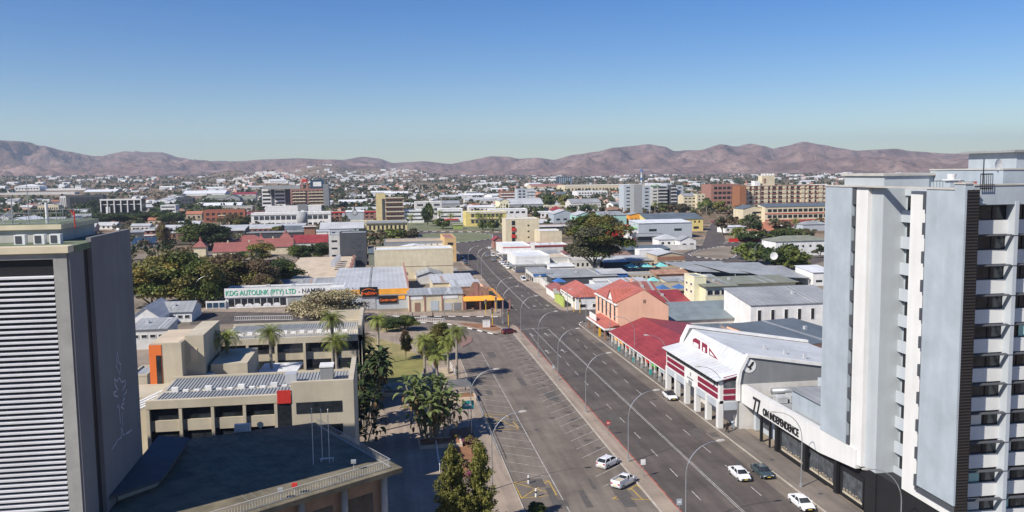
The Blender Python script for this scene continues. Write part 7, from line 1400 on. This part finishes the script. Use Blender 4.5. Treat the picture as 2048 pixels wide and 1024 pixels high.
cpx(986, 513, HN, 'van', 'carwhite', 'white van in the right lane near the bend'); cpx(987, 522, HN, 'sedan', 'carsilver', 'silver car behind the white van near the bend'); cpx(974, 514, HN, 'sedan', 'carsilver', 'silver car in the middle lane near the bend'); cpx(995, 518, HN, 'sedan', 'cardark', 'dark car at the end of the slanted kerbside row'); cpx(979, 498, HN, 'pickup', 'carwhite', 'white pickup farthest up the avenue')
for a, b, pm, lab in ((926, 518, 'carblue', 'dark blue car in the shade of the cream hall, farthest'), (929, 524, 'carblue', 'dark blue car in the shade of the cream hall, middle'), (933, 531, 'cardark', 'dark car in the shade of the cream hall, nearest')): cpx(a, b, R_(100), 'sedan', pm, lab)
cpx(376, 512, .2, 'sedan', 'carwhite', 'white car parked beside the dark tree at the left road'); cpx(1425, 445, HN, 'sedan', 'carred', 'red car far up the east road'); cpx(1592, 550, .3, 'van', 'carwhite', 'white van beneath the broad dark tree')
cpx(938, 452, .1, 'sedan', 'carwhite', 'white car before the yellow shopping centre, left'); cpx(951, 452, .1, 'hatch', 'carsilver', 'silver car before the yellow shopping centre, right'); cpx(1370, 540, .2, 'sedan', 'carwhite', 'white car at the left edge of the grey shade nets')
cpx(1388, 538, .2, 'hatch', 'carwhite', 'white car under the grey shade nets')
# road patches, manholes
rp_ = MB(); g_ = random.Random(4)
for i in range(34):
    a, b = (g_.uniform(38, 53), g_.uniform(60, 420)) if i % 2 else (g_.uniform(19, 32), g_.uniform(95, 205)); w1, h1 = g_.uniform(.6, 2.4), g_.uniform(1.2, 7)
    z = .034 + i * 6e-5; rp_.quad((a, b, z), (a + w1, b + g_.uniform(-.2, .2), z), (a + w1, b + h1, z), (a + g_.uniform(-.2, .2), b + h1, z))
mat('patch', (.105, .094, .085), .9, .2, 1.5); rp_.build('road_patch', 'patch', kind='structure')
mh = MB()
for a, b in ((40, 130), (47.5, 156), (52, 118), (25, 140), (57.6, 104), (57.3, 118), (43, 206)): mh.prism([(a + .35 * math.cos(t), b + .35 * math.sin(t)) for t in [2 * math.pi * k / 12 for k in range(12)]], .02, .155 if a > 55.3 else .045)
mh.build('manhole_cover', 'darkgrey', kind='structure')
# ================================================================== people
p = gp(1454, 866); person(p.x, p.y, HN, 'person in black clothes walking past the arcade corner', 'clothblack', 'clothblack', .2)
p = gp(1466, 860); person(p.x, p.y, HN, 'person in pale blue shirt and jeans walking beside the one in black', 'clothblue', 'jeans', .3)
p = gp(825, 637); person(p.x, p.y, 0, 'person in dark clothes on the side street pavement, left one', 'clothblack', 'jeans', .25)
p = gp(866, 635); person(p.x, p.y, math.pi, 'person in dark clothes on the side street pavement, right one', 'clothblack', 'clothblack', .25)
p = gp(1133, 607); person(p.x + .6, p.y, HN, 'person in dark clothes on the pavement under the white shop awning', 'clothblack', 'jeans', .2)
# ================================================================== plaza things
def planter(a, b, l_, w_, h_, lab, rz=0.): 
    p = gp(a, b); o = empty('planter', (p.x, p.y, .1), rz, lab, 'planter'); MB().box(-l_ / 2, -w_ / 2, 0, l_ / 2, -w_ / 2 + .3, h_).box(-l_ / 2, w_ / 2 - .3, 0, l_ / 2, w_ / 2, h_).box(-l_ / 2, -w_ / 2 + .3, 0, -l_ / 2 + .3, w_ / 2 - .3, h_).box(l_ / 2 - .3, -w_ / 2 + .3, 0, l_ / 2, w_ / 2 - .3, h_).build('wall', 'beigeroof', o); MB().box(-l_ / 2 + .3, -w_ / 2 + .3, .02, l_ / 2 - .3, w_ / 2 - .3, h_ - .1).build('soil', 'redsoil', o); return o
planter(925, 800, 5, 4, .9, 'square beige planter beside the steps under the palms'); planter(790, 790, 5, 2.5, .7, 'beige planter before the dark banana clump'); planter(880, 890, 7, 4, .6, 'long beige planter below the banana clump')
p = gp(892, 755); o = empty('garden_steps', (p.x, p.y, .1), .2, 'beige ramp with white railings between the palms', 'steps')
mb = MB()
for i in range(6): mb.box(-2, i * .6, 0, 2, i * .6 + .6, .25 + .2 * i)
mb.build('treads', 'beigeroof', o); mb = MB(); rail(mb, (-2.1, 0, .2), (-2.1, 4, 1.3), 1, 8, .04); rail(mb, (2.1, 0, .2), (2.1, 4, 1.3), 1, 8, .04); mb.build('handrail', 'white', o)
p = gp(900, 800); o = empty('pergola', (p.x, p.y, .1), .1, 'slatted timber pergola casting striped shade on the footpath', 'pergola'); mb = MB()
for i in range(7): mb.box(0, i * .9, 2.3, 4.5, i * .9 + .15, 2.5)
mb.box(.2, 0, 2.1, .4, 6, 2.3).box(4.1, 0, 2.1, 4.3, 6, 2.3); mb.build('beams', 'wallgrey', o); MB().box(.2, .1, 0, .4, .3, 2.1).box(4.1, .1, 0, 4.3, .3, 2.1).box(.2, 5.5, 0, .4, 5.7, 2.1).box(4.1, 5.5, 0, 4.3, 5.7, 2.1).build('posts', 'wallgrey', o)
fence('white handrail descending the plaza ramp', gp(872, 895), gp(880, 945), 1.1, 'white', 8)
# ================================================================== scattered town : houses and trees out to the foothills
sc = random.Random(21)
def blocked(x, y, z, h, w_, slack=2, low=0.):
    d = math.hypot(x, y)
    for fx, fy, fr in FOOT:
        if (x - fx) ** 2 + (y - fy) ** 2 < (fr + w_) ** 2: return True
    a = pj((x - w_, y, z)); b = pj((x + w_, y, z + h))
    for k0, k1, k2, k3, kd in KEEP:
        if kd > d and a[0] < k1 - slack and b[0] > k0 + slack and b[1] < k3 - 3 - (k3 - k2) * low and a[1] > k2 + 1: return True
    return False
def on_road(px_, py_): return (1355 < px_ < 1460 and 436 < py_ < 535) or (795 < px_ < 1020 and 445 < py_ < 500) or (860 < px_ < 1130 and py_ > 480)
HP = []
def house_mesh(nm, mb, m_):
    me = bpy.data.meshes.new(nm); me.from_pydata(mb.v, [], mb.f); me.materials.append(MATS[m_]); return me
def mk_house(w_, d_, h, rh, wall, rm, style, nw):
    wl = MB(); rf = MB(); o = .5
    wl.box(-w_ / 2, -d_ / 2, -3, w_ / 2, d_ / 2, h)
    if style == 'gx':
        wl.loft([[(-w_ / 2, -d_ / 2, h), (-w_ / 2, d_ / 2, h), (-w_ / 2, 0, h + rh)], [(w_ / 2, -d_ / 2, h), (w_ / 2, d_ / 2, h), (w_ / 2, 0, h + rh)]]); a = w_ / 2 + o; b = d_ / 2 + o; e = h - rh / (d_ / 2) * o + .1
        rf.slab([(-a, -b, e), (a, -b, e), (a, 0, h + rh + .1), (-a, 0, h + rh + .1)], .1).slab([(-a, 0, h + rh + .1), (a, 0, h + rh + .1), (a, b, e), (-a, b, e)], .1)
    elif style == 'hip':
        a = w_ / 2 + o; b = d_ / 2 + o; q = max(.1, (w_ - d_) / 2); E = [(-a, -b, h), (a, -b, h), (a, b, h), (-a, b, h)]; A = (-q, 0, h + rh); B = (q, 0, h + rh); rf.slab(E, .12); rf.quad(E[0], E[1], B, A).quad(E[1], E[2], B).quad(E[2], E[3], A, B).quad(E[3], E[0], A)
    else: rf.slab([(-w_ / 2 - .2, -d_ / 2 - .2, h + .2), (w_ / 2 + .2, -d_ / 2 - .2, h + .2), (w_ / 2 + .2, d_ / 2 + .2, h + .5), (-w_ / 2 - .2, d_ / 2 + .2, h + .5)], .25)
    wn_ = MB()
    for i in range(nw): x = -w_ / 2 + w_ * (i + .5) / nw; wn_.box(x - .7, -d_ / 2 - .05, h * .35, x + .7, -d_ / 2 + .02, h * .75)
    return [house_mesh('wall', wl, wall), house_mesh('roof', rf, rm), house_mesh('windows', wn_, 'glass')]
KINDS = [('white walled house with a pale sheet roof', 'offwhite', 'roofpale', 'gx', 14, 9, 3, 2), ('white flat roofed house', 'white', 'roofwhite', 'flat', 15, 10, 3.5, 0), ('cream house with a grey sheet roof', 'cream', 'roofgrey', 'hip', 14, 10, 3, 2.4), ('house with a terracotta roof', 'offwhite', 'terracotta', 'hip', 13, 10, 3, 2.6),
         ('two storey white house', 'white', 'roofgrey', 'gx', 12, 9, 6, 2), ('long pale roofed shed', 'paleconc', 'roofpale', 'gx', 28, 14, 4.5, 2.5), ('long white roofed warehouse', 'white', 'roofwhite', 'gx', 36, 18, 5.5, 2.5), ('brown roofed bungalow', 'tan', 'roofbrown', 'hip', 14, 10, 3, 2.4), ('pink walled house with pale roof', 'pinkwall', 'roofpale', 'gx', 13, 9, 3.4, 2.2), ('slate roofed building', 'midgrey', 'roofdark', 'gx', 20, 12, 4, 3)]
mat('terracotta', (.42, .17, .10), .8, .2); mat('pinkwall', (.52, .36, .30), .85, .1)
HM = [mk_house(k[4], k[5], k[6], k[7], k[1], k[2], k[3], 4 if k[4] < 20 else 8) for k in KINDS]
def zone(px_):
    return 'on the far left plain' if px_ < 330 else 'behind the hotel and offices' if px_ < 700 else 'beyond the white and yellow offices' if px_ < 1010 else 'beyond the great tree' if px_ < 1290 else 'beyond the east apartment towers' if px_ < 1650 else 'beyond the blue apartment tower'
def dist_word(d): return 'near' if d < 900 else 'middle' if d < 1500 else 'far'
def put_house(i, x, y, rz, z, s=1.):
    px_ = pj((x, y, z))[0]; nm = 'house' if i in (0, 1, 2, 3, 4, 7, 8) else 'warehouse'
    lab = '%s %s, %s band' % (KINDS[i][0], zone(px_), dist_word(math.hypot(x, y)))
    o = empty(nm, (x, y, z), rz, lab, nm, '%ss %s, %s band' % (nm, zone(px_), dist_word(math.hypot(x, y)))); o.scale = (s, s, s)
    for me in HM[i][:3 if math.hypot(x, y) < 1300 else 2]: link_mesh(me.name.split('.')[0], me, o)
cnt = 0; tries = 0; placed = []
while cnt < 290 and tries < 6000:
    tries += 1; py_ = 352 + 120 * sc.random() ** 1.9 ; px_ = sc.uniform(-40, 2060 if py_ < 380 else 1670)
    r0_ = gp(px_, max(py_, hor(px_) + 6)); d = r0_.length
    if d < 430 or d > 2600: continue
    x, y = r0_.x, r0_.y; z = terr(x, y); i = sc.choices(range(10), [6, 5, 4, 2.0, 3, 4, 3.5, 2, 2, 1.5])[0]; wr = max(KINDS[i][4], KINDS[i][5]) * .55
    if on_road(px_, py_) or blocked(x, y, z, KINDS[i][6] + 3, wr): continue
    if any((x - a) ** 2 + (y - b) ** 2 < (wr + c) ** 2 for a, b, c in placed): continue
    placed.append((x, y, wr)); put_house(i, x, y, sc.choice([0, 0, .15, -.2, 1.57, .5]), z, sc.uniform(1.0, 1.3)); cnt += 1
    FOOT.append((x, y, wr * .7))
# individual trees in the town
tk = ['mid_dark', 'mid_green', 'mid_brown', 'mid_grey']; fk = ['far_dark', 'far_grey', 'far_green']
cnt = 0; tries = 0
while cnt < 300 and tries < 9000:
    tries += 1; py_ = 352 + 130 * sc.random() ** 1.7; px_ = sc.uniform(-40, 2060 if py_ < 385 else 1670); p = gp(px_, max(py_, hor(px_) + 6)); d = p.length
    if d < 400 or d > 1900: continue
    z = terr(p.x, p.y)
    if on_road(px_, py_): continue
    h = sc.uniform(5, 10); wd = h * sc.uniform(.8, 1.3)
    if blocked(p.x, p.y, z, h, wd / 2 - 1, 2, .35): continue
    k = sc.choice(tk) if d < 1100 else sc.choice(fk); nm_ = {'mid_dark': 'dark green', 'mid_green': 'olive green', 'mid_brown': 'brown dry', 'mid_grey': 'grey green', 'far_dark': 'dark green', 'far_grey': 'grey brown', 'far_green': 'mid green'}[k]
    tree(k, p.x, p.y, h, wd, '%s street tree %s, %s band' % (nm_, zone(px_), dist_word(d)), 'scattered trees %s, %s band' % (zone(px_), dist_word(d)), z=z, trunk=d < 1300); cnt += 1
    FOOT.append((p.x, p.y, wd * .3))
# far belts: uncountable
def belt_quads(n, leafm, name, dmin, dmax, hmin, hmax, seed, nq=9, qs=1.):
    g = random.Random(seed); V_ = []; F_ = []; k = 0; t = 0
    while k < n and t < n * 4:
        t += 1; px_ = g.uniform(-150, 2200); d = dmin + (dmax - dmin) * g.random() ** 1.3; a = math.atan((px_ - 1024) / 1700) + YAW; x, y = d * math.sin(a), d * math.cos(a); z = terr(x, y)
        h0 = (hmin + hmax) / 2
        if noise.noise((x / 300, y / 300, seed)) < -.2: continue
        if blocked(x, y, z, h0, 3, 2, .4) or (d < 1000 and on_road(px_, pj((x, y, z))[1])): continue
        h = g.uniform(hmin, hmax); w_ = h * g.uniform(.6, 1.1); k += 1
        for q in range(nq):
            c = Vector((x + g.uniform(-.5, .5) * w_, y + g.uniform(-.5, .5) * w_, z + h * g.uniform(.25, .85))); s_ = w_ * g.uniform(.25, .45) * qs; n_ = Vector((g.gauss(0, 1), g.gauss(0, 1), g.gauss(.6, 1))).normalized(); u = n_.cross(Vector((g.gauss(0, 1), g.gauss(0, 1), g.gauss(0, 1)))).normalized(); v = n_.cross(u); b = len(V_)
            V_ += [tuple(c + u * s_), tuple(c + v * s_ * .8), tuple(c - u * s_), tuple(c - v * s_ * .8)]; F_.append((b, b + 1, b + 2, b + 3))
    me = bpy.data.meshes.new(name); me.from_pydata(V_, [], F_); me.materials.append(MATS[leafm]); o = bpy.data.objects.new(name, me); col.objects.link(o)
    return o
tag(belt_quads(5200, 'leafdark', 'distant_trees', 900, 5200, 5, 11, 1), 'dark green distant trees filling the plain between far houses', 'trees', kind='stuff')
tag(belt_quads(5200, 'leafgrey', 'distant_trees', 900, 5200, 4, 9, 2), 'grey green distant scrub trees filling the plain', 'trees', kind='stuff')
tag(belt_quads(2600, 'leafbrown', 'distant_trees', 600, 3500, 3, 6, 3), 'brown dry distant bushes between the houses', 'bushes', kind='stuff')
tag(belt_quads(520, 'leafdark', 'town_trees', 430, 1500, 4, 9, 8, 60, .42), 'dark green trees massed between the nearer town roofs', 'trees', kind='stuff')
tag(belt_quads(420, 'leafbrown', 'town_trees', 430, 1500, 3, 7, 11, 50, .42), 'dry brown trees massed between the nearer town roofs', 'trees', kind='stuff')
tag(belt_quads(420, 'leafgrey', 'town_trees', 430, 1500, 4, 8, 14, 50, .42), 'grey green trees massed between the nearer town roofs', 'trees', kind='stuff')
def far_houses(n, name, wallm, roofm, seed, dmin, dmax, big, pmin=-150, pmax=2200):
    g = random.Random(seed); mb = MB(); k = 0; t = 0
    while k < n and t < n * 5:
        t += 1; px_ = g.uniform(pmin, pmax); d = dmin + (dmax - dmin) * g.random(); a = math.atan((px_ - 1024) / 1700) + YAW; x, y = d * math.sin(a), d * math.cos(a); z = terr(x, y)
        if noise.noise((x / 420, y / 420, 5)) < -.05 or blocked(x, y, z, 5, 8): continue
        k += 1; w_ = g.uniform(9, 16) * big; dd = g.uniform(8, 12) * big; h = g.uniform(3, 5.5) * (1 + .3 * (big - 1)); th = g.uniform(0, 3.14) if big < 1.5 else g.choice((0, .1, -.15)); c, s_ = math.cos(th), math.sin(th)
        R2 = lambda X, Y, Z_: (x + c * X - s_ * Y, y + s_ * X + c * Y, z + Z_); n0 = len(mb.v)
        mb.v += [R2(-w_ / 2, -dd / 2, -3), R2(w_ / 2, -dd / 2, -3), R2(w_ / 2, dd / 2, -3), R2(-w_ / 2, dd / 2, -3), R2(-w_ / 2, -dd / 2, h), R2(w_ / 2, -dd / 2, h), R2(w_ / 2, dd / 2, h), R2(-w_ / 2, dd / 2, h), R2(-w_ / 2, 0, h + 1.8), R2(w_ / 2, 0, h + 1.8)]
        for f, mi in (((0, 1, 5, 4), 0), ((1, 2, 6, 9, 5), 0), ((2, 3, 7, 6), 0), ((3, 0, 4, 8, 7), 0), ((4, 5, 9, 8), 1), ((6, 7, 8, 9), 1)): mb.f.append(tuple(n0 + i for i in f)); mb.mi.append(mi)
    o = mb.build(name, [wallm, roofm]); return o
tag(far_houses(210, 'distant_houses', 'offwhite', 'roofpale', 31, 1900, 5300, 1.0), 'small white and pale roofed distant houses across the plain and slopes', 'houses', kind='stuff')
tag(far_houses(180, 'distant_houses', 'pinkwall', 'terracotta', 32, 1900, 5000, 1.0), 'small pinkish and terracotta distant houses across the plain', 'houses', kind='stuff')
tag(far_houses(170, 'distant_houses', 'white', 'roofwhite', 33, 2600, 5400, 2.2), 'long white distant industrial halls at the foot of the mountains', 'halls', kind='stuff')
tag(far_houses(200, 'distant_houses', 'offwhite', 'roofpale', 35, 1050, 2500, 1.0, -80, 1000), 'pale roofed small houses on the left slope behind the offices', 'houses', kind='stuff')
tag(far_houses(90, 'distant_houses', 'pinkwall', 'terracotta', 36, 1050, 2300, 1.0, -80, 1700), 'terracotta roofed small houses among trees on the middle plain', 'houses', kind='stuff')
# houses crowding the small hills
g = random.Random(77); mb = MB()
for (pc, ps, rc, rs_, n) in ((545, 75, 2700, 350, 150), (750, 60, 4300, 500, 120), (815, 40, 4500, 350, 90)):
    for i in range(n):
        px_ = g.gauss(pc, ps * .75); d = rc - rs_ * .2 + g.gauss(0, rs_ * .6); a = math.atan((px_ - 1024) / 1700) + YAW; x, y = d * math.sin(a), d * math.cos(a); z = terr(x, y); w_ = g.uniform(8, 18); dd = g.uniform(8, 12); h = g.uniform(3, 7); n0 = len(mb.v)
        if blocked(x, y, z, h, 6): continue
        mb.cur = g.choice((0, 0, 1)); mb.box(x - w_ / 2, y - dd / 2, z - 4, x + w_ / 2, y + dd / 2, z + h)
tag(mb.build('distant_houses', ['white', 'pinkwall']), 'white houses crowded on the small far hills', 'houses', kind='stuff')
# mast on the ridge and monument
pm_ = Vector((math.sin(math.atan((1298 - 1024) / 1700) + YAW), math.cos(math.atan((1298 - 1024) / 1700) + YAW), 0)) * 9200
o = empty('radio_mast', (pm_.x, pm_.y, H + (hor(1298) - 291) * ca(1298) * 9200 / 1700), 0, 'tiny white mast on the mountain summit', 'mast'); MB().tube([(0, 0, -20), (0, 0, 26)], [5, 3], 6).build('mast_body', 'white', o)
# ================================================================== haze
hz = MB().box(-9500, -500, -25, 12500, 12500, 0).build('haze', 'white', None); 
hz.data.vertices.foreach_get
me = hz.data
for v in me.vertices:
    if v.co.z > -1: v.co.z = 520
me.materials.clear()
hm = bpy.data.materials.new('haze_air'); hm.use_nodes = True; n = hm.node_tree; n.nodes.remove(n.nodes['Principled BSDF']); pv = n.nodes.new('ShaderNodeVolumePrincipled'); pv.inputs['Density'].default_value = 7e-5; pv.inputs['Color'].default_value = (.76, .86, 1, 1); pv.inputs['Anisotropy'].default_value = .2
n.links.new(pv.outputs[0], n.nodes['Material Output'].inputs['Volume']); me.materials.append(hm); tag(hz, 'thin pale blue air haze over the whole town', 'haze', kind='stuff')
scn.cycles.volume_bounces = 0
